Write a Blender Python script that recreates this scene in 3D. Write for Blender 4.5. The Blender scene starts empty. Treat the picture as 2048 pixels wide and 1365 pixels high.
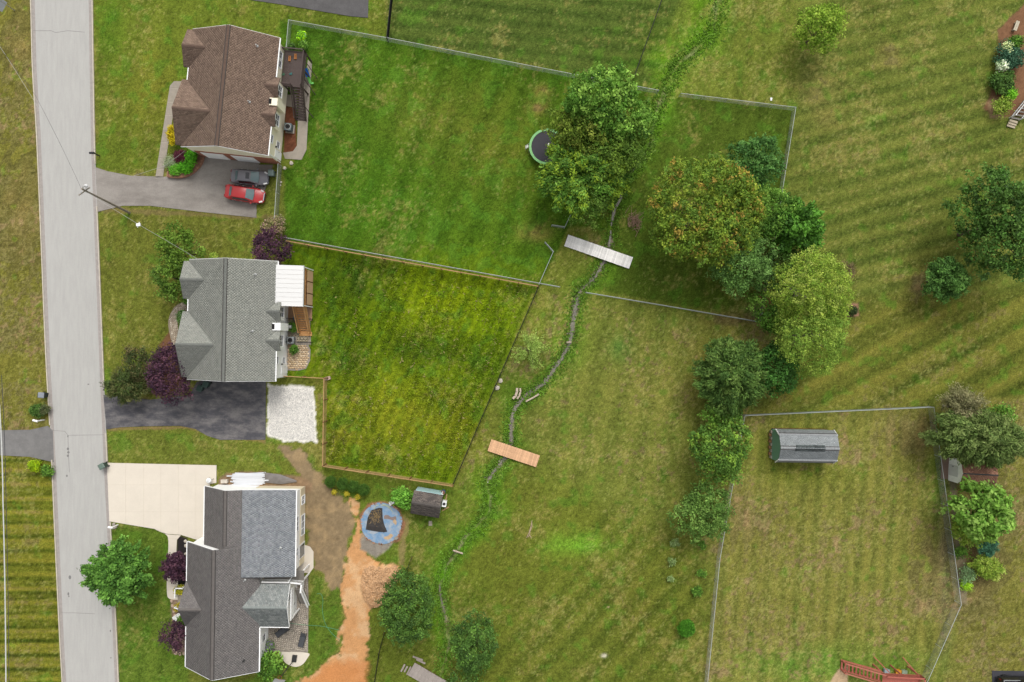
import bpy, math, random
import numpy as np
from mathutils import Vector, Matrix
random.seed(7)
RNG = np.random.default_rng(11)
SC = bpy.context.scene
COL = SC.collection
R = math.radians

# ------------------------------------------------------------------ camera, light, exposure
S, HC = 16.5, 83.0            # photo pixels per metre on the ground, height of the drone
cam_d = bpy.data.cameras.new('camera')
cam = bpy.data.objects.new('camera', cam_d)
COL.objects.link(cam)
cam.location = (0, 0, HC)
cam_d.sensor_width = 36
cam_d.lens = 18 / (1024 / S / HC)
cam_d.clip_end = 3000
SC.camera = cam

SUN_EL = R(54)
sd = Vector((0.22 * math.cos(SUN_EL), 0.9755 * math.cos(SUN_EL), math.sin(SUN_EL)))
w = bpy.data.worlds.new('World'); SC.world = w; w.use_nodes = True
nt = w.node_tree; nt.nodes.clear()
sky = nt.nodes.new('ShaderNodeTexSky'); sky.sky_type = 'NISHITA'; sky.sun_disc = False
sky.sun_elevation = SUN_EL; sky.sun_rotation = math.atan2(sd.x, sd.y)
sky.dust_density = 4.0; sky.air_density = 1.0
hs = nt.nodes.new('ShaderNodeHueSaturation'); hs.inputs['Saturation'].default_value = 0.1
bg = nt.nodes.new('ShaderNodeBackground'); bg.inputs['Strength'].default_value = 0.14
wo = nt.nodes.new('ShaderNodeOutputWorld')
nt.links.new(sky.outputs[0], hs.inputs['Color']); nt.links.new(hs.outputs[0], bg.inputs[0]); nt.links.new(bg.outputs[0], wo.inputs[0])
sl = bpy.data.lights.new('sun', 'SUN'); sl.energy = 0.9; sl.angle = R(20); sl.color = (1.0, 0.95, 0.88)
so = bpy.data.objects.new('sun', sl); COL.objects.link(so)
so.location = (0, 0, 60); so.rotation_euler = sd.to_track_quat('Z', 'Y').to_euler()
vs = SC.view_settings
vs.view_transform = 'Standard'; vs.look = 'None'; vs.gamma = 1; vs.use_curve_mapping = False
vs.exposure = 0.55
SC.cycles.max_bounces = 6

# ------------------------------------------------------------------ helpers
def P(px, py, h=0.0):
    k = (HC - h) / HC / S
    return Vector(((px - 1024) * k, (682.5 - py) * k, h))

def lin(c):
    c = np.asarray(c, float) / 255
    return np.where(c <= 0.04045, c / 12.92, ((c + 0.055) / 1.055) ** 2.4)

ALB = 0.68
def A(r, g, b, k=1.0):
    v = lin((r, g, b)) * ALB * k
    return (float(v[0]), float(v[1]), float(v[2]), 1.0)

MATS = {}
def mat(name, col, rough=0.8, var=0.12, scale=3.0, bump=0.0, bscale=20.0, attr=None, metal=0.0, trans=0.0, objvar=0.0, stretch=None, col2=None, spec=0.3, fine=0.0):
    if name in MATS: return MATS[name]
    m = bpy.data.materials.new(name); m.use_nodes = True
    t = m.node_tree; n = t.nodes; L = t.links
    b = n['Principled BSDF']; b.inputs['Roughness'].default_value = rough; b.inputs['Metallic'].default_value = metal
    b.inputs['Specular IOR Level'].default_value = spec
    tc = n.new('ShaderNodeTexCoord')
    vec = tc.outputs['Object']
    if stretch:
        mp = n.new('ShaderNodeMapping'); mp.inputs['Scale'].default_value = stretch; L.new(vec, mp.inputs[0]); vec = mp.outputs[0]
    if attr:
        a = n.new('ShaderNodeAttribute'); a.attribute_name = attr; src = a.outputs['Color']
    else:
        a = n.new('ShaderNodeRGB'); a.outputs[0].default_value = col; src = a.outputs[0]
    no = n.new('ShaderNodeTexNoise'); no.inputs['Scale'].default_value = scale; no.inputs['Detail'].default_value = 6; no.inputs['Roughness'].default_value = 0.65
    L.new(vec, no.inputs['Vector'])
    if col2:
        mx = n.new('ShaderNodeMix'); mx.data_type = 'RGBA'
        cr = n.new('ShaderNodeValToRGB'); cr.color_ramp.elements[0].position = 0.42; cr.color_ramp.elements[1].position = 0.62
        L.new(no.outputs['Fac'], cr.inputs[0]); L.new(cr.outputs[0], mx.inputs['Factor'])
        L.new(src, mx.inputs[6]); mx.inputs[7].default_value = col2; src = mx.outputs[2]
    mr = n.new('ShaderNodeMapRange'); mr.inputs[1].default_value = 0.25; mr.inputs[2].default_value = 0.75
    mr.inputs[3].default_value = 1 - var; mr.inputs[4].default_value = 1 + var
    L.new(no.outputs['Fac'], mr.inputs[0])
    fac = mr.outputs[0]
    if fine:
        n2 = n.new('ShaderNodeTexNoise'); n2.inputs['Scale'].default_value = 8.0; n2.inputs['Detail'].default_value = 3; n2.inputs['Roughness'].default_value = 0.8
        L.new(tc.outputs['Object'], n2.inputs['Vector'])
        m2 = n.new('ShaderNodeMapRange'); m2.inputs[1].default_value = 0.3; m2.inputs[2].default_value = 0.7; m2.inputs[3].default_value = 1 - fine; m2.inputs[4].default_value = 1 + fine
        L.new(n2.outputs['Fac'], m2.inputs[0])
        mm2 = n.new('ShaderNodeMath'); mm2.operation = 'MULTIPLY'; L.new(fac, mm2.inputs[0]); L.new(m2.outputs[0], mm2.inputs[1]); fac = mm2.outputs[0]
    if attr == 'cover':                     # the attribute's alpha says how grassy, hence how grainy, the spot is
        m3 = n.new('ShaderNodeMath'); m3.operation = 'SUBTRACT'; L.new(fac, m3.inputs[0]); m3.inputs[1].default_value = 1
        m4 = n.new('ShaderNodeMath'); m4.operation = 'MULTIPLY_ADD'; L.new(m3.outputs[0], m4.inputs[0]); L.new(a.outputs['Alpha'], m4.inputs[1]); m4.inputs[2].default_value = 1; fac = m4.outputs[0]
    if objvar:
        oi = n.new('ShaderNodeObjectInfo'); mo = n.new('ShaderNodeMapRange'); mo.inputs[3].default_value = 1 - objvar; mo.inputs[4].default_value = 1 + objvar
        L.new(oi.outputs['Random'], mo.inputs[0])
        mm = n.new('ShaderNodeMath'); mm.operation = 'MULTIPLY'; L.new(fac, mm.inputs[0]); L.new(mo.outputs[0], mm.inputs[1]); fac = mm.outputs[0]
    vm = n.new('ShaderNodeVectorMath'); vm.operation = 'SCALE'; L.new(src, vm.inputs[0]); L.new(fac, vm.inputs['Scale'])
    L.new(vm.outputs[0], b.inputs['Base Color'])
    if bump:
        nb = n.new('ShaderNodeTexNoise'); nb.inputs['Scale'].default_value = bscale; nb.inputs['Detail'].default_value = 4
        L.new(vec, nb.inputs['Vector'])
        bp = n.new('ShaderNodeBump'); bp.inputs['Strength'].default_value = bump; bp.inputs['Distance'].default_value = 0.05
        L.new(nb.outputs['Fac'], bp.inputs['Height']); L.new(bp.outputs[0], b.inputs['Normal'])
    if trans:
        tr = n.new('ShaderNodeBsdfTranslucent'); L.new(vm.outputs[0], tr.inputs[0])
        ms = n.new('ShaderNodeMixShader'); ms.inputs[0].default_value = trans
        L.new(b.outputs[0], ms.inputs[1]); L.new(tr.outputs[0], ms.inputs[2]); L.new(ms.outputs[0], n['Material Output'].inputs[0])
    MATS[name] = m
    return m

class MB:
    def __init__(s): s.v = []; s.f = []
    def add(s, vs, fs):
        o = len(s.v); s.v += [tuple(x) for x in vs]; s.f += [tuple(i + o for i in f) for f in fs]; return s
    def box(s, c, d, rz=0.0, M=None):
        x, y, z = (q / 2 for q in d); c = Vector(c)
        vs = [Vector((i * x, j * y, k * z)) for k in (-1, 1) for j in (-1, 1) for i in (-1, 1)]
        if M is None: M = Matrix.Rotation(rz, 3, 'Z')
        return s.add([M @ q + c for q in vs], [(0, 2, 3, 1), (4, 5, 7, 6), (0, 1, 5, 4), (2, 6, 7, 3), (0, 4, 6, 2), (1, 3, 7, 5)])
    def bar(s, p, q, wd, ht):                      # box beam between two points
        p = Vector(p); q = Vector(q); d = (q - p); L = d.length
        if L < 1e-5: return s
        x = d / L; up = Vector((0, 0, 1)) if abs(x.z) < 0.95 else Vector((0, 1, 0))
        y = up.cross(x).normalized(); z = x.cross(y)
        M = Matrix((x, y, z)).transposed()
        return s.box((p + q) / 2, (L, wd, ht), M=M)
    def tube(s, p, q, r0, r1=None, n=6):
        p = Vector(p); q = Vector(q); r1 = r0 if r1 is None else r1
        d = (q - p)
        if d.length < 1e-6: return s
        x = d.normalized(); up = Vector((0, 0, 1)) if abs(x.z) < 0.9 else Vector((1, 0, 0))
        y = up.cross(x).normalized(); z = x.cross(y)
        vs = []
        for c, r in ((p, r0), (q, r1)):
            vs += [c + (y * math.cos(2 * math.pi * i / n) + z * math.sin(2 * math.pi * i / n)) * r for i in range(n)]
        return s.add(vs, [(i, (i + 1) % n, n + (i + 1) % n, n + i) for i in range(n)] + [tuple(range(n))[::-1], tuple(range(n, 2 * n))])
    def path(s, pts, r, n=5):
        for a, b in zip(pts[:-1], pts[1:]): s.tube(a, b, r, r, n)
        return s
    def prism(s, poly, z0, z1):
        n = len(poly)
        a = sum(poly[i][0] * poly[(i + 1) % n][1] - poly[(i + 1) % n][0] * poly[i][1] for i in range(n))
        if a < 0: poly = poly[::-1]
        vs = [(x[0], x[1], z0) for x in poly] + [(x[0], x[1], z1) for x in poly]
        return s.add(vs, [tuple(range(n))[::-1], tuple(range(n, 2 * n))] + [(i, (i + 1) % n, n + (i + 1) % n, n + i) for i in range(n)])
    def slab(s, pts, t):                           # planar polygon thickened downwards
        n = len(pts); lo = [(p[0], p[1], p[2] - t) for p in pts]
        return s.add([tuple(p) for p in pts] + lo, [tuple(range(n)), tuple(range(n, 2 * n))[::-1]] + [(i, n + i, n + (i + 1) % n, (i + 1) % n) for i in range(n)])
    def lathe(s, c, prof, n=16, sx=1, sy=1):
        c = Vector(c); vs = []
        for r, z in prof: vs += [c + Vector((r * sx * math.cos(2 * math.pi * i / n), r * sy * math.sin(2 * math.pi * i / n), z)) for i in range(n)]
        m = len(prof)
        fs = [(k * n + i, k * n + (i + 1) % n, (k + 1) * n + (i + 1) % n, (k + 1) * n + i) for k in range(m - 1) for i in range(n)]
        return s.add(vs, fs + [tuple(range(n))[::-1], tuple(range((m - 1) * n, m * n))])
    def ring(s, c, r, rt, n=32, m=6, flat=1.0):
        c = Vector(c); vs = []; fs = []
        for i in range(n):
            a = 2 * math.pi * i / n
            for j in range(m):
                b = 2 * math.pi * j / m; rr = r + rt * math.cos(b)
                vs.append(c + Vector((rr * math.cos(a), rr * math.sin(a), rt * flat * math.sin(b))))
        for i in range(n):
            for j in range(m):
                fs.append((i * m + j, ((i + 1) % n) * m + j, ((i + 1) % n) * m + (j + 1) % m, i * m + (j + 1) % m))
        return s.add(vs, fs)
    def rock(s, c, r, sq=0.6, seed=None):
        t = random.uniform(0, 6.3); vs = []
        for z, k in ((-0.3, 0.85), (0.35, 0.9), (0.8, 0.5)):
            for i in range(6):
                a = t + i * math.pi / 3; q = r * k * random.uniform(0.75, 1.15)
                vs.append((c[0] + q * math.cos(a), c[1] + q * math.sin(a), c[2] + z * r * sq))
        fs = [(k * 6 + i, k * 6 + (i + 1) % 6, k * 6 + 6 + (i + 1) % 6, k * 6 + 6 + i) for k in (0, 1) for i in range(6)] + [tuple(range(12, 18))]
        return s.add(vs, fs)

def many(name, m, parent, items):
    for f, *a in items: mb = MB(); getattr(mb, f)(*a); obj(name, mb, m, parent)
def link(name, me, parent=None, kind=None, loc=None):
    o = bpy.data.objects.new(name, me); COL.objects.link(o)
    if parent: o.parent = parent
    if kind: o['kind'] = kind
    if loc is not None: o.location = loc
    return o
def obj(name, mb, m, parent=None, kind=None, label=None, smooth=False):
    me = bpy.data.meshes.new(name); me.from_pydata(mb.v, [], mb.f); me.update()
    if m: me.materials.append(m)
    if smooth: me.polygons.foreach_set('use_smooth', [True] * len(me.polygons))
    o = link(name, me, parent, kind)
    if label: o['label'] = label
    return o
def mesh_np(name, V, F, m, parent=None, kind=None, fcol=None, smooth=False):
    me = bpy.data.meshes.new(name); F = np.asarray(F, np.int32); k = F.shape[1]
    me.vertices.add(len(V)); me.vertices.foreach_set('co', np.asarray(V, np.float32).ravel())
    me.loops.add(F.size); me.polygons.add(len(F))
    me.polygons.foreach_set('loop_start', np.arange(0, F.size, k, dtype=np.int32))
    me.polygons.foreach_set('loop_total', np.full(len(F), k, np.int32))
    me.loops.foreach_set('vertex_index', F.ravel())
    me.update(calc_edges=True)
    if fcol is not None:
        a = me.attributes.new('tint', 'FLOAT_COLOR', 'FACE')
        c = np.ones((len(F), 4), np.float32); c[:, :3] = fcol; a.data.foreach_set('color', c.ravel())
    if m: me.materials.append(m)
    if smooth: me.polygons.foreach_set('use_smooth', np.ones(len(F), bool))
    return link(name, me, parent, kind)
def thing(name, label, cat, loc=(0, 0, 0), rz=0.0, group=None):
    o = bpy.data.objects.new(name, None); COL.objects.link(o); o.empty_display_size = 0.3
    o.location = loc; o.rotation_euler = (0, 0, rz); o['label'] = label; o['category'] = cat
    if group: o['group'] = group
    return o
def tag(o, label, cat, group=None):
    o['label'] = label; o['category'] = cat
    if group: o['group'] = group
    return o
def copy_tree(o, parent=None):
    c = o.copy(); COL.objects.link(c)
    if parent: c.parent = parent
    for ch in list(o.children): copy_tree(ch, c)
    return c

# numpy noise ---------------------------------------------------------------
_T = RNG.random((256, 256))
def vnoise(x, y, seed=0):
    x = x + seed * 37.7; y = y + seed * 91.3
    xi = np.floor(x).astype(int); yi = np.floor(y).astype(int); fx = x - xi; fy = y - yi
    fx = fx * fx * (3 - 2 * fx); fy = fy * fy * (3 - 2 * fy)
    a = _T[xi % 256, yi % 256]; b = _T[(xi + 1) % 256, yi % 256]; c = _T[xi % 256, (yi + 1) % 256]; d = _T[(xi + 1) % 256, (yi + 1) % 256]
    return (a + (b - a) * fx) * (1 - fy) + (c + (d - c) * fx) * fy
def fbm(x, y, sc, octs=4, seed=0, gain=0.55):
    t = 0; amp = 1; tot = 0
    for o in range(octs):
        t = t + amp * vnoise(x / sc * 2 ** o, y / sc * 2 ** o, seed + o); tot += amp; amp *= gain
    return t / tot - 0.5
def sdf(X, Y, poly):
    p = np.asarray(poly, float); n = len(p); d = np.full(X.shape, 1e9); ins = np.zeros(X.shape, bool)
    for i in range(n):
        a = p[i]; b = p[(i + 1) % n]; e = b - a
        t = np.clip(((X - a[0]) * e[0] + (Y - a[1]) * e[1]) / (e @ e + 1e-9), 0, 1)
        d = np.minimum(d, np.hypot(X - a[0] - t * e[0], Y - a[1] - t * e[1]))
        c = (a[1] <= Y) != (b[1] <= Y)
        if abs(e[1]) > 1e-9: ins ^= c & (X < a[0] + (Y - a[1]) * e[0] / e[1])
    return np.where(ins, -d, d)
def pdist(X, Y, line):
    d = np.full(X.shape, 1e9)
    for a, b in zip(line[:-1], line[1:]):
        a = np.array(a, float); e = np.array(b, float) - a
        t = np.clip(((X - a[0]) * e[0] + (Y - a[1]) * e[1]) / (e @ e + 1e-9), 0, 1)
        d = np.minimum(d, np.hypot(X - a[0] - t * e[0], Y - a[1] - t * e[1]))
    return d
def sstep(a, b, x):
    t = np.clip((x - a) / (b - a), 0, 1); return t * t * (3 - 2 * t)
def smooth_line(pts, n=4):
    out = []; p = [pts[0]] + list(pts) + [pts[-1]]
    for i in range(1, len(p) - 2):
        for k in range(n):
            t = k / n; q = []
            for c in range(len(pts[0])):
                a, b, cc, d = p[i - 1][c], p[i][c], p[i + 1][c], p[i + 2][c]
                q.append(0.5 * (2 * b + (cc - a) * t + (2 * a - 5 * b + 4 * cc - d) * t * t + (3 * b - a - 3 * cc + d) * t ** 3))
            out.append(tuple(q))
    out.append(tuple(pts[-1])); return out

# ------------------------------------------------------------------ ground
CREEK = smooth_line([(1452, -60), (1440, 0), (1425, 60), (1395, 95), (1360, 125), (1345, 150), (1325, 190), (1310, 240), (1295, 290), (1275, 330), (1250, 355),
    (1245, 390), (1230, 420), (1222, 460), (1218, 500), (1205, 530), (1185, 560), (1162, 580), (1152, 610), (1145, 660), (1138, 690), (1125, 715),
    (1105, 745), (1085, 770), (1060, 785), (1042, 803), (1025, 830), (1022, 870), (1022, 890), (1008, 920), (985, 948), (975, 970), (980, 1010),
    (965, 1040), (940, 1070), (905, 1115), (882, 1160), (880, 1190), (890, 1230), (895, 1270), (895, 1310), (885, 1345), (870, 1430)], 3)
STEP = 0.17
gx = np.arange(-76, 76.01, STEP); gy = np.arange(-53, 53.01, STEP)
WX, WY = np.meshgrid(gx, gy)
X = WX * S + 1024; Y = 682.5 - WY * S
NF = fbm(X, Y, 4.5, 2, 3); NM = fbm(X, Y, 26, 4, 9); NL = fbm(X, Y, 120, 3, 15); NG = fbm(X, Y, 9, 3, 21)
C = np.zeros(X.shape + (3,)); DRY = np.full(X.shape, 0.25); STR = np.zeros(X.shape)
def setzone(poly, srgb, dry=0.3, soft=8, stripes=None):
    wob = 5 * NM * 2
    m = 1 - sstep(-soft, soft, sdf(X, Y, poly) + wob)
    if poly is ALLP: m = np.ones(X.shape)
    C[:] = C * (1 - m[..., None]) + lin(srgb) * m[..., None]
    DRY[:] = DRY * (1 - m) + dry * m
    STR[:] = STR * (1 - m)
    for st in stripes or []:
        ang, per, amp = st
        a = R(ang); u = X * math.sin(a) + Y * math.cos(a); v = X * math.cos(a) - Y * math.sin(a)
        s_ = np.sin(2 * np.pi * (u + 4 * fbm(v, u, 260, 1, 31)) / per) * (0.9 + 0.8 * fbm(v, u * 4, 120, 2, 5))
        STR[:] = STR + m * amp * (s_ + 1.3 * fbm(v / 7, u, per * 0.3, 3, 41))
ALLP = [(-400, -300), (2500, -300), (2500, 1700), (-400, 1700)]
setzone(ALLP, (100, 106, 50), 0.4)
setzone([(-300, -300), (70, -300), (105, 870), (-300, 870)], (108, 106, 52), 0.48, 6, [(60, 40, .06)])
setzone([(-300, 905), (105, 915), (130, 1600), (-300, 1600)], (100, 103, 42), 0.35, 4, [(0, 30, .3), (0, 14, .2)])
setzone([(180, -300), (760, -300), (775, 78), (575, 40), (560, 330), (200, 345)], (92, 104, 42), 0.22, 8, [(80, 60, .07)])
setzone([(560, 40), (775, 77), (1320, 180), (1250, 350), (1225, 460), (1140, 455), (1080, 570), (570, 480)], (66, 93, 29), 0.16, 5, [(70, 56, .13)])
setzone([(775, -300), (1470, -300), (1420, 60), (1330, 175), (775, 77)], (74, 89, 41), 0.25, 5, [(-6, 28, .16)])
setzone([(1300, 190), (1460, -300), (1660, -300), (1600, 215), (1362, 190)], (98, 108, 48), 0.3, 12, [(80, 34, .08)])
setzone([(1590, -300), (2500, -300), (2500, 830), (1500, 830), (1545, 620), (1560, 420), (1595, 215)], (92, 101, 48), 0.34, 14, [(15, 32, .17), (15, 80, .06)])
setzone([(1560, 760), (1700, 600), (2500, 560), (2500, 800), (1870, 815), (1490, 830)], (94, 97, 45), 0.25, 30, [(29, 58, .22), (29, 26, .1)])
setzone([(1325, 190), (1592, 215), (1520, 640), (1180, 580), (1222, 460), (1250, 355)], (72, 88, 34), 0.22, 6, [(70, 40, .07)])
setzone([(180, 415), (540, 430), (565, 520), (345, 700), (330, 790), (205, 790)], (96, 101, 46), 0.3, 6, [(85, 30, .05)])
setzone([(570, 485), (1076, 573), (905, 970), (648, 930), (650, 757), (560, 752)], (86, 107, 28), 0.18, 4, [(66, 22, .14)])
setzone([(1078, 575), (1180, 585), (1520, 645), (1500, 840), (1440, 1100), (1400, 1500), (860, 1500), (905, 970)], (100, 107, 51), 0.42, 8, [(80, 55, .09)])
setzone([(1000, 900), (1200, 1010), (1400, 1080), (1430, 1380), (1400, 1500), (890, 1500), (900, 1150)], (90, 98, 42), 0.28, 45, [(46, 40, .15)])
setzone([(900, 1150), (990, 940), (1180, 1010), (1190, 1120), (1000, 1250)], (96, 103, 44), 0.2, 40)
setzone([(1490, 832), (1868, 815), (1923, 1210), (1830, 1500), (1390, 1500), (1440, 1100)], (110, 111, 57), 0.46, 5, [(86, 30, .14), (86, 90, .05)])
setzone([(1870, 800), (2500, 780), (2500, 1600), (1840, 1600), (1923, 1210)], (110, 108, 56), 0.5, 8, [(30, 40, .06)])
setzone([(210, 850), (640, 860), (640, 960), (430, 975), (430, 930), (215, 925)], (98, 106, 48), 0.25, 6)
setzone([(215, 1030), (345, 1060), (380, 1300), (380, 1420), (600, 1300), (625, 1150), (690, 1170), (680, 1290), (560, 1420), (220, 1600)], (84, 102, 42), 0.2, 6, [(80, 40, .08)])
setzone([(640, 935), (905, 975), (930, 1000), (850, 1130), (800, 1160), (690, 1090), (700, 1000)], (88, 102, 42), 0.25, 8)
setzone([(740, 1150), (860, 1130), (900, 1150), (890, 1420), (720, 1420)], (90, 100, 42), 0.25, 8)
GRN = np.ones(X.shape)
DC = pdist(X, Y, CREEK)
m = np.clip(np.exp(-(DC / (26 + 50 * fbm(X, Y, 60, 2, 33))) ** 2) * (0.85 + 1.4 * NM), 0, 1) * np.where((Y < 330) | (Y > 960), 0.95, 0.75)
C = C * (1 - m[..., None]) + lin((80, 122, 36)) * m[..., None]
# soft spots: (px, py, radius, colour, strength)
for (x, y, rx, ry, c, k) in [(880, 230, 110, 80, (100, 104, 46), .5), (1000, 300, 120, 110, (92, 98, 40), .5), (700, 420, 90, 60, (66, 102, 30), .5), (640, 180, 50, 150, (58, 84, 28), .5),
        (900, 600, 160, 80, (112, 128, 34), .8), (760, 800, 150, 90, (116, 124, 40), .65), (830, 860, 90, 60, (118, 118, 44), .5), (690, 880, 60, 60, (110, 108, 44), .5), (1000, 640, 50, 60, (104, 126, 34), .6), (700, 560, 80, 60, (54, 76, 22), .8), (850, 700, 80, 34, (58, 80, 24), .7), (700, 720, 50, 50, (60, 82, 24), .6), (1000, 760, 50, 70, (62, 90, 26), .5), (930, 860, 60, 80, (104, 108, 36), .4),
        (1155, 1090, 60, 24, (104, 142, 52), .9), (1880, 960, 26, 130, (92, 126, 48), .7), (1680, 1330, 160, 36, (84, 122, 48), .8), (1240, 700, 24, 30, (74, 110, 50), .6), (1620, 950, 90, 18, (104, 112, 48), .7),
        (1290, 780, 130, 60, (120, 118, 62), .4), (1850, 870, 90, 40, (140, 118, 74), .5), (1590, 900, 110, 60, (98, 108, 44), .5), (1640, 180, 36, 36, (142, 128, 82), .45), (1660, 240, 28, 24, (140, 124, 78), .4), 
        (1780, 110, 30, 24, (146, 128, 82), .5), (300, 180, 60, 90, (118, 112, 50), .4), (220, 60, 30, 80, (74, 104, 34), .6), (1250, 260, 60, 120, (70, 78, 30), .5), (1530, 600, 16, 46, (150, 112, 70), .8),
        (1508, 622, 12, 20, (168, 146, 112), .8), (1085, 185, 14, 12, (150, 122, 78), .7), (1075, 215, 20, 12, (140, 116, 72), .6), (1070, 465, 30, 16, (140, 124, 74), .6), (1195, 548, 12, 8, (160, 136, 90), .6),
        (1440, 740, 70, 80, (88, 80, 40), .5), (1460, 640, 40, 14, (142, 116, 74), .6), (1690, 545, 18, 16, (146, 116, 84), .8), (1838, 568, 14, 18, (164, 132, 98), .8), (1840, 560, 60, 50, (108, 104, 54), .4),
        (1215, 390, 20, 60, (96, 84, 44), .5), (1950, 1100, 45, 90, (128, 104, 72), .8), (1892, 1110, 14, 150, (120, 112, 90), .6), (1945, 900, 60, 100, (82, 84, 42), .6), (560, 560, 60, 40, (50, 66, 28), .4),
        (1860, 1130, 40, 70, (138, 118, 76), .5), (1500, 1050, 60, 60, (140, 126, 74), .4), (950, 1230, 40, 90, (80, 100, 36), .5), (1330, 110, 40, 60, (88, 120, 36), .5), (1400, 30, 18, 60, (84, 122, 32), .7),
        (1170, 560, 40, 40, (84, 112, 38), .5), (1060, 640, 30, 80, (96, 110, 46), .5), (40, 100, 34, 70, (150, 132, 76), .5), (40, 420, 40, 100, (140, 122, 70), .45), (1208, 1312, 5, 3.5, (214, 206, 190), .8),
        (1280, 1200, 30, 90, (90, 90, 40), .4), (1100, 1180, 100, 50, (92, 100, 42), .5), (1100, 960, 60, 60, (104, 112, 50), .5), (940, 1010, 40, 60, (98, 116, 44), .5)]:
    m = np.exp(-(((X - x) / rx) ** 2 + ((Y - y) / ry) ** 2)) * np.clip(1 + 1.6 * NM, 0, 2) * k
    m = np.clip(m, 0, 1)
    C = C * (1 - m[..., None]) + lin(c) * m[..., None]
# straw-coloured dry grass, patchy
NB = fbm(X, Y, 8, 3, 61, 0.75); NB2 = fbm(X, Y, 60, 3, 66)
dry = sstep(-0.02, 0.24, NB + 0.8 * NB2 + (DRY - 0.5) * 0.42) * 0.8
C = C * (1 - dry[..., None] * 0.42) + lin((146, 134, 82)) * dry[..., None] * 0.42
lush = sstep(0.08, 0.26, fbm(X, Y, 22, 3, 71) - 0.4 * DRY + 0.1) * 0.5
C = C * (1 - lush[..., None]) + lin((76, 112, 40)) * lush[..., None]
NBB = fbm(X, Y, 11, 3, 83, 0.7)
bare = sstep(0.19, 0.27, NBB + 0.6 * NB2 + 0.12 * (DRY - 0.5)) * sstep(0.3, 0.5, DRY)
C = C * (1 - 0.55 * bare[..., None]) + lin((164, 136, 98)) * 0.55 * bare[..., None]
NS = fbm(X, Y, 2.6, 1, 44)
lum = 1 + 0.22 * NL + 0.2 * NM + 0.26 * NG + 0.5 * NF + 0.6 * NS + STR
C = C * np.clip(lum, 0.35, 1.9)[..., None]
fl = sstep(0.16, 0.34, NS * .8 + NF * .5 + 0.5 * NB2 + 0.5 * (DRY - 0.42)) * 0.24
C = C * (1 - fl[..., None]) + lin((160, 152, 106)) * fl[..., None]
sx_ = np.clip(STR, -1, 1); C[..., 0] *= 1 + 0.35 * sx_; C[..., 2] *= 1 + 0.2 * sx_
# bare earth and beds : irregular edged
Z = -0.03 + 0.035 * NF + 0.02 * NG
def patch(poly, srgb, edge=5, amp=9, var=0.25, sc=12, k=1.0, srgb2=None, seed=0, dz=0.0):
    global C, Z
    s_ = sdf(X, Y, poly) + amp * 2 * fbm(X, Y, 14, 4, 90 + seed, 0.65)
    m = (1 - sstep(-edge, edge, s_)) * k
    n_ = fbm(X, Y, sc, 4, 97 + seed, 0.7); n2_ = fbm(X, Y, 3.5, 2, 55 + seed)
    c = lin(srgb) * np.clip(1 + var * 2 * n_ + var * 1.6 * n2_, 0.3, 2)[..., None]
    if srgb2 is not None:
        q = sstep(-0.04, 0.16, fbm(X, Y, 30, 4, 77 + seed, .65))[..., None]; c = c * (1 - q) + lin(srgb2) * q * np.clip(1 + var * 2 * n_, .4, 2)[..., None]
    C = C * (1 - m[..., None]) + c * m[..., None]
    GRN[:] = GRN * (1 - m) + 0.35 * m
    return m
STRAW = [(560, 895), (600, 900), (640, 945), (668, 985), (700, 1010), (712, 1050), (700, 1085), (690, 1130), (684, 1172), (664, 1182), (648, 1150), (628, 1140), (616, 1090), (610, 1040), (606, 965), (575, 925)]
patch(STRAW, (148, 128, 98), 3, 14, 0.28, 9, srgb2=(168, 144, 108))
ORANGE = [(700, 1000), (716, 1010), (724, 1060), (728, 1100), (750, 1130), (800, 1135), (796, 1150), (760, 1165), (738, 1215), (735, 1280), (732, 1320), (724, 1420), (560, 1420), (600, 1362), (640, 1335), (680, 1310), (684, 1260), (688, 1215), (684, 1170), (690, 1130), (702, 1085), (712, 1050)]
patch(ORANGE, (214, 160, 108), 2.5, 15, 0.16, 22, srgb2=(224, 182, 136))
patch([(600, 1372), (650, 1332), (700, 1318), (735, 1325), (730, 1420), (540, 1420)], (212, 142, 86), 8, 10, 0.10, 20, 0.8)
MOUND = [(728, 1136), (745, 1128), (770, 1133), (792, 1130), (802, 1142), (796, 1160), (782, 1178), (776, 1200), (758, 1214), (740, 1218), (728, 1200), (721, 1175), (722, 1150)]
patch(MOUND, (214, 168, 122), 3, 8, 0.2, 8, seed=3)
patch([(720, 1070), (740, 1050), (790, 1080), (775, 1100), (752, 1118), (722, 1098)], (150, 142, 130), 3, 4, 0.2, 8, seed=5, srgb2=(180, 152, 116))
patch([(800, 1030), (818, 1040), (812, 1085), (806, 1130), (798, 1130), (802, 1080)], (168, 146, 98), 3, 6, 0.3, 6, .6, seed=6)
patch([(718, 1030), (736, 1008), (770, 1004), (800, 1018), (812, 1050), (800, 1085), (735, 1080)], (158, 116, 86), 3, 4, .3, 6, seed=7)
patch([(452, 945), (520, 945), (605, 955), (625, 968), (620, 985), (440, 985), (438, 960)], (150, 124, 96), 3, 5, .3, 6, seed=8)
patch([(317, 690), (342, 660), (348, 700), (345, 720)], (128, 94, 66), 3, 3, .2, 8, seed=9)
patch([(570, 212), (590, 215), (594, 300), (580, 318), (566, 318)], (116, 74, 54), 2, 2, .35, 5, seed=10)
patch([(594, 170), (616, 180), (612, 250), (600, 250)], (110, 70, 52), 2, 2, .3, 5, seed=11)
patch([(354, 1070), (375, 1076), (374, 1170), (352, 1200)], (52, 48, 48), 2, 2, .25, 5, seed=12)
patch([(340, 1195), (368, 1200), (372, 1305), (346, 1308), (345, 1250)], (150, 128, 112), 2, 3, .3, 5, seed=13)
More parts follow.
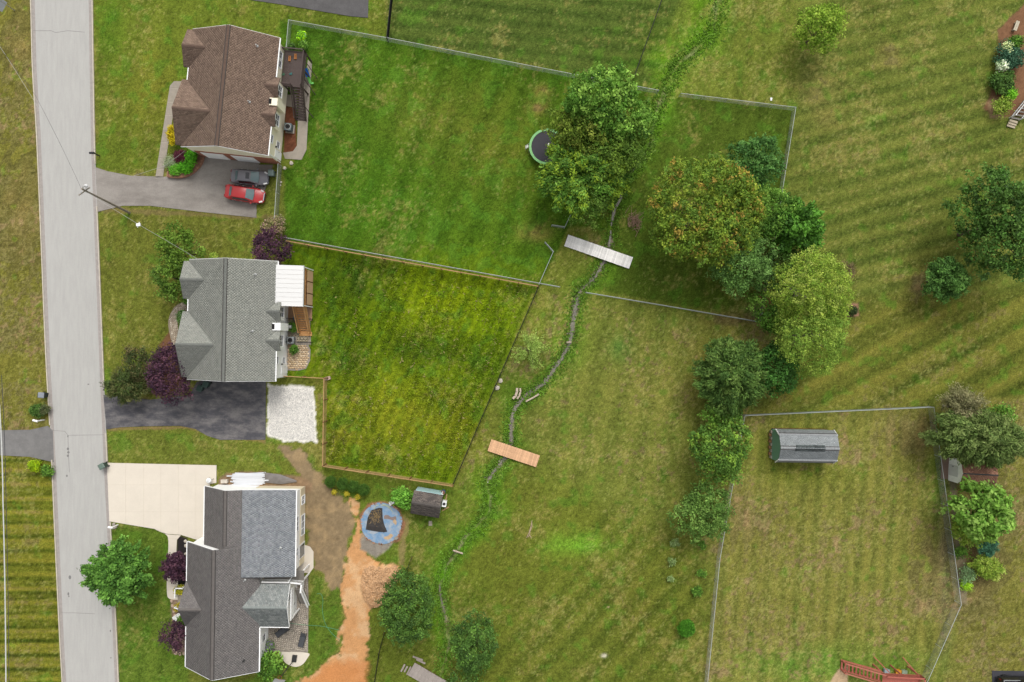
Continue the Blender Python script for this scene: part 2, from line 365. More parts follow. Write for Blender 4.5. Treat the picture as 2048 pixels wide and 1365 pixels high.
patch([(1995, 60), (2060, 0), (2100, 0), (2100, 230), (1990, 235), (1968, 215), (1985, 180), (1998, 110)], (136, 100, 74), 3, 5, .25, 7, seed=14)
patch([(1975, 205), (1990, 190), (2010, 235), (1980, 238)], (170, 142, 108), 3, 4, .2, 7, .8, seed=15)
patch([(1693, 607), (1716, 607), (1719, 632), (1694, 635)], (160, 124, 98), 2, 3, .2, 6, seed=16)
patch([(340, 790), (300, 790), (285, 760), (330, 690), (370, 760)], (112, 84, 60), 3, 4, .25, 6, seed=17)
patch([(535, 770), (628, 775), (634, 885), (570, 884), (534, 872)], (226, 222, 214), 2, 6, 0.12, 5, seed=18)
patch([(565, 305), (590, 318), (585, 335), (560, 335)], (100, 110, 48), 4, 3, .2, 6, seed=19)
patch([(200, 415), (545, 432), (545, 440), (200, 424)], (150, 130, 84), 3, 5, .3, 6, .5, seed=20)
patch([(215, 855), (380, 852), (530, 880), (530, 886), (375, 858), (215, 862)], (168, 140, 92), 2, 3, .2, 6, .6, seed=21)
patch([(1895, 905), (1905, 920), (1930, 1100), (1935, 1210), (1920, 1210)], (140, 128, 106), 3, 4, .2, 6, .7, seed=22)
patch([(1660, 1365), (1680, 1338), (1695, 1332), (1700, 1420), (1655, 1420)], (204, 176, 140), 2, 2, .2, 6, seed=23)
patch([(1215, 1215), (1217, 1216), (1218, 1214)], (204, 176, 140), 2, 2, .2, 6, seed=23)
# creek bed: carve the channel, damp grey mud
DJ = pdist(X + 16 * fbm(X, Y, 22, 3, 201), Y + 16 * fbm(X, Y, 22, 3, 207), CREEK); dm = DJ + 4 * NM
wide = 3.6 + 11 * fbm(X, Y, 30, 2, 12) + 3.5 * np.exp(-(((X - 1050) / 26) ** 2 + ((Y - 795) / 22) ** 2)) + 2 * np.exp(-(((X - 1150) / 20) ** 2 + ((Y - 600) / 40) ** 2))
bed = (1 - sstep(wide - 2.0, wide + 2.0, dm)) * (.55 + .45 * sstep(-.1, .1, fbm(X, Y, 24, 2, 14)))
bed = bed * np.where(Y < 330, 0.42, 1.0) * np.where((Y > 965), 0.55, 1.0)
mud = lin((126, 116, 98)) * (1 + 1.3 * NF + 1.6 * NG)[..., None]
C = C * (1 - bed[..., None]) + mud * bed[..., None]
Z = Z - 0.24 * np.exp(-(DC / 8) ** 2) * np.where(Y > 960, .55, np.where(Y < 330, .5, 1.0)) - 0.2 * np.exp(-(DC / 32) ** 2)
# spoil heap
sm = sdf(X, Y, MOUND) + 10 * fbm(X, Y, 12, 3, 18); hm = np.clip(-sm / 20, 0, 1) ** 0.7
Z = Z + hm * (0.9 + 1.2 * fbm(X, Y, 9, 3, 8))
mring = 1 - sstep(1, 5, np.abs(np.hypot(X - 1706, Y - 621) - 10)); Z = Z + 0.0 * mring
gry = C.mean(-1, keepdims=True); isg = (C[..., 1] > C[..., 0] * .93)[..., None]
C = np.where(isg, (gry + (C - gry) * 1.1) * 1.34, C * 1.04)
C = np.clip(C * ALB, 0.004, 0.8)
ny, nx = X.shape
V = np.stack([WX, WY, Z], -1).reshape(-1, 3)
ii = np.arange(ny * nx).reshape(ny, nx)
F = np.stack([ii[:-1, :-1], ii[:-1, 1:], ii[1:, 1:], ii[1:, :-1]], -1).reshape(-1, 4)
# coarse apron out to the horizon
x0, x1, y0, y1 = gx[0], gx[-1], gy[0], gy[-1]
b0 = len(V); big = 1500
ap = [(x0, y0), (x1, y0), (x1, y1), (x0, y1), (-big, -big), (big, -big), (big, big), (-big, big)]
V = np.vstack([V, np.array([(a, b, -0.05) for a, b in ap])])
F = np.vstack([F, np.array([(b0 + i, b0 + (i + 1) % 4, b0 + 4 + (i + 1) % 4, b0 + 4 + i)[::-1] for i in range(4)])])
cv = np.vstack([C.reshape(-1, 3), np.tile(lin((104, 110, 50)) * ALB * 1.2, (8, 1))])
gm = mat('meadow', (0, 0, 0, 1), rough=0.95, var=0.10, scale=4.5, bump=0.5, bscale=9, attr='cover', spec=0.05, fine=0.52)
ground = mesh_np('ground', V, F, gm, kind='structure', smooth=True)
at = ground.data.attributes.new('cover', 'FLOAT_COLOR', 'POINT')
c4 = np.ones((len(V), 4), np.float32); c4[:, :3] = cv; c4[:ny * nx, 3] = GRN.ravel(); at.data.foreach_set('color', c4.ravel())
def gcol(px, py):                      # cover colour at photo pixel coordinates
    i = np.clip(((682.5 - py) / S - gy[0]) / STEP, 0, ny - 1).astype(int); j = np.clip(((px - 1024) / S - gx[0]) / STEP, 0, nx - 1).astype(int)
    return C[i, j], Z[i, j]

# the brook
segs_ = []; fine_ = smooth_line(CREEK, 3); cur_ = []
for i, p in enumerate(fine_):
    a = Vector(fine_[max(i - 1, 0)]); b = Vector(fine_[min(i + 1, len(fine_) - 1)]); d = (b - a).normalized(); nn = Vector((-d.y, d.x))
    base_w = .5 if p[1] < 330 else 1.9 if p[1] < 520 else 2.9 if p[1] < 960 else 1.1
    t1 = float(vnoise(np.array([i * .21]), np.array([3.3]), 5)[0]); t2 = float(vnoise(np.array([i * .6]), np.array([8.1]), 9)[0]); t3 = float(vnoise(np.array([i * .6]), np.array([1.7]), 2)[0])
    wd = base_w * (.15 + 1.1 * t1 + .7 * t2) + 5.5 * math.exp(-((p[1] - 797) / 13) ** 2 - ((p[0] - 1050) / 14) ** 2)
    sh_ = (t3 - .5) * 3.0
    if p[1] < 300 or (p[1] > 985 and not 1170 < p[1] < 1250): wd = 0
    if base_w * (t1 + .3 * t2) < .3 * base_w or wd < .35: 
        if len(cur_) > 2: segs_.append(cur_)
        cur_ = []; continue
    l__ = P(*(Vector(p) + nn * (wd + sh_))); r__ = P(*(Vector(p) - nn * (wd - sh_))); l__.z = r__.z = -.405 if p[1] < 965 else -.32; cur_.append((l__, r__))
if len(cur_) > 2: segs_.append(cur_)
mb = MB()
for sg in segs_: mb.add([q for ab in sg for q in ab], [(2 * i, 2 * i + 1, 2 * i + 3, 2 * i + 2) for i in range(len(sg) - 1)])
brook = obj('water', mb, mat('brook_water', A(134, 130, 114), rough=0.25, var=0.35, scale=1.5, bump=0.3, bscale=6, spec=0.5), kind='structure')

# ------------------------------------------------------------------ road, kerbs, drives
def pl(pts, h=0.0): return [P(x, y, h) for x, y in pts]
def sheet(name, pts, m, z=0.03, parent=None, kind='structure', z0=-0.12):
    mb = MB(); mb.prism([P(x, y) for x, y in pts], z0, z); return obj(name, mb, m, parent, kind)
road_m = mat('road_surface', A(194, 192, 187), rough=0.9, var=0.09, scale=0.9, bump=0.2, bscale=30, stretch=(3, .35, 1), fine=0.05)
RL = [(52, -230), (62, 0), (66, 140), (74, 270), (83, 480), (92, 700), (104, 920), (112, 1100), (120, 1270), (126, 1380), (136, 1600)]
RRT = [(182, -230), (185, 0), (187, 140), (190, 300), (197, 480), (207, 740), (215, 925), (224, 1100), (232, 1240), (238, 1380), (248, 1600)]
road = sheet('road', RL + RRT[::-1], road_m, 0.02)
gut = mat('road_edge', A(176, 168, 162), rough=0.9, var=0.16, scale=2.0, fine=0.06)
for line, s_ in ((RL, 1), (RRT, -1)):
    sheet('road_gutter', [(x + s_ * 1.2, y) for x, y in line] + [(x + s_ * 7.5, y) for x, y in line[::-1]], gut, 0.024)
crack_m = mat('tar_crack', A(138, 136, 134), rough=0.9)
mb = MB()
for pts in ([(66, 62), (102, 62), (112, 66), (135, 62), (170, 65)], [(102, 861), (130, 863), (136, 871), (208, 870)], [(136, 871), (137, 905), (139, 945)], [(122, 1226), (150, 1226), (190, 1228)]):
    for a, b in zip(pts[:-1], pts[1:]):
        p = P(*a); q = P(*b); p.z = q.z = 0.022; mb.bar(p, q, 0.035, 0.012)
obj('crack', mb, crack_m, road)
mb = MB()
for x, y, r in [(136, 898, 3), (137, 905, 2.6), (136, 912, 2.4), (136, 873, 2), (137, 1188, 3), (138, 1193, 2), (140, 1155, 3), (134, 952, 2.5), (221, 1262, 1.4), (222, 1316, 1.4), (177, 769, 1.6)]:
    p = P(x, y); mb.lathe((p.x, p.y, 0.018), [(r / S, 0), (r / S, 0.011)], 9, random.uniform(.6, 1.2), random.uniform(.8, 1.5))
obj('tar_spot', mb, crack_m, road, 'stuff')
kerb_m = mat('kerb_concrete', A(214, 204, 186), rough=0.9, var=0.15, scale=4)
def kerb(line, gaps):
    pts = smooth_line(line, 6); mb = MB()
    for a, b in zip(pts[:-1], pts[1:]):
        ym = (a[1] + b[1]) / 2
        if any(g0 < ym < g1 for g0, g1 in gaps): continue
        p = P(*a); q = P(*b); p.z = q.z = 0.0
        mb.bar(p, q + (q - p) * 0.02, 0.13, 0.2)
    obj('kerb', mb, kerb_m, None, 'structure')
kerb(RL, [(855, 920)]); kerb(RRT, [(330, 424), (770, 858), (925, 1045)])
asph_l = mat('weathered_asphalt', A(170, 163, 155), rough=0.92, var=0.12, scale=0.35, bump=0.2, bscale=30, col2=A(138, 131, 124), fine=0.12, stretch=(.6, 1.3, 1))
asph_d = mat('sealed_asphalt', A(90, 89, 94), rough=0.85, var=0.16, scale=0.9, bump=0.2, bscale=25, col2=A(126, 122, 121), fine=0.16, stretch=(.55, 1.1, 1))
asph_n = mat('side_asphalt', A(134, 132, 130), rough=0.9, var=0.2, scale=0.8, bump=0.2, bscale=25, fine=0.1)
conc = mat('pale_concrete', A(240, 229, 212), rough=0.85, var=0.05, scale=.6, bump=0.1, bscale=20, objvar=0.012, fine=0.03)
conc_g = mat('grey_concrete', A(172, 162, 148), rough=0.9, var=0.14, scale=1.6, bump=0.2, bscale=20, objvar=0.05, fine=0.06)
sheet('driveway', [(191, 335), (215, 343), (262, 352), (330, 354), (372, 352), (395, 336), (407, 318), (415, 312), (520, 322), (518, 330), (546, 330), (530, 380), (513, 408), (513, 436), (400, 424), (300, 412), (245, 412), (195, 424)], asph_l, 0.03)
sheet('driveway', [(207, 790), (300, 800), (380, 790), (394, 764), (420, 758), (532, 758), (531, 880), (440, 880), (415, 872), (390, 858), (360, 852), (290, 853), (240, 855), (213, 859)], asph_d, 0.034)
sheet('driveway', [(-300, 866), (60, 860), (96, 852), (106, 862), (108, 925), (60, 914), (0, 911), (-300, 914)], asph_n, 0.034)
sheet('driveway', [(500, -200), (500, 0), (560, 9), (700, 33), (736, 36), (742, -200)], mat('dark_asphalt', A(100, 98, 98), rough=0.9, var=0.2, scale=1, fine=.1), 0.034)
sheet('driveway', [(1984, 1342), (2200, 1344), (2200, 1500), (1986, 1500)], mat('charcoal_asphalt', A(72, 72, 78), rough=0.9, var=0.2, scale=1, fine=.1), 0.034)
# concrete drive of the white house, cast slab by slab
def clip(poly, a, b, c):
    out = []
    for i in range(len(poly)):
        p, q = poly[i], poly[(i + 1) % len(poly)]; dp = a * p[0] + b * p[1] - c; dq = a * q[0] + b * q[1] - c
        if dp <= 0: out.append(p)
        if (dp < 0 < dq) or (dq < 0 < dp):
            t = dp / (dp - dq); out.append((p[0] + t * (q[0] - p[0]), p[1] + t * (q[1] - p[1])))
    return out
def slabs(name, poly, xs, ys, m, z, g=0.22):
    base = bpy.data.objects.new(name, None); COL.objects.link(base); base['kind'] = 'structure'
    for i in range(len(xs) - 1):
        for j in range(len(ys) - 1):
            q = poly
            for (a, b, c) in ((-1, 0, -xs[i] - g), (1, 0, xs[i + 1] - g), (0, -1, -ys[j] - g), (0, 1, ys[j + 1] - g)):
                q = clip(q, a, b, c)
                if len(q) < 3: break
            if len(q) >= 3:
                mb = MB(); mb.prism([P(x, y) for x, y in q], -0.1, z); obj('slab', mb, m, base)
    mb = MB(); mb.prism([P(x, y) for x, y in poly], -0.11, z - 0.014); obj('joint_sand', mb, mat('joint', A(232, 220, 202), rough=.95), base)
    return base
slabs('concrete_drive', [(214, 926), (433, 931), (433, 966), (420, 968), (420, 1088), (378, 1075), (362, 1070), (333, 1068), (309, 1058), (260, 1050), (219, 1043)],
      [200, 252, 288, 322, 357, 392, 440], [900, 970, 1024, 1100], conc, 0.035)
arc = smooth_line([(309, 1059), (330, 1068), (337, 1082), (335, 1130), (334, 1185), (340, 1198), (360, 1200)], 4)
slabs('walkway', arc + [(360, 1178), (356, 1174), (355, 1130), (353, 1100), (354, 1080), (362, 1071), (333, 1069)], [300, 400], [1050, 1078, 1115, 1150, 1180, 1205], conc, 0.032, .3)
slabs('walkway', [(367, 163), (378, 164), (380, 172), (366, 178), (352, 195), (326, 355), (311, 355), (340, 172), (348, 163)], [300, 390], [150, 178, 205, 232, 259, 286, 313, 340, 360], conc_g, 0.03, .25)
sheet('walkway', [(589, 1092), (608, 1090), (620, 1094), (627, 1104), (627, 1136), (619, 1147), (586, 1143)], conc, 0.03)
sheet('patio', smooth_line([(558, 1304), (615, 1306), (614, 1318), (604, 1330), (590, 1334), (574, 1328), (563, 1316), (558, 1304)], 4)[:-1], conc, 0.03)
sheet('walkway', [(616, 120), (624, 128), (616, 240), (613, 300), (603, 320), (570, 318), (566, 306), (586, 303), (594, 292), (596, 240), (600, 180), (612, 150)], conc_g, 0.028)
sheet('patio', [(570, 190), (592, 190), (594, 216), (571, 212)], conc_g, 0.026)

# ------------------------------------------------------------------ tabs: shingles, pavers laid in courses
def convex_span(uv, v):
    us = []
    n = len(uv)
    for i in range(n):
        a, b = uv[i], uv[(i + 1) % n]
        if (a[1] - v) * (b[1] - v) <= 0 and abs(a[1] - b[1]) > 1e-9:
            us.append(a[0] + (v - a[1]) / (b[1] - a[1]) * (b[0] - a[0]))
    return (min(us), max(us)) if len(us) >= 2 else None
def tabs(poly, u, cols, row=0.2, width=0.33, thick=0.014, var=0.16, gap=0.0, flat=False, convex=True, patchy=0.0):
    p0 = Vector(poly[0]); u = Vector(u).normalized(); n = None
    for i in range(1, len(poly) - 1):
        n = (Vector(poly[i]) - p0).cross(Vector(poly[i + 1]) - p0)
        if n.length > 1e-5: break
    n.normalize()
    if n.z < 0: n = -n
    v = n.cross(u).normalized()
    if v.z < 0: v = -v; 
    uv = [((Vector(p) - p0).dot(u), (Vector(p) - p0).dot(v)) for p in poly]
    vmin = min(q[1] for q in uv); vmax = max(q[1] for q in uv); out = []
    k = 0; vv = vmin
    umin = min(q[0] for q in uv); umax = max(q[0] for q in uv)
    while vv < vmax - 0.03:
        v1 = min(vv + row, vmax - 0.002)
        if convex:
            a = convex_span(uv, vv + 0.004); b = convex_span(uv, v1 - 0.004)
            if not a or not b: vv += row; k += 1; continue
            lo, hi = max(a[0], b[0]), min(a[1], b[1])
        else: lo, hi = umin, umax
        if hi - lo > 0.04:
            e = np.arange(lo - ((k % 2) * 0.5 + RNG.random() * 0.12) * width, hi + width, width)
            if convex: e = np.clip(e, lo, hi)
            e0, e1 = e[:-1] + gap / 2, e[1:] - gap / 2; ok = e1 - e0 > 0.02; e0, e1 = e0[ok], e1[ok]
            if not convex:
                keep = np.ones(len(e0), bool); pu = np.array([q[0] for q in uv]); pv = np.array([q[1] for q in uv])
                for cu in (e0, e1):
                    for cv_ in (vv, v1): keep &= sdf(cu, np.full(cu.shape, cv_), np.stack([pu, pv], 1)) < 0.02
                e0, e1 = e0[keep], e1[keep]
            if len(e0): out.append(np.stack([e0, e1, np.full(len(e0), vv + gap / 2), np.full(len(e0), v1 - gap / 2)], 1))
        vv += row; k += 1
    if not out: return np.zeros((0, 3)), np.zeros((0, 4), int), np.zeros((0, 3))
    q = np.vstack(out); N = len(q); p0, u, v, n = (np.array(t) for t in (p0, u, v, n))
    def pt(a, b, h): return p0 + a[:, None] * u + b[:, None] * v + np.asarray(h).reshape(-1, 1) * n
    jit = RNG.random(N) * thick * 0.5
    lo_h = thick + jit; hi_h = (thick + jit) if flat else np.full(N, 0.003)
    Vv = np.stack([pt(q[:, 0], q[:, 2], lo_h), pt(q[:, 1], q[:, 2], lo_h), pt(q[:, 1], q[:, 3], hi_h), pt(q[:, 0], q[:, 3], hi_h),
                   pt(q[:, 0], q[:, 2], [0.0]), pt(q[:, 1], q[:, 2], [0.0]), pt(q[:, 1], q[:, 3], [0.0]), pt(q[:, 0], q[:, 3], [0.0])], 1)
    b = (np.arange(N) * 8)[:, None]
    fs = [b + np.array([[0, 1, 2, 3]]), b + np.array([[4, 5, 1, 0]]), b + np.array([[5, 6, 2, 1]]), b + np.array([[7, 4, 0, 3]])]
    if flat: fs.append(b + np.array([[6, 7, 3, 2]]))
    cols = np.array([c[:3] for c in cols]); pick = RNG.integers(0, len(cols), N)
    fc = cols[pick] * (1 + var * (RNG.random((N, 1)) * 2 - 1))
    if patchy: 
        pu_ = fbm(q[:, 0], q[:, 2], 2.2, 3, 7)[:, None]; fc = fc * (1 + patchy * 2 * pu_)
    return Vv.reshape(-1, 3), np.vstack(fs), np.tile(fc, (len(fs), 1))
shingle_m = mat('shingle_grit', (0, 0, 0, 1), rough=0.95, var=0.12, scale=1.3, bump=0.2, bscale=40, attr='tint', spec=0.15)
paver_m = mat('paver_stone', (0, 0, 0, 1), rough=0.9, var=0.12, scale=4, attr='tint', spec=0.2)
def lay(name, parts, m, parent, kind='stuff'):
    V_, F_, C_ = [], [], []; o = 0
    for a, b, c in parts:
        if len(a) == 0: continue
        V_.append(a); F_.append(b + o); C_.append(c); o += len(a)
    return mesh_np(name, np.vstack(V_), np.vstack(F_), m, parent, kind, np.vstack(C_))
def pavers(name, poly, col, cols, row, width, ang, z=0.03, label=None):
    base = sheet(name, poly, mat(name + '_joint', A(*col), rough=.95, var=.2, scale=3), z - 0.012)
    lay('paver', [tabs([P(x, y) + Vector((0, 0, z - 0.012)) for x, y in poly], (math.cos(R(ang)), math.sin(R(ang)), 0), [A(*c) for c in cols], row, width, 0.014, .14, 0.02, True, False)], paver_m, base)
    return base
pavers('patio', [(524, 1166), (616, 1152), (617, 1200), (616, 1305), (556, 1304), (530, 1304), (524, 1260)], (166, 156, 144), [(194, 182, 166), (184, 172, 158), (176, 166, 152), (190, 178, 162)], 0.2, 0.3, 45)
walk = smooth_line([(375, 604), (362, 606), (348, 616), (338, 636), (337, 655), (342, 680), (347, 702), (362, 702), (358, 672), (356, 650), (358, 634), (366, 624), (375, 622)], 3)
pavers('walkway', walk, (160, 146, 126), [(212, 196, 174), (200, 184, 162), (190, 172, 150), (218, 204, 184)], 0.16, 0.3, 50)
pavers('patio', [(574, 686), (617, 690), (621, 700), (620, 722), (612, 738), (596, 742), (574, 741)], (170, 150, 122), [(226, 200, 162), (218, 190, 150), (210, 180, 144), (232, 208, 174)], 0.24, 0.34, 0)
pavers('patio', [(590, 636), (620, 636), (622, 690), (574, 686), (574, 640)], (92, 96, 66), [(176, 164, 138), (160, 148, 124), (190, 178, 152)], 0.3, 0.4, 0)

# ------------------------------------------------------------------ chain link and board fences
galv = mat('galvanised_wire', A(200, 206, 203), rough=0.5, var=0.08, scale=5, metal=0.0, spec=.4)
mesh_w = mat('mesh_wire', A(150, 158, 150), rough=0.6, var=.1, scale=5)
blackw = mat('black_wire', A(22, 24, 24), rough=0.6, var=0.1, scale=5)
greenw = mat('weathered_wire', A(150, 160, 152), rough=0.6, var=0.1, scale=5)
def fence_mesh(a, b, h, m, parent, sp=0.11, r=0.0055):
    a = np.array(a); b = np.array(b); L = np.linalg.norm(b - a); t = (b - a) / L; nrm = np.array([-t[1], t[0], 0])
    s0 = np.arange(-h, L, sp); segs = []
    for sg in (0, 1):
        lo = s0.copy(); z0 = np.zeros_like(lo); hi = s0 + h; z1 = np.full_like(lo, h)
        c = lo < 0; z0[c] = -lo[c]; lo[c] = 0; c = hi > L; z1[c] = h - (hi[c] - L); hi[c] = L
        if sg: z0, z1 = h - z0, h - z1
        ok = hi - lo > 0.02; segs.append(np.stack([lo, z0, hi, z1], 1)[ok])
    q = np.vstack(segs); p = a + q[:, :1] * t; p[:, 2] += q[:, 1] + 0.03; e = a + q[:, 2:3] * t; e[:, 2] += q[:, 3] + 0.03
    off = [nrm * r * 1.4, np.array([0, 0, r * 1.4]), -nrm * r * 1.4, np.array([0, 0, -r * 1.4])]
    Vv = np.stack([p + o for o in off] + [e + o for o in off], 1).reshape(-1, 3)
    bb = (np.arange(len(q)) * 8)[:, None]
    Fv = np.vstack([bb + np.array([[i, (i + 1) % 4, 4 + (i + 1) % 4, 4 + i]]) for i in range(4)])
    return mesh_np('wire_mesh', Vv, Fv, m, parent, 'stuff')
_post = {}
def post_mesh(m, r, h):
    k = (m.name, r, h)
    if k not in _post:
        mb = MB(); mb.lathe((0, 0, -0.3), [(r, 0), (r, h + 0.3), (r * 1.35, h + 0.3), (r * 0.9, h + 0.37)], 8)
        me = bpy.data.meshes.new('post'); me.from_pydata(mb.v, [], mb.f); me.materials.append(m); _post[k] = me
    return _post[k]
def chain_fence(pts, label, m=galv, h=1.2, top=True, sp=0.13, r=0.0036, gap=3.0, group=None):
    W = [P(x, y, h) for x, y in pts]
    for q in W: q.z = 0
    o = thing('chain_link_fence', label, 'fence', W[0], 0, group); W = [q - W[0] for q in W]
    for a, b in zip(W[:-1], W[1:]):
        n = max(1, round((b - a).length / gap))
        for i in range(n + (1 if b is W[-1] else 0)): link('post', post_mesh(m, 0.022, h), o, loc=a + (b - a) * i / n)
        mb = MB(); mb.tube(a + Vector((0, 0, h)), b + Vector((0, 0, h)), 0.045 if m is blackw else 0.03, n=6)
        if top: obj('top_rail', mb, m, o)
        fence_mesh(a, b, h - 0.04, mesh_w if m is galv else m, o, sp, r)
    return o
chain_fence([(572, 97), (577, 40), (775, 76), (1190, 157), (1318, 181)], 'long silver chain link fence behind the brown house, ending at the brook')
chain_fence([(1362, 187), (1592, 215), (1562, 400), (1540, 560), (1521, 643)], 'silver chain link fence turning the corner around the lawn with the big trees')
chain_fence([(556, 327), (548, 442)], 'short silver chain link fence beside the parked cars', h=1.4)
chain_fence([(568, 475), (1120, 574)], 'silver chain link fence running close beside the wooden board fence')
chain_fence([(1090, 484), (1107, 503), (1078, 569)], 'silver chain link fence piece with a bend near the white plank bridge')
chain_fence([(1104, 450), (1130, 454), (1141, 430)], 'short L-shaped chain link fence piece south of the trampoline tree')
chain_fence([(1172, 585), (1345, 614), (1520, 644)], 'silver chain link fence crossing the lawn from the brook to the leafy corner')
chain_fence([(1412, 1400), (1440, 1120), (1490, 832), (1868, 815), (1923, 1210), (1846, 1385)], 'silver chain link fence enclosing the dry yard with the green barn shed', h=1.3)
chain_fence([(1078, 572), (1022, 700), (905, 972)], 'black wire fence between the weedy yard and the brook', blackw, 0.95, True, 0.08, 0.006, 2.6)
chain_fence([(787, -60), (773, 76)], 'black chain link fence meeting the brown house yard fence from above', blackw, 1.25, True, 0.09, 0.008)
chain_fence([(1345, -60), (1268, 155)], 'long black wire fence across the upper field near the brook', blackw, 1.1, True, 0.16, 0.005)
def cloth_fence(pts, label, h=0.75):
    W = [P(*p) for p in pts]; o = thing('silt_fence', label, 'fence', W[0], 0, 'black silt fences'); W = [q - W[0] for q in W]
    mb = MB()
    for i, (a, b) in enumerate(zip(W[:-1], W[1:])):
        mb.bar(a + Vector((0, 0, h / 2)), b + Vector((0, 0, h / 2)), 0.02, h)
    obj('fabric', mb, mat('silt_cloth', A(38, 36, 34), rough=.9, var=.3, scale=3), o)
    for q in W: link('stake', post_mesh(mat('stake_wood', A(130, 110, 84)), 0.025, h + 0.15), o, loc=q)
cloth_fence([(824, 1113), (818, 1128), (810, 1152)], 'short black silt fence above the round tree by the dirt heap')
cloth_fence([(770, 1262), (760, 1300), (744, 1400)], 'black silt fence along the orange dirt track')
wood_n = mat('fence_pine', A(188, 152, 104), rough=0.85, var=0.18, scale=2, objvar=0.14, stretch=(1, 1, 1), fine=.08)
wood_p = mat('fence_post_pine', A(140, 104, 66), rough=0.85, var=0.2, scale=2, objvar=0.1)
def board_fence(pts, label, h=1.5, boards=(0.3, 0.68, 1.06, 1.42), bw=0.13, bay=2.44):
    W = [P(x, y, h) for x, y in pts]
    for q in W: q.z = 0
    o = thing('board_fence', label, 'fence', W[0]); W = [q - W[0] for q in W]
    for a, b in zip(W[:-1], W[1:]):
        L = (b - a).length; n = max(1, round(L / bay)); d = (b - a) / n; nrm = Vector((-d.y, d.x, 0)).normalized()
        bm_ = {}
        for i in range(n + 1):
            if i == n and b is not W[-1]: continue
            mb = MB(); mb.box((0, 0, h / 2 - 0.1), (0.11, 0.13, h + 0.25), math.atan2(d.y, d.x)); 
            if i == 0: pm = obj('post', mb, wood_p, o); pm.location = a; pme = pm.data
            else: link('post', pme, o, loc=a + d * i)
        for z in boards:
            mb = MB(); mb.bar(Vector((0, 0, z)) + nrm * 0.065, d * 0.992 + Vector((0, 0, z)) + nrm * 0.065, 0.025, bw)
            first = obj('board', mb, wood_n, o); first.location = a
            for i in range(1, n): link('board', first.data, o, loc=a + d * i)
        mb = MB(); mb.bar(Vector((0, 0, h + 0.01)), d * 0.995 + Vector((0, 0, h + 0.01)), 0.07, 0.03)
        first = obj('cap_board', mb, wood_n, o); first.location = a
        for i in range(1, n): link('cap_board', first.data, o, loc=a + d * i)
    return o
board_fence([(571, 482), (1076, 573)], 'long tan board fence along the north edge of the weedy yard')
board_fence([(651, 757), (556, 752)], 'short brown board fence joining the grey house to the yard corner')
board_fence([(905, 973), (645, 933), (648, 757)], 'tan board fence wrapping the gravel pad and the south edge of the weedy yard', 1.75, (0.3, 0.75, 1.2, 1.62), .15)

# ------------------------------------------------------------------ houses
white_p = mat('white_paint', (.8, .8, .79, 1), rough=0.6, var=0.03, scale=2)
cream = mat('cream_siding', (.80, .74, .57, 1), rough=0.7, var=0.05, scale=2)
whites = mat('white_siding', (.82, .82, .80, 1), rough=0.7, var=0.04, scale=2)
tan_s = mat('tan_siding', (.62, .54, .38, 1), rough=0.75, var=0.06, scale=2)
brick_m = mat('red_brick', A(176, 116, 92), rough=0.9, var=0.25, scale=8)
glass_m = mat('window_glass', A(86, 92, 96), rough=0.12, var=0.1, scale=2, spec=0.6)
dark_m = mat('dark_opening', A(38, 36, 36), rough=0.9)
metal_l = mat('vent_metal', A(206, 206, 204), rough=0.4, metal=0.5)
metal_d = mat('dark_metal', A(58, 58, 58), rough=0.5)

vent_m = mat('vent_dark', A(74, 70, 68), rough=.9)
def roof_from(planes, parent, cols, base_m, caps=(), thick=0.16, var=0.10, row=0.17, width=0.3, patchy=0.03, cap_col=None, name='roof'):
    mb = MB()
    for pts in planes: mb.slab(pts if (Vector(pts[1]) - Vector(pts[0])).cross(Vector(pts[2]) - Vector(pts[0])).z > 0 else pts[::-1], thick)
    roof = obj(name, mb, base_m, parent)
    lay('shingles', [tabs(p, Vector(p[1]) - Vector(p[0]), cols, row, width, 0.009, var, 0, False, True, patchy) for p in planes], shingle_m, roof)
    cm = cap_col or base_m
    for a, b in caps:
        a = Vector(a); b = Vector(b); mb = MB(); d = (b - a); n = max(1, int(d.length / 0.3)); up = Vector((0, 0, 0.05))
        side = Vector((-d.y, d.x, 0)).normalized() * 0.17
        for i in range(n):
            p = a + d * i / n + up; q = a + d * (i + 0.98) / n + up * 0.6; dn = Vector((0, 0, -0.07))
            mb.add([p - side + dn, q - side + dn, q, p, p + side + dn, q + side + dn], [(0, 1, 2, 3), (3, 2, 5, 4), (0, 3, 4)])
        obj('ridge_cap', mb, cm, roof)
        if d.length > 6 and name == 'roof':
            for s_ in (-1, 1): mb = MB(); mb.bar(a + side * s_ * 1.15 + Vector((0, 0, -.04)), b + side * s_ * 1.15 + Vector((0, 0, -.04)), .07, .06); obj('ridge_vent', mb, vent_m, roof)
    return roof
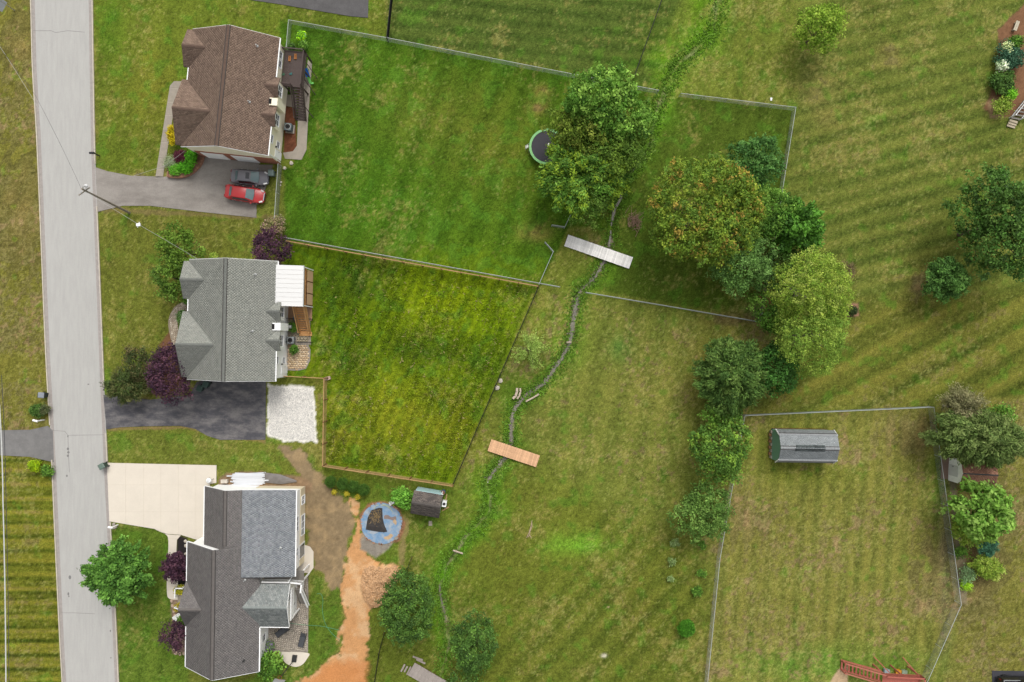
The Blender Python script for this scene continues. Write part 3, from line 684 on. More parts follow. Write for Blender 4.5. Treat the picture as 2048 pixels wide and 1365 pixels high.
def window(parent, c, n, wdt, hgt, panes=2, fm=None, horiz=False):
    """window on a wall: centre, outward normal (axis aligned, local)"""
    c = Vector(c); n = Vector(n); t = Vector((-n.y, n.x, 0)); fm = fm or white_p
    mb = MB(); M = Matrix((t, n, Vector((0, 0, 1)))).transposed()
    mb.box(c + n * 0.02 + Vector((0, 0, hgt / 2)), (wdt, 0.09, 0.09), M=M); mb.box(c + n * 0.035 - Vector((0, 0, hgt / 2)), (wdt + .1, 0.14, 0.08), M=M)
    for s_ in (-1, 1): mb.box(c + n * 0.022 + t * s_ * wdt / 2, (0.09, 0.09, hgt - .09), M=M)
    for i in range(1, panes): mb.box(c + n * 0.018 + t * (-wdt / 2 + wdt * i / panes), (0.06, 0.06, hgt - .09), M=M)
    mb.box(c + n * 0.012, (wdt - .09, 0.05, 0.05), M=M)
    f = obj('window', mb, fm, parent)
    for i in range(panes):
        mb = MB(); mb.box(c + n * 0.004 + t * (-wdt / 2 + wdt * (i + .5) / panes), (wdt / panes - .04, 0.02, hgt - .06), M=M); obj('pane', mb, glass_m, f)
    return f
def vent_pipe(parent, p, m=metal_l, h=0.45, r=0.06):
    mb = MB(); mb.lathe(p, [(r * 2.6, -0.05), (r * 2.4, 0.04), (r, 0.1), (r, h), (r * 0.7, h)], 10); return obj('vent_pipe', mb, m, parent)
def gable_wall(mb, x0, x1, y0, y1, ze, zr, xr):
    p = [(x0, 0), (x1, 0), (x1, ze), (xr, zr), (x0, ze)]
    vs = [(x, y0, z) for x, z in p] + [(x, y1, z) for x, z in p]
    mb.add(vs, [(0, 1, 2, 3, 4), (9, 8, 7, 6, 5), (0, 5, 6, 1), (1, 6, 7, 2), (4, 9, 5, 0), (2, 7, 8, 3), (3, 8, 9, 4)])
def railing(parent, pts, h, m, sp=0.13, bal=0.03, name='railing', cap=0.11, low=0.1):
    """post-and-baluster railing along local points; the balusters are one part"""
    for a, b in zip(pts[:-1], pts[1:]):
        a = Vector(a); b = Vector(b); d = b - a; L = d.length; n = max(2, int(L / sp)); up = Vector((0, 0, 1))
        mb = MB(); mb.bar(a + up * h, b + up * h, cap, 0.045); mb.bar(a + up * low, b + up * low, 0.05, 0.06)
        r_ = obj(name, mb, m, parent)
        for q in (a, b):
            mb = MB(); mb.box(q + up * (h / 2 + 0.03), (0.1, 0.1, h + 0.1)); obj('post', mb, m, r_)
        if n < 60:
            mb = MB()
            for i in range(1, n): mb.box(a + d * i / n + up * ((h + low) / 2), (bal, bal, h - low - 0.02))
            obj('balusters', mb, m, r_, 'stuff')
def stairs(parent, top, bot, wdir, wd, n, m, tread=0.2, stringer=True):
    """flight between two local points (left edge at the head and the foot)"""
    top = Vector(top); bot = Vector(bot); wv = Vector(wdir).normalized() * wd; d = (bot - top) / n; hz = Vector((d.x, d.y, 0)).normalized()
    for i in range(n):
        p = top + d * (i + 1); c = p + wv / 2 - hz * tread / 2
        M = Matrix((wv.normalized(), hz, Vector((0, 0, 1)))).transposed()
        mb = MB(); mb.box(c, (wd, tread, 0.045), M=M)
        obj('tread', mb, m, parent)
    if stringer:
        for k in (0, 1):
            mb = MB(); mb.bar(top + wv * k - Vector((0, 0, 0.15)), bot + wv * k - Vector((0, 0, 0.02)), 0.05, 0.26); obj('stringer', mb, m, parent)
def deck_boards(parent, x0, x1, y0, y1, z, m, along='x', bw=0.14):
    n = int((y1 - y0 if along == 'x' else x1 - x0) / bw); first = None
    for i in range(n):
        if first is None:
            mb = MB(); mb.box((0, 0, 0), ((x1 - x0, bw - 0.012, 0.03) if along == 'x' else (bw - 0.012, y1 - y0, 0.03)))
            first = obj('deck_board', mb, m, parent); o = first
        else: o = link('deck_board', first.data, parent)
        o.location = ((x0 + x1) / 2, y0 + bw * (i + .5), z) if along == 'x' else (x0 + bw * (i + .5), (y0 + y1) / 2, z)

def ranch(cpx, rz, a, b, cols, base, wallm, label, brickbase, capm, tv=.1):
    ZE, SL = 4.8, 0.43; ZR = ZE + SL * a
    c = P(*cpx, ZE); o = thing('house', label, 'house', (c.x, c.y, 0), R(rz))
    planes = [[(a, -b, ZE), (a, b, ZE), (0, b, ZR), (0, -b, ZR)], [(-a, b, ZE), (-a, -b, ZE), (0, -b, ZR), (0, b, ZR)]]
    caps = [((0, -b, ZR), (0, b, ZR))]
    def wing(y0, y1, xf, side):
        hw = (y1 - y0) / 2; yc = (y0 + y1) / 2; zr = ZE + SL * hw; xe = side * xf; xi = side * (a - hw) if True else 0; xi = side * max(a - hw - 0.0, 0.2)
        xin = xi
        planes.append([(xe, y0, ZE + .012), (side * (a - .02), y0, ZE + .012), (xin, yc, zr + .012), (xe, yc, zr + .012)])
        planes.append([(xe, y1, ZE + .012), (side * (a - .02), y1, ZE + .012), (xin, yc, zr + .012), (xe, yc, zr + .012)])
        caps.append(((xe, yc, zr + .012), (xin + side * .1, yc, zr + .012)))
        return zr, yc
    w1 = wing(2.35, 6.65, a + 0.6, -1); w2 = wing(-6.6, 0.9, a + 0.62, -1)
    wing(0.0, 2.2, a + 0.5, 1); wing(-3.4, -1.1, a + 0.5, 1)
    roof = roof_from(planes, o, cols, base, caps, cap_col=capm, var=tv, patchy=.02)
    vent_pipe(roof, (2.9, 5.2, ZR - 2.9 * SL)); vent_pipe(roof, (2.7, -1.2, ZR - 2.7 * SL))
    mb = MB(); gable_wall(mb, -a + .25, a - .25, -b + .25, b - .25, ZE - .07, ZR - .2, 0)
    for y0, y1 in ((2.6, 6.4), (-6.35, .65)):
        hw = (y1 - y0) / 2; yc = (y0 + y1) / 2; p = [(y0, 0), (y1, 0), (y1, ZE - .12), (yc, ZE + SL * hw - .14), (y0, ZE - .12)]
        mb.add([(-a - .3, y, z) for y, z in p] + [(-a + 1.2, y, z) for y, z in p], [(0, 4, 3, 2, 1), (0, 1, 6, 5), (1, 2, 7, 6), (4, 0, 5, 9), (2, 3, 8, 7), (3, 4, 9, 8)])
    for y0, y1 in ((.15, 2.05), (-3.25, -1.25)):
        hw = (y1 - y0) / 2; yc = (y0 + y1) / 2; p = [(y0, 2.3), (y1, 2.3), (y1, ZE - .12), (yc, ZE + SL * hw - .14), (y0, ZE - .12)]
        mb.add([(a + .12, y, z) for y, z in p] + [(a - .6, y, z) for y, z in p], [(0, 1, 2, 3, 4), (0, 5, 6, 1), (1, 6, 7, 2), (4, 9, 5, 0), (2, 7, 8, 3), (3, 8, 9, 4)])
    obj('wall', mb, wallm, o)
    xw = a - .25
    if brickbase:
        mb = MB(); mb.box((0.1, -b + .21, 1.25), (2 * a - .7, 0.1, 2.5)); mb.box((xw - .02, -b + .9, .5), (.08, 1.3, 1.0)); obj('brick_base', mb, brick_m, o)
        for x in (-2.6, 1.0):
            mb = MB(); mb.box((x, -b + .15, 1.15), (2.7, .08, 2.3)); g = obj('garage_door', mb, white_p, o)
            for k in range(4):
                mb = MB(); mb.box((x, -b + .1, .3 + k * .56), (2.6, .03, .5)); obj('panel', mb, white_p, g)
    many('gutter', white_p, o, [('box', (a + .05, (-b + -3.45) / 2, ZE - .06), (.13, b - 3.4, .12)), ('box', (a + .05, (2.25 + b) / 2, ZE - .06), (.13, b - 2.25, .12)), ('box', (-a - .05, 1.62, ZE - .06), (.13, 1.4, .12))])
    many('rake_board', white_p, o, [('bar', (x, s_ * (b + .015), ZE - .09), (0, s_ * (b + .015), ZR - .09), .03, .17) for s_ in (-1, 1) for x in (-a, a)])
    # wall pieces at the back
    for y, z in ((5.3, 3.6), (4.3, 3.6)): window(o, (xw, y, z), (1, 0, 0), .8, 1.3, 1)
    window(o, (a + .12, -2.25, 3.5), (1, 0, 0), 1.3, 1.2, 2); window(o, (xw, -4.5, 3.7), (1, 0, 0), .9, .9, 1); window(o, (xw, -4.6, 1.4), (1, 0, 0), .8, .9, 1); window(o, (a + .12, 1.1, 3.5), (1, 0, 0), 1.2, 1.2, 2)
    mb = MB(); mb.box((xw + .03, -5.7, 1.05), (.06, .95, 2.1)); d = obj('door', mb, white_p, o)
    mb = MB(); mb.box((xw + .08, -5.36, 1.0), (.07, .05, .12)); obj('handle', mb, metal_d, d)
    mb = MB(); mb.box((xw + .1, -5.0, 2.1), (.12, .14, .26)); obj('wall_lamp', mb, metal_d, o)
    mb = MB(); mb.box((a - .02, -.62, 3.6), (1.1, .85, 2.75)); ch = obj('chimney', mb, wallm, o)
    mb = MB(); mb.box((a - .32, -.62, 4.985), (.36, .6, .03)); obj('flue_vent', mb, dark_m, ch)
    mb = MB(); mb.box((xw + .04, -b + .4, 2.3), (.08, .1, 4.5)); obj('downspout', mb, white_p, o)
    return o
BROWN = [A(144, 122, 107), A(138, 117, 102), A(129, 109, 96), A(148, 126, 110)]
GREY = [A(160, 161, 152), A(157, 158, 150), A(153, 155, 147), A(164, 165, 156)]
ranch((460.6, 184.9), -5.8, 5.0, 6.75, BROWN, mat('brown_shingle_base', A(112, 94, 82), rough=.95), cream, 'brown shingled house with cream siding and dark brown deck', True, mat('brown_cap', A(112, 92, 80), rough=.95))
ranch((464.5, 641), -1.2, 5.05, 6.85, GREY, mat('grey_shingle_base', A(134, 136, 128), rough=.95), whites, 'grey shingled house with white siding and a white flat porch roof', False, mat('grey_cap', A(124, 126, 120), rough=.95), .05)

def hframe(cpx, rz):                                  # frame of a house: thing location for the decks that stand beside it
    c = P(*cpx, 4.8); return (c.x, c.y, 0), R(rz)
# dark deck behind the brown house
deck_d = mat('dark_stain', A(92, 78, 74), rough=0.7, var=0.12, scale=2, objvar=0.08, fine=.05)
l_, r_ = hframe((460.6, 184.9), -5.8)
dk = thing('wooden_deck', 'dark brown raised deck with stairs behind the brown house', 'deck', l_, r_)
deck_boards(dk, 4.82, 7.4, 2.1, 6.3, 2.5, deck_d, 'y')
mb = MB(); mb.box((6.1, 2.13, 2.36), (2.6, .05, .24)); mb.box((6.1, 6.27, 2.36), (2.6, .05, .24)); mb.box((7.38, 4.2, 2.36), (.05, 4.08, .24)); obj('rim_joist', mb, deck_d, dk)
for x, y in ((7.3, 2.2), (7.3, 4.2), (7.3, 6.2), (5.2, 2.2)):
    mb = MB(); mb.box((x, y, 1.2), (.14, .14, 2.4)); obj('support_post', mb, deck_d, dk)
railing(dk, [(4.85, 6.25, 2.5), (7.35, 6.25, 2.5), (7.35, 2.15, 2.5)], .95, deck_d); railing(dk, [(4.85, 2.15, 2.5), (6.15, 2.15, 2.5)], .95, deck_d)
stairs(dk, (6.2, 2.1, 2.5), (6.2, -1.05, 0.05), (1, 0, 0), 1.2, 12, deck_d)
for x in (6.2, 7.4):
    mb = MB(); mb.bar((x, 2.05, 3.45), (x, -1.0, 1.0), .1, .05); mb.bar((x, 2.05, 2.7), (x, -1.0, .25), .05, .06)
    rr_ = obj('stair_rail', mb, deck_d, dk)
    mb = MB()
    for i in range(1, 24): t = i / 24; mb.box((x, 2.05 - 3.05 * t, 3.05 - 2.45 * t), (.03, .03, .75))
    obj('balusters', mb, deck_d, rr_, 'stuff')
    mb = MB(); mb.box((x, -1.0, .55), (.1, .1, 1.1)); obj('post', mb, deck_d, rr_)
for x, y in ((7.4, 5.2), (7.4, 3.2), (7.42, .4)):
    mb = MB(); mb.bar((x, y, 2.2), (x + .75, y - .9, 0.03), .09, .09); obj('brace', mb, deck_d, dk)
Mw = Matrix.Translation(l_) @ Matrix.Rotation(r_, 4, 'Z')
def at1(x, y, z=0): return Mw @ Vector((x, y, z))
seat_m = mat('orange_canvas', A(196, 130, 72), rough=.8, var=.1)
for i, (x, y, lb) in enumerate(((5.55, 5.35, 'orange seat cushion on dark deck nearer the house wall'), (6.2, 5.65, 'orange seat cushion on dark deck nearer the outer railing'))):
    t = thing('deck_cushion', lb, 'cushion', at1(x, y, 2.515), r_ + .1 * i, 'orange cushions on the dark deck')
    mb = MB(); mb.box((0, 0, .07), (.26, .62, .12)); obj('pad', mb, seat_m, t)
    mb = MB(); mb.bar((0, -.31, .15), (0, .31, .15), .05, .03); obj('strap', mb, mat('strap_brown', A(130, 84, 50)), t)
for x, y, lb, c in ((5.85, 3.55, 'teal toy lying on the dark deck boards', (50, 120, 116)), (4.98, 3.4, 'small green toy on dark deck by the house wall', (80, 130, 100))):
    t = at1(x, y, 2.53); mb = MB(); mb.box((0, 0, .04), (.3, .16, .08)); mb.box((.1, .1, .05), (.12, .18, .07), .6); o = obj('toy', mb, mat(lb, A(*c), rough=.5)); o.location = t; tag(o, lb, 'toy')
# things under the deck
def ac_unit(p, rz, label, body):
    t = thing('heat_pump', label, 'heat pump', p, rz, 'outdoor heat pumps behind the houses')
    mb = MB(); mb.box((0.05, -.05, .06), (1.05, 1.0, .12)); obj('pad', mb, conc_g, t)
    mb = MB(); mb.prism([(-.38, -.42), (.38, -.42), (.42, -.38), (.42, .38), (.38, .42), (-.38, .42), (-.42, .38), (-.42, -.38)], .12, .9); obj('cabinet', mb, body, t)
    mb = MB(); mb.lathe((0, 0, .9), [(.36, 0), (.36, .02), (.3, .02), (.3, 0.005)], 20); obj('fan_ring', mb, metal_l, t)
    mb = MB(); mb.lathe((0, 0, .903), [(.3, 0), (.3, .006)], 20); obj('fan_well', mb, dark_m, t)
    mb = MB()
    for i in range(5): mb.box((0, 0, .935), (.08, .58, .012), i * math.pi / 5)
    obj('guard', mb, metal_d, t)
    mb = MB()
    for i in range(10):
        for s_ in (-1, 1): mb.box((s_ * .425, -.34 + i * .075, .5), (.012, .02, .7)); mb.box((-.34 + i * .075, s_ * .425, .5), (.02, .012, .7))
    obj('grille', mb, metal_d, t)
ac_unit(P(578, 256, .4) * 1, r_, 'grey heat pump on brown mulch behind the brown house', mat('ac_grey', A(122, 136, 140), rough=.5))
ac_unit(P(583, 681, .4) * 1, R(-1), 'pale grey heat pump on pavers behind the grey house', mat('ac_pale', A(164, 170, 172), rough=.5))
for o in bpy.data.objects:
    if o.name.startswith('heat_pump'): o.location.z = 0
p = P(617, 152); t = thing('toy_slide', 'blue and lime plastic toy slide beside the dark deck', 'slide', (p.x, p.y, .03), .2)
mb = MB(); mb.bar((0, .6, .75), (.05, -.35, .5), .42, .06); mb.bar((.2, .6, .8), (.25, -.35, .55), .05, .14); mb.bar((-.2, .6, .8), (-.15, -.35, .55), .05, .14); obj('chute', mb, mat('blue_plastic', A(38, 120, 214), rough=.4), t)
mb = MB(); mb.bar((.02, -.35, .5), (.1, -1.0, .1), .3, .06); mb.bar((.1, -1.0, .08), (.45, -1.05, .08), .2, .08); obj('ladder', mb, mat('lime_plastic', A(132, 220, 110), rough=.4), t)
for k in (-.18, .18):
    mb = MB(); mb.bar((k, .58, .75), (k, .68, 0), .06, .06); obj('leg', mb, MATS['lime_plastic'], t)

# porch roof, deck and stairs behind the grey house
l2, r2 = hframe((464.5, 641), -1.2)
pine = mat('pine_deck', A(224, 168, 108), rough=0.8, var=0.14, scale=2, objvar=0.1, fine=.05)
pine_d = mat('pine_dark', A(112, 74, 44), rough=0.8, var=0.14, scale=2)
ply = mat('plywood_skirt', A(232, 190, 150), rough=0.85, var=0.08, scale=1.2)
ar = thing('porch_roof', 'white ribbed metal porch roof on posts behind the grey house', 'porch roof', l2, r2)
n = 9
for i in range(n):
    y0 = 1.75 + i * (6.45 - 1.75) / n; y1 = 1.75 + (i + 1) * (6.45 - 1.75) / n - .01
    mb = MB(); mb.slab([(4.6, y0, 4.92), (7.9, y0, 4.42), (7.9, y1, 4.42), (4.6, y1, 4.92)], .06); mb.bar((4.6, y0 + .03, 4.935), (7.9, y0 + .03, 4.435), .05, .012)
    obj('roof_panel', mb, mat('white_metal_sheet', A(244, 243, 240), rough=.35, var=.02, scale=1, objvar=.02), ar)
mb = MB(); mb.box((7.94, 4.1, 4.36), (.09, 4.72, .16)); obj('gutter', mb, metal_l, ar)
for y in (1.9, 6.35):
    mb = MB(); mb.box((7.75, y, 2.2), (.1, .1, 4.3)); obj('post', mb, white_p, ar)
dk2 = thing('wooden_deck', 'orange pine deck with stairs and skirt panels behind the grey house', 'deck', l2, r2)
deck_boards(dk2, 4.82, 7.65, 2.0, 6.2, 2.5, pine, 'y')
railing(dk2, [(7.65, 6.2, 2.5), (7.65, 2.0, 2.5)], .95, pine, .16)
railing(dk2, [(4.9, 6.2, 2.5), (7.55, 6.2, 2.5)], .95, pine, .16)
for i in range(3):
    y0 = 2.05 + i * 1.4; mb = MB(); mb.box((7.72, y0 + .68, 1.15), (.03, 1.32, 2.2)); obj('skirt_panel', mb, ply, dk2)
    mb = MB(); mb.box((7.7, y0, 1.25), (.1, .1, 2.5)); obj('support_post', mb, pine_d, dk2)
mb = MB(); mb.box((6.2, 2.0, 2.36), (2.8, .05, .24)); mb.box((7.66, 4.1, 2.38), (.05, 4.2, .2)); obj('rim_joist', mb, pine_d, dk2)
stairs(dk2, (6.35, 2.0, 2.5), (6.35, -1.2, .1), (1, 0, 0), 1.25, 12, pine)
mb = MB(); mb.box((7.0, -1.35, .12), (1.5, .5, .12)); obj('landing', mb, pine, dk2)
for x in (6.35, 7.62):
    mb = MB(); mb.bar((x, 1.95, 3.4), (x, -1.2, 1.0), .12, .05); mb.bar((x, 1.95, 2.72), (x, -1.2, .35), .06, .09); rr_ = obj('stair_rail', mb, mat('pine_rail', A(206, 158, 104), rough=.8, var=.1), dk2)
    mb = MB(); mb.box((x, -1.2, .5), (.11, .11, 1.1)); obj('post', mb, pine, rr_)
    mb = MB()
    for i in range(1, 20): t = i / 20; mb.box((x, 1.95 - 3.15 * t, 3.0 - 2.4 * t), (.035, .035, .75))
    obj('balusters', mb, pine, rr_, 'stuff')
Mw2 = Matrix.Translation(l2) @ Matrix.Rotation(r2, 4, 'Z')
def at2(x, y, z=0): return Mw2 @ Vector((x, y, z))
sheet('patio', [(574, 612), (625, 544), (624, 642), (574, 640)], mat('tan_slab', A(190, 152, 122), rough=.9, var=.12), .024)
t = at2(6.0, .55); o = thing('paddling_tub', 'round blue plastic tub under the pine stairs', 'tub', (t.x, t.y, .03))
mb = MB(); mb.lathe((0, 0, 0), [(.36, 0), (.42, .3), (.45, .3), (.45, .33), (.4, .33), (.35, .05)], 20); obj('shell', mb, mat('tub_blue', A(84, 150, 186), rough=.4), o); mb = MB(); mb.lathe((0, 0, .06), [(.35, 0), (.36, .02)], 18); obj('water', mb, mat('tub_water', A(120, 150, 160), rough=.1), o)
t = at2(5.3, -.55); o = thing('gas_meter', 'small grey utility box on a stand by the white wall', 'utility box', (t.x, t.y, 0), r2)
mb = MB(); mb.box((0, 0, 1.0), (.62, .4, .5)); obj('cabinet', mb, metal_l, o); mb = MB(); mb.lathe((.12, 0, 1.25), [(.14, 0), (.14, .12), (.05, .16)], 12); obj('dial', mb, metal_l, o); mb = MB(); mb.tube((0, 0, 0), (0, 0, .8), .05); obj('pipe', mb, metal_d, o)
for y, lb in ((.45, 'dark iron trellis rail by the pine stairs'), (-2.35, 'dark iron trellis rail south of the pale heat pump')):
    a_ = at2(5.0, y); b_ = at2(7.75, y); o = thing('trellis_rail', lb, 'trellis', a_, 0, 'dark trellis rails behind the grey house'); d = b_ - a_
    mb = MB(); mb.bar((0, 0, 1.2), d + Vector((0, 0, 1.2)), .05, .05); mb.bar((0, 0, .15), d + Vector((0, 0, .15)), .05, .05); obj('rail', mb, metal_d, o)
    mb = MB()
    for i in range(1, 16): mb.box(d * i / 16 + Vector((0, 0, .68)), (.02, .02, 1.0))
    obj('bars', mb, metal_d, o, 'stuff')
    for q in (0, .5, 1):
        mb = MB(); mb.box(d * q + Vector((0, 0, .62)), (.07, .07, 1.25)); obj('post', mb, metal_d, o)
# porch step in front of the grey house
t = at2(-5.35, 2.0); o = thing('porch_steps', 'small brick-red timber porch steps in front of the grey house', 'steps', (t.x, t.y, 0), r2)
for i in range(8):
    mb = MB(); mb.box((-.6 + i * .15, 0, .5 + .012 * i), (.14, 1.4, .05)); obj('plank', mb, mat('red_pine', A(196, 128, 88), rough=.8, objvar=.08), o)
mb = MB(); mb.box((0, 0, .24), (1.15, 1.35, .46)); obj('box_frame', mb, MATS['red_pine'], o)

# ---------------- the dark roofed house with the blue-grey addition
c3 = P(447, 1165); h3 = thing('house', 'white house with dark brown roof and lighter blue-grey shingled addition', 'house', (c3.x, c3.y, 0), R(-0.8))
M3i = (Matrix.Translation((c3.x, c3.y, 0)) @ Matrix.Rotation(R(-0.8), 4, 'Z')).inverted()
ox, oy = c3.x, c3.y
def q3(x, y, z): return (x - ox, y - oy, z)          # world metres -> local (rotation is small)
DK = [A(136, 131, 128), A(132, 127, 125), A(128, 124, 122), A(140, 135, 132)]
BG = [A(156, 160, 163), A(150, 154, 158), A(143, 147, 152), A(161, 164, 167)]
dkb = mat('dark_shingle_base', A(118, 113, 112), rough=.95); bgb = mat('bluegrey_shingle_base', A(96, 101, 106), rough=.95); snb = mat('sunroom_shingle_base', A(122, 126, 124), rough=.95)
pA = [[q3(-36.06, -16.97, 3.0), q3(-36.06, -24.6, 3.0), q3(-32.72, -24.6, 5.3), q3(-32.72, -16.97, 5.3)],
      [q3(-30.6, -16.97, 4.66), q3(-30.6, -24.6, 4.66), q3(-32.72, -24.6, 5.3), q3(-32.72, -16.97, 5.3)]]
pB = [[q3(-38.0, -23.5, 3.0), q3(-38.0, -38.1, 3.0), q3(-33.6, -38.1, 6.1), q3(-33.6, -23.5, 6.1)],
      [q3(-29.15, -23.5, 3.9), q3(-29.15, -38.1, 3.9), q3(-33.6, -38.1, 6.1), q3(-33.6, -23.5, 6.1)]]
pD = [[q3(-38.15, -28.2, 2.99), q3(-37.9, -28.2, 2.99), q3(-35.4, -30.75, 4.78), q3(-38.15, -30.75, 4.78)],
      [q3(-38.15, -33.3, 2.99), q3(-37.9, -33.3, 2.99), q3(-35.4, -30.75, 4.78), q3(-38.15, -30.75, 4.78)]]
capd = mat('dark_cap', A(118, 112, 108), rough=.95)
rf = roof_from(pA + pB + pD, h3, DK, dkb, [(q3(-32.72, -16.97, 5.3), q3(-32.72, -23.3, 5.3)), (q3(-33.6, -23.5, 6.1), q3(-33.6, -38.1, 6.1)), (q3(-38.15, -30.75, 4.78), q3(-35.4, -30.75, 4.78))], cap_col=capd, row=.16, var=.06, patchy=.02)
vent_pipe(rf, q3(-30.6, -27.3, 4.6)); vent_pipe(rf, q3(-30.6, -36.5, 4.6), metal_d)
rf2 = roof_from([[q3(-24.97, -16.97, 4.4), q3(-24.97, -26.95, 4.4), q3(-30.95, -26.95, 4.86), q3(-30.95, -16.97, 4.86)]], h3, BG, bgb, row=.22, width=.26, var=.09, patchy=.0, name='addition_roof')
vent_pipe(rf2, q3(-26.6, -23.6, 4.52)); 
rf3 = roof_from([[q3(-25.75, -28.0, 3.8), q3(-30.2, -28.0, 3.8), q3(-30.9, -30.4, 4.75), q3(-25.75, -30.4, 4.75)], [q3(-25.75, -32.95, 3.8), q3(-30.2, -32.95, 3.8), q3(-30.9, -30.4, 4.75), q3(-25.75, -30.4, 4.75)]],
      h3, [A(156, 160, 157), A(148, 153, 150), A(140, 145, 143), A(163, 166, 162)], snb, [(q3(-25.75, -30.4, 4.77), q3(-30.7, -30.4, 4.77))], cap_col=mat('sunroom_cap', A(150, 156, 152), rough=.95), row=.22, width=.26, name='sunroom_roof', var=.09, patchy=0)
mb = MB()
gable_wall(mb, -37.7 - ox, -29.45 - ox, -37.75 - oy, -23.8 - oy, 2.9, 5.9, -33.6 - ox)
gable_wall(mb, -35.8 - ox, -30.7 - ox, -23.9 - oy, -17.4 - oy, 2.95, 5.1, -32.72 - ox)
mb.prism([q3(-30.75, -17.4, 0)[:2], q3(-25.3, -17.4, 0)[:2], q3(-25.3, -26.6, 0)[:2], q3(-30.75, -26.6, 0)[:2]], 1.72, 4.22)
obj('wall', mb, whites, h3)
mb = MB(); mb.prism([q3(-30.7, -17.46, 0)[:2], q3(-25.22, -17.46, 0)[:2], q3(-25.22, -26.6, 0)[:2], q3(-30.7, -26.6, 0)[:2]], 0, 1.7); obj('lower_wall', mb, tan_s, h3)
mb = MB(); gm_ = [(-32.7, 0), (-28.25, 0), (-28.25, 3.68), (-30.4, 4.5), (-32.7, 3.68)]
mb.add([(-26.05 - ox, y - oy, z) for y, z in gm_] + [(-29.6 - ox, y - oy, z) for y, z in gm_], [(0, 1, 2, 3, 4), (1, 6, 7, 2), (0, 4, 9, 5), (2, 7, 8, 3), (3, 8, 9, 4)]); obj('sunroom_wall', mb, whites, h3)
many('rake_board', white_p, h3, [('bar', a, b, .04, .2) for a, b in ((q3(-38.0, -23.47, 2.9), q3(-33.6, -23.47, 6.0)), (q3(-38.0, -38.13, 2.9), q3(-33.6, -38.13, 6.0)), (q3(-29.15, -38.13, 3.8), q3(-33.6, -38.13, 6.0)), (q3(-36.06, -16.94, 2.9), q3(-32.72, -16.94, 5.2)), (q3(-30.9, -16.94, 4.66), q3(-32.72, -16.94, 5.2)), (q3(-30.9, -16.94, 4.75), q3(-24.95, -16.94, 4.3)), (q3(-25.7, -28, 3.73), q3(-25.7, -30.4, 4.68)), (q3(-25.7, -32.95, 3.73), q3(-25.7, -30.4, 4.68)))])
many('gutter', white_p, h3, [('bar', q3(x0_, y0_, z0_), q3(x1_, y1_, z0_), .13, .12) for x0_, y0_, x1_, y1_, z0_ in ((-38.05, -23.5, -38.05, -28.1, 2.93), (-38.05, -33.4, -38.05, -38.1, 2.93), (-36.12, -17, -36.12, -23.3, 2.93), (-29.08, -33.1, -29.08, -38.1, 3.83), (-24.9, -17, -24.9, -26.9, 4.33), (-25.75, -33.0, -29.3, -33.0, 3.73))])
for (x, y, z, wd_, hg, pn) in ((-25.3, -21.3, 3.0, 1.7, 1.25, 3), (-25.3, -24.6, 2.9, .9, 1.1, 2)): window(h3, q3(x, y, z), (1, 0, 0), wd_, hg, pn)
for (x, y, z, wd_, hg, pn) in ((-25.22, -18.9, .9, 1.0, 1.1, 2), (-25.22, -21.9, .9, 2.4, 1.2, 3)): window(h3, q3(x, y, z), (1, 0, 0), wd_, hg, pn)
mb = MB(); mb.box(q3(-25.2, -24.9, 1.05), (.06, 1.7, 2.1)); d_ = obj('patio_door', mb, white_p, h3); mb = MB(); mb.box(q3(-25.16, -24.9, 1.1), (.04, 1.4, 1.7)); obj('pane', mb, glass_m, d_)
window(h3, q3(-29.45, -35.2, 1.6), (1, 0, 0), .9, 1.1, 1); window(h3, q3(-26.05, -29.6, 2.9), (1, 0, 0), 1.3, 1.0, 2)
mb = MB(); mb.box(q3(-28.0, -17.36, 3.4), (.08, .12, .3)); obj('wall_lamp', mb, metal_d, h3)
# white railed deck behind it
wd = thing('white_railed_deck', 'white railed upper deck with grey stairs behind the white house', 'deck', (c3.x, c3.y, 0), R(-0.8))
grey_w = mat('grey_deck_board', A(140, 134, 126), rough=.8, var=.12, objvar=.08)
deck_boards(wd, -29.2 - ox, -24.5 - ox, -28.0 - oy, -26.75 - oy, 2.4, grey_w, 'x')
railing(wd, [q3(-29.1, -27.95, 2.4), q3(-25.9, -27.95, 2.4)], 1.0, white_p, .13, .04, cap=.13); railing(wd, [q3(-25.9, -27.95, 2.4), q3(-24.5, -28.1, 2.4), q3(-24.6, -29.1, 2.4)], 1.0, white_p, .13, .04, cap=.16)
railing(wd, [q3(-25.75, -28.9, 2.2), q3(-25.75, -32.4, 2.2)], 1.0, white_p, .14, .04, cap=.14)
stairs(wd, q3(-25.6, -29.0, 2.4), q3(-25.6, -31.7, .05), (1, 0, 0), 1.0, 11, grey_w)
mb = MB(); mb.bar(q3(-24.55, -29.1, 3.3), q3(-24.45, -31.75, 1.0), .16, .06); mb.bar(q3(-24.55, -29.1, 2.6), q3(-24.45, -31.75, .3), .07, .08); sr_ = obj('stair_rail', mb, white_p, wd)
mb = MB()
for i in range(1, 18): t = i / 18; mb.box(Vector(q3(-24.55, -29.1, 2.95)) * (1 - t) + Vector(q3(-24.45, -31.75, .65)) * t, (.035, .035, .7))
obj('balusters', mb, white_p, sr_, 'stuff')
for x, y in ((-24.6, -28.0), (-24.6, -26.9), (-25.75, -32.3)):
    mb = MB(); mb.box(q3(x, y, 1.15), (.14, .14, 2.3)); obj('support_post', mb, white_p, wd)
mb = MB(); mb.bar(q3(-25.2, -26.7, 3.3), q3(-25.9, -27.8, 4.0), .06, .06); obj('brace', mb, white_p, wd)
p = P(537, 1152, 2.6); o = thing('patio_umbrella', 'folded teal umbrella lying on the shaded white railed deck', 'umbrella', (p.x, p.y + .15, 2.42))
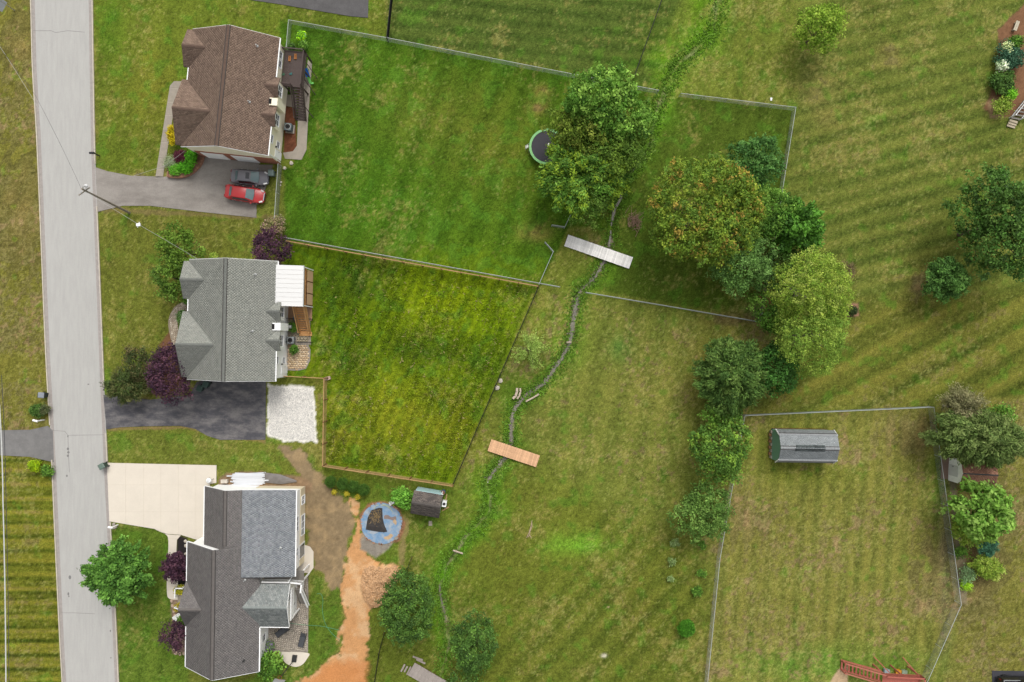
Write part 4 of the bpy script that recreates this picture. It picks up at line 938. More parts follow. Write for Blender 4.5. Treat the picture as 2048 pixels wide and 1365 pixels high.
mb = MB(); mb.tube((-.5, 0, .1), (.5, 0, .1), .04, .13, 8); obj('canopy', mb, mat('teal_cloth', A(64, 132, 136), rough=.8), o); mb = MB(); mb.tube((.5, 0, .1), (.9, 0, .1), .03); obj('pole', mb, metal_l, o)
# loungers, basketball hoop, hose, plants on the patio
def lounger(p, rz, label):
    t = thing('sun_lounger', label, 'lounger', p, rz, 'grey sun loungers on the patio'); g = mat('lounger_sling', A(82, 84, 88), rough=.7, var=.1)
    mb = MB(); mb.box((.25, 0, .32), (1.25, .6, .04)); obj('seat', mb, g, t); mb = MB(); mb.bar((-.38, 0, .33), (-.95, 0, .62), .6, .04); obj('backrest', mb, g, t)
    mb = MB()
    for s_ in (-1, 1): mb.bar((-.95, s_ * .33, .3), (.9, s_ * .33, .3), .05, .06)
    obj('frame', mb, metal_d, t)
    for x in (-.7, .75):
        for s_ in (-.3, .3): mb = MB(); mb.box((x, s_, .15), (.05, .05, .3)); obj('leg', mb, metal_d, t)
p = P(566, 1261); lounger((p.x, p.y, .03), R(215), 'grey sun lounger against the sunroom corner on the patio')
p = P(606, 1278); lounger((p.x, p.y, .03), R(-105), 'grey sun lounger near the outer edge of the patio')
p = P(587, 1322); t = thing('basketball_hoop', 'portable basketball hoop on the rounded concrete pad', 'basketball hoop', (p.x, p.y, .03), R(-8))
mb = MB(); mb.tube((0.05, .1, 0), (-.55, -.7, 2.9), .05); obj('pole', mb, metal_d, t)
mb = MB(); mb.box((-.55, -.95, 3.2), (1.2, .05, .8)); obj('backboard', mb, mat('board_grey', A(176, 176, 176), rough=.4), t)
mb = MB(); mb.bar((-1.15, -.99, 3.6), (.05, -.99, 3.6), .06, .06); mb.bar((-1.15, -.99, 2.8), (.05, -.99, 2.8), .06, .06); mb.bar((-1.15, -.99, 2.8), (-1.15, -.99, 3.6), .06, .06); mb.bar((.05, -.99, 2.8), (.05, -.99, 3.6), .06, .06); obj('backboard_frame', mb, metal_l, t)
mb = MB(); mb.ring((-.55, -.68, 2.95), .23, .015, 20); obj('rim', mb, mat('rim_red', A(190, 70, 50)), t)
mb = MB(); mb.box((.1, .35, .1), (.55, .8, .2)); obj('base', mb, metal_d, t)
mb = MB(); hz = mat('hose_green', A(96, 168, 128), rough=.5)
for pts in ([(634, 1188), (642, 1188), (646, 1200), (645, 1220), (650, 1245), (660, 1262), (672, 1274), (680, 1280)], [(576, 1246), (610, 1250), (640, 1252), (660, 1256), (678, 1260)]):
    mb.path([P(x, y) + Vector((0, 0, .06)) for x, y in smooth_line(pts, 4)], .022, 5)
tag(obj('garden_hose', mb, hz), 'thin green garden hose lying over patio, grass and dirt', 'hose')
p = P(592, 1203); t = thing('patio_chair', 'dark patio chair with orange cushion beside the grey stairs', 'chair', (p.x - .3, p.y, .03), R(70))
mb = MB(); mb.box((0, 0, .42), (.55, .55, .06)); obj('seat', mb, metal_d, t); mb = MB(); mb.box((0, .05, .48), (.42, .42, .07)); obj('cushion', mb, seat_m, t); mb = MB(); mb.bar((0, -.27, .45), (0, -.4, .95), .55, .05); obj('backrest', mb, metal_d, t)
for x in (-.24, .24):
    for y in (-.24, .24): mb = MB(); mb.box((x, y, .2), (.04, .04, .4)); obj('leg', mb, metal_d, t)
p = P(590, 1226); t = thing('patio_table', 'low dark glass patio table beside the deck stairs', 'table', (p.x - .3, p.y, .03), R(40))
mb = MB(); mb.box((0, 0, .45), (1.1, .6, .04)); obj('tabletop', mb, glass_m, t)
for x in (-.48, .48):
    for y in (-.24, .24): mb = MB(); mb.box((x, y, .22), (.05, .05, .42)); obj('leg', mb, metal_d, t)
# front porch railing of the white house
p = P(368, 1176); t = thing('porch_railing', 'white porch landing with railing beside the concrete front walk', 'porch', (p.x, p.y, 0), R(-1))
mb = MB(); mb.box((.1, -.9, .2), (1.3, 2.6, .4)); obj('landing', mb, conc_g, t)
railing(t, [(.45, .4, .4), (-.45, .4, .4), (-.45, -.7, .4)], .95, white_p, .14); railing(t, [(-.45, -1.9, .4), (.3, -2.2, .4)], .95, white_p, .14)
p = P(362, 1229); t = thing('garden_chair', 'white garden chair in the planting bed by the front gable', 'chair', (p.x, p.y, 0), R(-60))
mb = MB(); mb.box((0, 0, .4), (.6, .6, .05)); obj('seat', mb, white_p, t); mb = MB(); mb.bar((0, -.28, .42), (0, -.5, 1.0), .6, .05); obj('backrest', mb, white_p, t)
for x in (-.26, .26):
    mb = MB(); mb.box((x, 0, .6), (.08, .62, .04)); obj('armrest', mb, white_p, t)
    for y in (-.25, .25): mb = MB(); mb.box((x, y, .2), (.06, .06, .4)); obj('leg', mb, white_p, t)
# pile of white siding boards
pt_ = P(498, 958); t = thing('board_pile', 'heap of white siding boards beside the white house', 'board pile', (pt_.x, pt_.y, 0))
sid = mat('spare_siding', A(232, 234, 238), rough=.5, var=.03, objvar=.06)
for i in range(26):
    y = -.65 + 1.3 * (i % 13) / 12; z = .08 + .11 * (i // 13) + random.uniform(0, .05); mb = MB()
    mb.box((random.uniform(-.35, .4) - .12 * (y > .2), y, z), (random.uniform(3.2, 4.5), .15, .03), random.uniform(-.05, .05)); obj('board', mb, sid, t)
mb = MB(); mb.box((-.2, -.78, .09), (3.9, .1, .1), .02); mb.box((.9, -.85, .22), (2.2, .08, .06), -.03); obj('timber', mb, pine, t)
pt_ = P(561, 957); mb = MB(); tn = 18
vs_ = []; fs_ = []
for i in range(tn):
    for j in range(8):
        x = (i / (tn - 1) - .5) * 4.0; y = (j / 7 - .5) * (1.2 - .5 * max(0, x)) + (-.1 - .12 * x); z = .12 + .25 * (math.sin(i * 1.3) * math.cos(j * 1.1) * .3 + .5) * math.sin(math.pi * (j + .3) / 7.6) * math.sin(math.pi * (i + .4) / (tn - .2))
        vs_.append((x, y, z))
for i in range(tn - 1):
    for j in range(7): fs_.append((i * 8 + j, (i + 1) * 8 + j, (i + 1) * 8 + j + 1, i * 8 + j + 1))
mb.add(vs_, fs_); o = obj('tarp', mb, mat('grey_tarp', A(134, 128, 124), rough=.7, var=.15, scale=2), smooth=True); o.location = (pt_.x, pt_.y, 0); tag(o, 'crumpled grey tarp beside the heap of white boards', 'tarp')
p = P(423, 959); t = thing('small_grill', 'small white lidded grill on the concrete drive corner', 'grill', (p.x, p.y, .04), .2)
mb = MB(); mb.lathe((0, 0, .5), [(.1, 0), (.3, .12), (.32, .25), (.25, .38), (.1, .44)], 16); obj('bowl', mb, white_p, t); mb = MB(); mb.bar((-.1, 0, .96), (.1, 0, .96), .04, .04); obj('handle', mb, metal_d, t)
for i in range(3): mb = MB(); mb.tube((.1 * math.cos(i * 2.1), .1 * math.sin(i * 2.1), .55), (.32 * math.cos(i * 2.1), .32 * math.sin(i * 2.1), 0), .02); obj('leg', mb, metal_d, t)
p = P(451, 962); mb = MB(); mb.box((0, 0, .2), (.75, .4, .4), .02); mb.box((0, 0, .42), (.79, .44, .05), .02); o = obj('storage_box', mb, mat('box_cream', A(222, 212, 196), rough=.6)); o.location = (p.x, p.y, 0); tag(o, 'cream box standing by the concrete drive and the board heap', 'box')

# ------------------------------------------------------------------ sheds
def ribwall(parent, a, b, z0, z1, m, name='wall', sp=.2, nrm=None):
    a = Vector(a); b = Vector(b); d = b - a; n = int(d.length / sp); mb = MB()
    mb.bar(a + Vector((0, 0, (z0 + z1) / 2)), b + Vector((0, 0, (z0 + z1) / 2)), .06, z1 - z0)
    for i in range(n + 1): q = a + d * i / n; mb.box(q + Vector((0, 0, (z0 + z1) / 2)), (.09 if abs(d.y) > abs(d.x) else .03, .03 if abs(d.y) > abs(d.x) else .09, z1 - z0 - .02))
    return obj(name, mb, m, parent)
p = P(854, 1007, 2.0); sh = thing('garden_shed', 'small grey roofed garden shed with pale teal walls by the pool circle', 'shed', (p.x, p.y, 0), R(-9.5))
teal = mat('teal_siding', A(184, 218, 220), rough=.6, var=.05)
ribwall(sh, (-1.55, 1.3, 0), (1.55, 1.3, 0), .15, 2.0, teal); ribwall(sh, (-1.55, -1.3, 0), (1.55, -1.3, 0), .15, 2.0, teal); ribwall(sh, (1.55, -1.25, 0), (1.55, 1.25, 0), .15, 2.05, teal, 'end_wall'); ribwall(sh, (-1.55, -1.25, 0), (-1.55, 1.25, 0), .15, 2.05, teal, 'end_wall')
mb = MB()
for x in (-1.53, 1.53): mb.add([(x, -1.3, 2.02), (x, 1.3, 2.02), (x, 0, 2.62), (x - .05, -1.3, 2.02), (x - .05, 1.3, 2.02), (x - .05, 0, 2.62)], [(0, 1, 2), (5, 4, 3), (0, 2, 5, 3), (1, 4, 5, 2)])
obj('gable_panel', mb, teal, sh)
roof_from([[(-1.75, -1.5, 2.0), (1.7, -1.5, 2.0), (1.7, 0, 2.7), (-1.75, 0, 2.7)], [(-1.75, 1.28, 2.05), (1.7, 1.28, 2.05), (1.7, 0, 2.7), (-1.75, 0, 2.7)]], sh, [A(116, 108, 102), A(106, 99, 94), A(98, 91, 88), A(122, 113, 106)], mat('shed_shingle_base', A(96, 90, 86), rough=.95), [((-1.75, 0, 2.72), (1.7, 0, 2.72))], row=.14, width=.45, var=.1)
mb = MB(); mb.box((1.55, 1.38, 1.0), (.08, .08, 2.0)); mb.box((1.66, 1.2, 1.9), (.1, .3, .12)); obj('corner_trim', mb, white_p, sh)
for (px, py, c, lb, nm) in ((886, 985, (96, 120, 160), 'blue and rust barrel behind the small garden shed', 'barrel'),):
    q = P(px, py, .6); t = thing(nm, lb, nm, (q.x, q.y, 0)); mb = MB(); mb.lathe((0, 0, 0), [(.24, 0), (.27, .3), (.27, .5), (.24, .85)], 14); obj('drum', mb, mat('barrel_blue', A(*c), rough=.5), t); mb = MB(); mb.lathe((0, 0, .85), [(.25, 0), (.25, .05), (.1, .06)], 14); obj('lid', mb, mat('barrel_rust', A(140, 96, 80)), t)
q = P(889, 1007, .3); t = thing('window_unit', 'white box fan unit beside the garden shed wall', 'air unit', (q.x, q.y, 0), R(-9)); mb = MB(); mb.box((0, 0, .35), (.5, .7, .7)); obj('cabinet', mb, white_p, t); mb = MB(); mb.lathe((0, 0, .7), [(.18, 0), (.18, .02), (.05, .03)], 14); obj('fan', mb, metal_d, t)
for k, (px, py, ln, an) in enumerate(((892, 998, 1.2, 80), (891, 1018, .9, 30))):
    q = P(px, py); mb = MB(); mb.box((0, 0, .05), (ln, .14, .06), R(an)); o = obj('plank', mb, mat('scrap_wood', A(180, 150, 104), rough=.9)); o.location = (q.x, q.y, 0); tag(o, ('tan scrap plank standing along the shed wall', 'short tan scrap plank by the shed corner')[k], 'plank')
q = P(861, 1048); mb = MB(); mb.box((0, 0, .06), (.42, .4, .14)); mb.box((0, .28, .18), (.36, .2, .3)); o = obj('step_block', mb, conc_g); o.location = (q.x, q.y, 0); tag(o, 'concrete step block at the shed door', 'step block')

p = P(1612, 894, 2.2); sh = thing('barn_shed', 'green barn shed with grey gambrel roof in the fenced dry yard', 'shed', (p.x, p.y, 0), R(-1))
green_s = mat('green_siding', A(92, 128, 110, 2.2), rough=.7, var=.06)
ga = [(-1.95, 1.75), (-1.45, 2.75), (0, 3.3), (1.45, 2.75), (1.95, 1.75)]
mb = MB()
for x in (-3.3, 3.3):
    pr = [(-1.8, .25), (1.8, .25), (1.8, 1.75), (1.38, 2.65), (0, 3.2), (-1.38, 2.65), (-1.8, 1.75)]
    mb.add([(x, y, z) for y, z in pr] + [(x - .06, y, z) for y, z in pr], [tuple(range(7)), tuple(range(7, 14))[::-1]] + [(i, 7 + i, 7 + (i + 1) % 7, (i + 1) % 7) for i in range(7)])
for y in (-1.8, 1.8): mb.box((0, y, 1.0), (6.6, .06, 1.5))
obj('wall', mb, green_s, sh)
pls = [[(-3.4, ga[i][0], ga[i][1]), (3.45, ga[i][0], ga[i][1]), (3.45, ga[i + 1][0], ga[i + 1][1]), (-3.4, ga[i + 1][0], ga[i + 1][1])] for i in (0, 1)] + [[(-3.4, ga[i + 1][0], ga[i + 1][1]), (3.45, ga[i + 1][0], ga[i + 1][1]), (3.45, ga[i][0], ga[i][1]), (-3.4, ga[i][0], ga[i][1])] for i in (2, 3)]
gr = roof_from(pls, sh, [A(164, 169, 170), A(160, 165, 166), A(155, 160, 162)], mat('barn_shingle_base', A(136, 140, 143), rough=.95), [((-3.4, 0, 3.32), (3.45, 0, 3.32)), ((-3.4, 1.45, 2.76), (3.45, 1.45, 2.76)), ((-3.4, -1.45, 2.76), (3.45, -1.45, 2.76))], row=.15, var=.06, patchy=.015, cap_col=mat('barn_cap', A(164, 167, 168), rough=.95), thick=.08)
pr = [(-1.75, .0), (-1.6, .32), (1.75, .32), (1.85, .1), (1.7, -.32), (-1.55, -.32)]
lay('tarred_patch', [tabs([(x, y, 3.33 - abs(y) * .38 + .03) for x, y in ((-1.7, 0.001), (1.85, 0.001), (1.75, .36), (-1.6, .36))], (1, 0, 0), [A(98, 106, 106), A(84, 92, 92)], .18, .5, .02, .2), tabs([(x, y, 3.33 - abs(y) * .38 + .03) for x, y in ((-1.7, -.36), (1.75, -.36), (1.85, -.001), (-1.75, -.001))], (1, 0, 0), [A(98, 106, 106), A(84, 92, 92)], .18, .5, .02, .2)], shingle_m, gr, None)
many('rake_board', white_p, sh, [('bar', (x, s_ * 1.97, 1.72), (x, s_ * 1.45, 2.72), .05, .12) for x in (-3.43, 3.48) for s_ in (-1, 1)])
for i in range(5):
    mb = MB(); mb.box((-3.42, -1.55 + i * .76, .32), (.2, .32, .5)); obj('pier_block', mb, mat('block_grey', A(176, 166, 152)), sh)
    if i < 4: mb = MB(); mb.box((-3.5, -1.17 + i * .76, .2), (.3, .36, .35)); obj('crate_end', mb, mat('rust_wood', A(150, 112, 76), var=.2), sh)
mb = MB(); mb.box((0, -1.8, .2), (6.5, .2, .3)); mb.box((0, 1.8, .2), (6.5, .2, .3)); obj('skid', mb, pine_d, sh)

p = P(1943, 946, 2.0); sh = thing('barn_shed', 'reddish roofed shed with a white gable wall between two trees', 'shed', (p.x, p.y, 0), R(-3))
mb = MB(); pr = [(-1.35, .1), (1.35, .1), (1.35, 1.9), (1.0, 2.5), (0, 2.8), (-1.0, 2.5), (-1.35, 1.9)]
mb.add([(-1.5, y, z) for y, z in pr] + [(2.4, y, z) for y, z in pr], [tuple(range(7))[::-1], tuple(range(7, 14))] + [(i, (i + 1) % 7, 7 + (i + 1) % 7, 7 + i) for i in range(7)]); obj('wall', mb, mat('shed_white', A(244, 246, 238, 1.25), rough=.6), sh)
roof_from([[(-1.55, -1.5, 1.95), (2.55, -1.5, 1.95), (2.55, -.95, 2.6), (-1.55, -.95, 2.6)], [(-1.55, -.95, 2.6), (2.55, -.95, 2.6), (2.55, -.06, 2.88), (-1.55, -.06, 2.88)], [(-1.55, .06, 2.88), (2.55, .06, 2.88), (2.55, .95, 2.6), (-1.55, .95, 2.6)][::1], [(-1.55, .95, 2.6), (2.55, .95, 2.6), (2.55, 1.5, 1.95), (-1.55, 1.5, 1.95)]], sh, [A(176, 130, 108), A(164, 120, 100), A(186, 140, 116)], mat('red_shingle_base', A(140, 100, 82), rough=.95), row=.16, thick=.08)
mb = MB(); mb.box((.5, 0, 2.9), (4.1, .16, .05)); obj('ridge_vent', mb, metal_d, sh)
mb = MB(); mb.box((-1.95, .1, .08), (.8, 2.6, .16)); obj('ramp', mb, mat('grey_ramp', A(146, 122, 108), var=.2), sh)
mb = MB(); mb.box((-1.53, 0, 1.0), (.05, 1.3, 1.7)); d_ = obj('door', mb, mat('shed_white_door', A(226, 228, 220)), sh); mb = MB(); mb.box((-1.58, .5, 1.0), (.06, .06, .2)); obj('handle', mb, metal_d, d_)

# ------------------------------------------------------------------ bridges
def plank_bridge(corners, n, cols, label, z=.18, name='footbridge', sp=None):
    a, b, c, d = [P(x, y, z) for x, y in corners]                 # a-b top side, d-c bottom side
    cen = (a + b + c + d) / 4; u = ((b - a) + (c - d)); L = u.length / 2; u.normalize(); wv = ((d - a) + (c - b)); wd_ = wv.length / 2
    t = thing(name, label, 'footbridge', (cen.x, cen.y, 0), math.atan2(u.y, u.x)); m = mat(label[:24], A(*cols, 1.32 if cols[2] > 180 else 1.15), rough=.85, var=.14, scale=2.5, objvar=.13, fine=.06)
    pw = L / n; first = None
    for i in range(n):
        if not first:
            mb = MB(); mb.box((0, 0, 0), (pw - .009, wd_, .045)); first = obj('plank', mb, m, t); o = first
        else: o = link('plank', first.data, t)
        o.location = (-L / 2 + pw * (i + .5), random.uniform(-.012, .012), z + random.uniform(-.004, .004)); o.rotation_euler = (0, 0, random.uniform(-.006, .006))
    for s_ in (-1, 0, 1):
        mb = MB(); mb.box((0, s_ * (wd_ / 2 - .12), z - .13), (L - .1, .09, .2)); obj('beam', mb, pine_d, t)
    return t
plank_bridge([(1137, 470), (1266, 515), (1258, 538), (1128, 492)], 54, (232, 229, 224), 'long pale weathered plank footbridge across the brook by the big trees')
plank_bridge([(983, 879), (1079, 911), (1073, 935), (975, 902)], 42, (222, 176, 136), 'tan timber plank footbridge across the brook beside the weedy yard', .22)
plank_bridge([(831, 1326), (935, 1388), (921, 1411), (814, 1350)], 15, (168, 158, 150), 'grey weathered plank footbridge with gaps beneath the round trees', .2)
for k, (px, py, ln, an) in enumerate(((806, 1336, 1.0, 62), (812, 1338, .8, 60), (818, 1341, 1.1, 64), (836, 1316, 1.3, -20), (842, 1322, 1.2, -25))):
    q = P(px, py); mb = MB(); mb.box((0, 0, .06), (ln, .2, .06), R(an)); o = obj('loose_board', mb, mat('loose_grey', A(170, 158, 148), objvar=.1, var=.2)); o.location = (q.x, q.y, .03 * k)
    tag(o, ['loose grey board farthest from the end of the grey footbridge', 'shorter loose grey board between two longer ones', 'loose grey board touching the end of the grey footbridge', 'long grey board in the grass above the grey footbridge', 'second grey board above the grey footbridge, closer to it'][k], 'board', 'loose boards at the grey footbridge')

# ------------------------------------------------------------------ trampoline and pool circle
p = P(1094, 294, .8); t = thing('trampoline', 'round trampoline with lime green edge pad half hidden by the tree', 'trampoline', (p.x, p.y, 0))
rT = 2.15; mb = MB(); mb.lathe((0, 0, .85), [(rT - .26, 0), (rT - .26, .012)], 40); obj('mat', mb, mat('tramp_black', A(62, 60, 66), rough=.7, var=.1, scale=3), t)
mb = MB(); nn = 40; vs_ = []
for r__, z in ((rT - .28, .87), (rT - .26, .9), (rT, .9), (rT + .02, .84)): vs_ += [(r__ * math.cos(2 * math.pi * i / nn), r__ * math.sin(2 * math.pi * i / nn), z) for i in range(nn)]
mb.add(vs_, [(k * nn + i, (k + 1) * nn + i, (k + 1) * nn + (i + 1) % nn, k * nn + (i + 1) % nn)[::-1] for k in range(3) for i in range(nn)]); obj('edge_pad', mb, mat('tramp_lime', A(140, 204, 130), rough=.5, var=.08), t)
mb = MB(); mb.ring((0, 0, .8), rT - .02, .03, 40); obj('frame', mb, metal_l, t)
for i in range(6):
    a = i * math.pi / 3 + .2; mb = MB(); mb.tube((rT * math.cos(a), rT * math.sin(a), .8), ((rT + .05) * math.cos(a), (rT + .05) * math.sin(a), 0), .03); obj('leg', mb, metal_l, t)
mb = MB()
for s_ in (-.22, .22): mb.bar((-rT - .05, .15 + s_, .85), (-rT - .42, .15 + s_, 0), .04, .04)
for k in range(3): mb.bar((-rT - .14 - k * .11, -.07, .62 - k * .25), (-rT - .14 - k * .11, .37, .62 - k * .25), .07, .04)
obj('ladder', mb, metal_l, t)
mb = MB(); mb.box((.25, .12, .9), (.22, .3, .07), .4); mb.box((.15, .3, .91), (.1, .3, .05), -.5); o = obj('towel', mb, white_p); o.location = (p.x, p.y, 0); tag(o, 'small white cloth dropped on the black trampoline mat', 'cloth')

p = P(763, 1047); t = thing('pool_remains', 'round blue pool liner lying on bare earth with sand on it', 'pool liner', (p.x, p.y, 0))
mb = MB(); nn = 48; pts = [(2.5 * (1 + .02 * math.sin(5 * a) + .015 * math.sin(11 * a)) * math.cos(a), 2.5 * (1 + .02 * math.sin(4 * a)) * math.sin(a)) for a in [2 * math.pi * i / nn for i in range(nn)]]
mb.prism(pts, -.05, .035); obj('liner', mb, mat('pool_blue', A(130, 168, 204), rough=.5, var=.2, scale=1.3, col2=A(166, 176, 186), fine=.1, bump=.4, bscale=3), t)
mb = MB()
for i in range(60):
    a = random.uniform(0, 6.3); r__ = random.uniform(2.42, 2.62); q = (r__ * math.cos(a), r__ * math.sin(a), .04); mb.box(q, (.2, .1, .09), a + random.uniform(-.6, .6))
obj('edge_brick', mb, mat('edge_stone', A(196, 150, 120), var=.25, scale=3), t, 'stuff')
def flat_patch(name, pts, z, m, parent):
    mb = MB(); mb.prism(smooth_line(pts + [pts[0]], 3)[:-1], z - .01, z); return obj(name, mb, m, parent)
sand = mat('liner_sand', A(206, 176, 140), rough=.95, var=.18, scale=3); rust = mat('liner_rust', A(150, 132, 124), rough=.9, var=.2, scale=3)
flat_patch('sand_patch', [(.3, -1.9), (.9, -1.95), (1.4, -1.5), (1.1, -1.25), (.8, -1.5), (.35, -1.65)], .043, sand, t)
flat_patch('sand_patch', [(-1.5, -1.2), (-.9, -1.3), (-.3, -1.0), (-.5, -.75), (-1.2, -.8)], .043, mat('liner_pale', A(176, 186, 196), var=.1), t)
flat_patch('sand_patch', [(.3, .55), (.9, .5), (1.7, .3), (1.75, .85), (1.2, .75), (.8, 1.0), (.35, .95)], .043, rust, t)
flat_patch('sand_patch', [(1.35, .2), (1.75, -.2), (1.85, .2), (1.6, .5)], .046, sand, t)
tp = thing('black_tarp', 'black triangular tarp sprinkled with straw on the blue pool liner', 'tarp', (p.x, p.y, .06))
ol = [(-1.9, -.75), (-1.65, .7), (-1.2, 1.6), (-.3, 1.9), (.1, 1.85), (.15, .7), (.35, -.2), (.7, -1.0), (.3, -1.05), (-.6, -.95)]
vs_ = [(x, y, .03 + .05 * random.random()) for x, y in ol] + [(x * .55 - .35, y * .55 + .15, .13 + .08 * random.random()) for x, y in ol] + [(-.5, .3, .16)]
n = len(ol); mb = MB(); mb.add(vs_ + [(x, y, -.02) for x, y in ol], [(i, n + i, n + (i + 1) % n, (i + 1) % n)[::-1] for i in range(n)] + [(n + i, 2 * n, n + (i + 1) % n)[::-1] for i in range(n)] + [(i, (i + 1) % n, 2 * n + 1 + (i + 1) % n, 2 * n + 1 + i)[::-1] for i in range(n)])
obj('sheet', mb, mat('tarp_black', A(66, 62, 60), rough=.8, var=.25, scale=2, fine=.1), tp)
mb = MB()
for i in range(160):
    x, y = random.gauss(-.7, .45), random.gauss(.9, .5)
    if -1.5 < x < 0 and -.3 < y < 1.7: mb.box((x, y, .2), (random.uniform(.1, .3), .025, .01), random.uniform(0, 3.1))
obj('straw', mb, mat('straw_bits', A(176, 148, 100)), tp, 'stuff')
mb = MB()
for pts in ([(-.9, 1.6, .1), (-.7, 2.1, .12), (-.3, 2.25, .1)], [(-.1, 2.2, .1), (.5, 2.15, .12), (1.0, 1.85, .1), (1.35, 1.4, .08)], [(.1, 2.32, .1), (.7, 2.2, .12), (1.2, 1.8, .1)]): mb.path([Vector(q) for q in smooth_line(pts, 4)], .03, 6)
o = obj('pool_hose', mb, mat('pale_hose', A(206, 214, 172), rough=.5)); o.location = (p.x, p.y, 0); tag(o, 'pale green pool hoses curled on the blue liner edge', 'hose')
q = P(787, 1003); t = thing('toilet_planter', 'small white plastic chair left beside the leafy shrub', 'chair', (q.x, q.y, 0), .4)
t.name = 'plastic_chair'
mb = MB(); mb.box((0, 0, .38), (.45, .42, .06)); obj('seat', mb, white_p, t); mb = MB(); mb.bar((-.2, 0, .4), (-.36, 0, .85), .45, .05); obj('backrest', mb, white_p, t)
for x in (-.18, .18):
    for y in (-.17, .17): mb = MB(); mb.box((x, y, .18), (.05, .05, .36)); obj('leg', mb, white_p, t)
q = P(793, 1076); mb = MB(); mb.box((0, 0, .1), (.4, .36, .2), .7); mb.box((0, 0, .22), (.3, .28, .05), .7); o = obj('concrete_block', mb, conc_g); o.location = (q.x, q.y, 0); tag(o, 'grey concrete block at the rim of the blue pool liner', 'block')

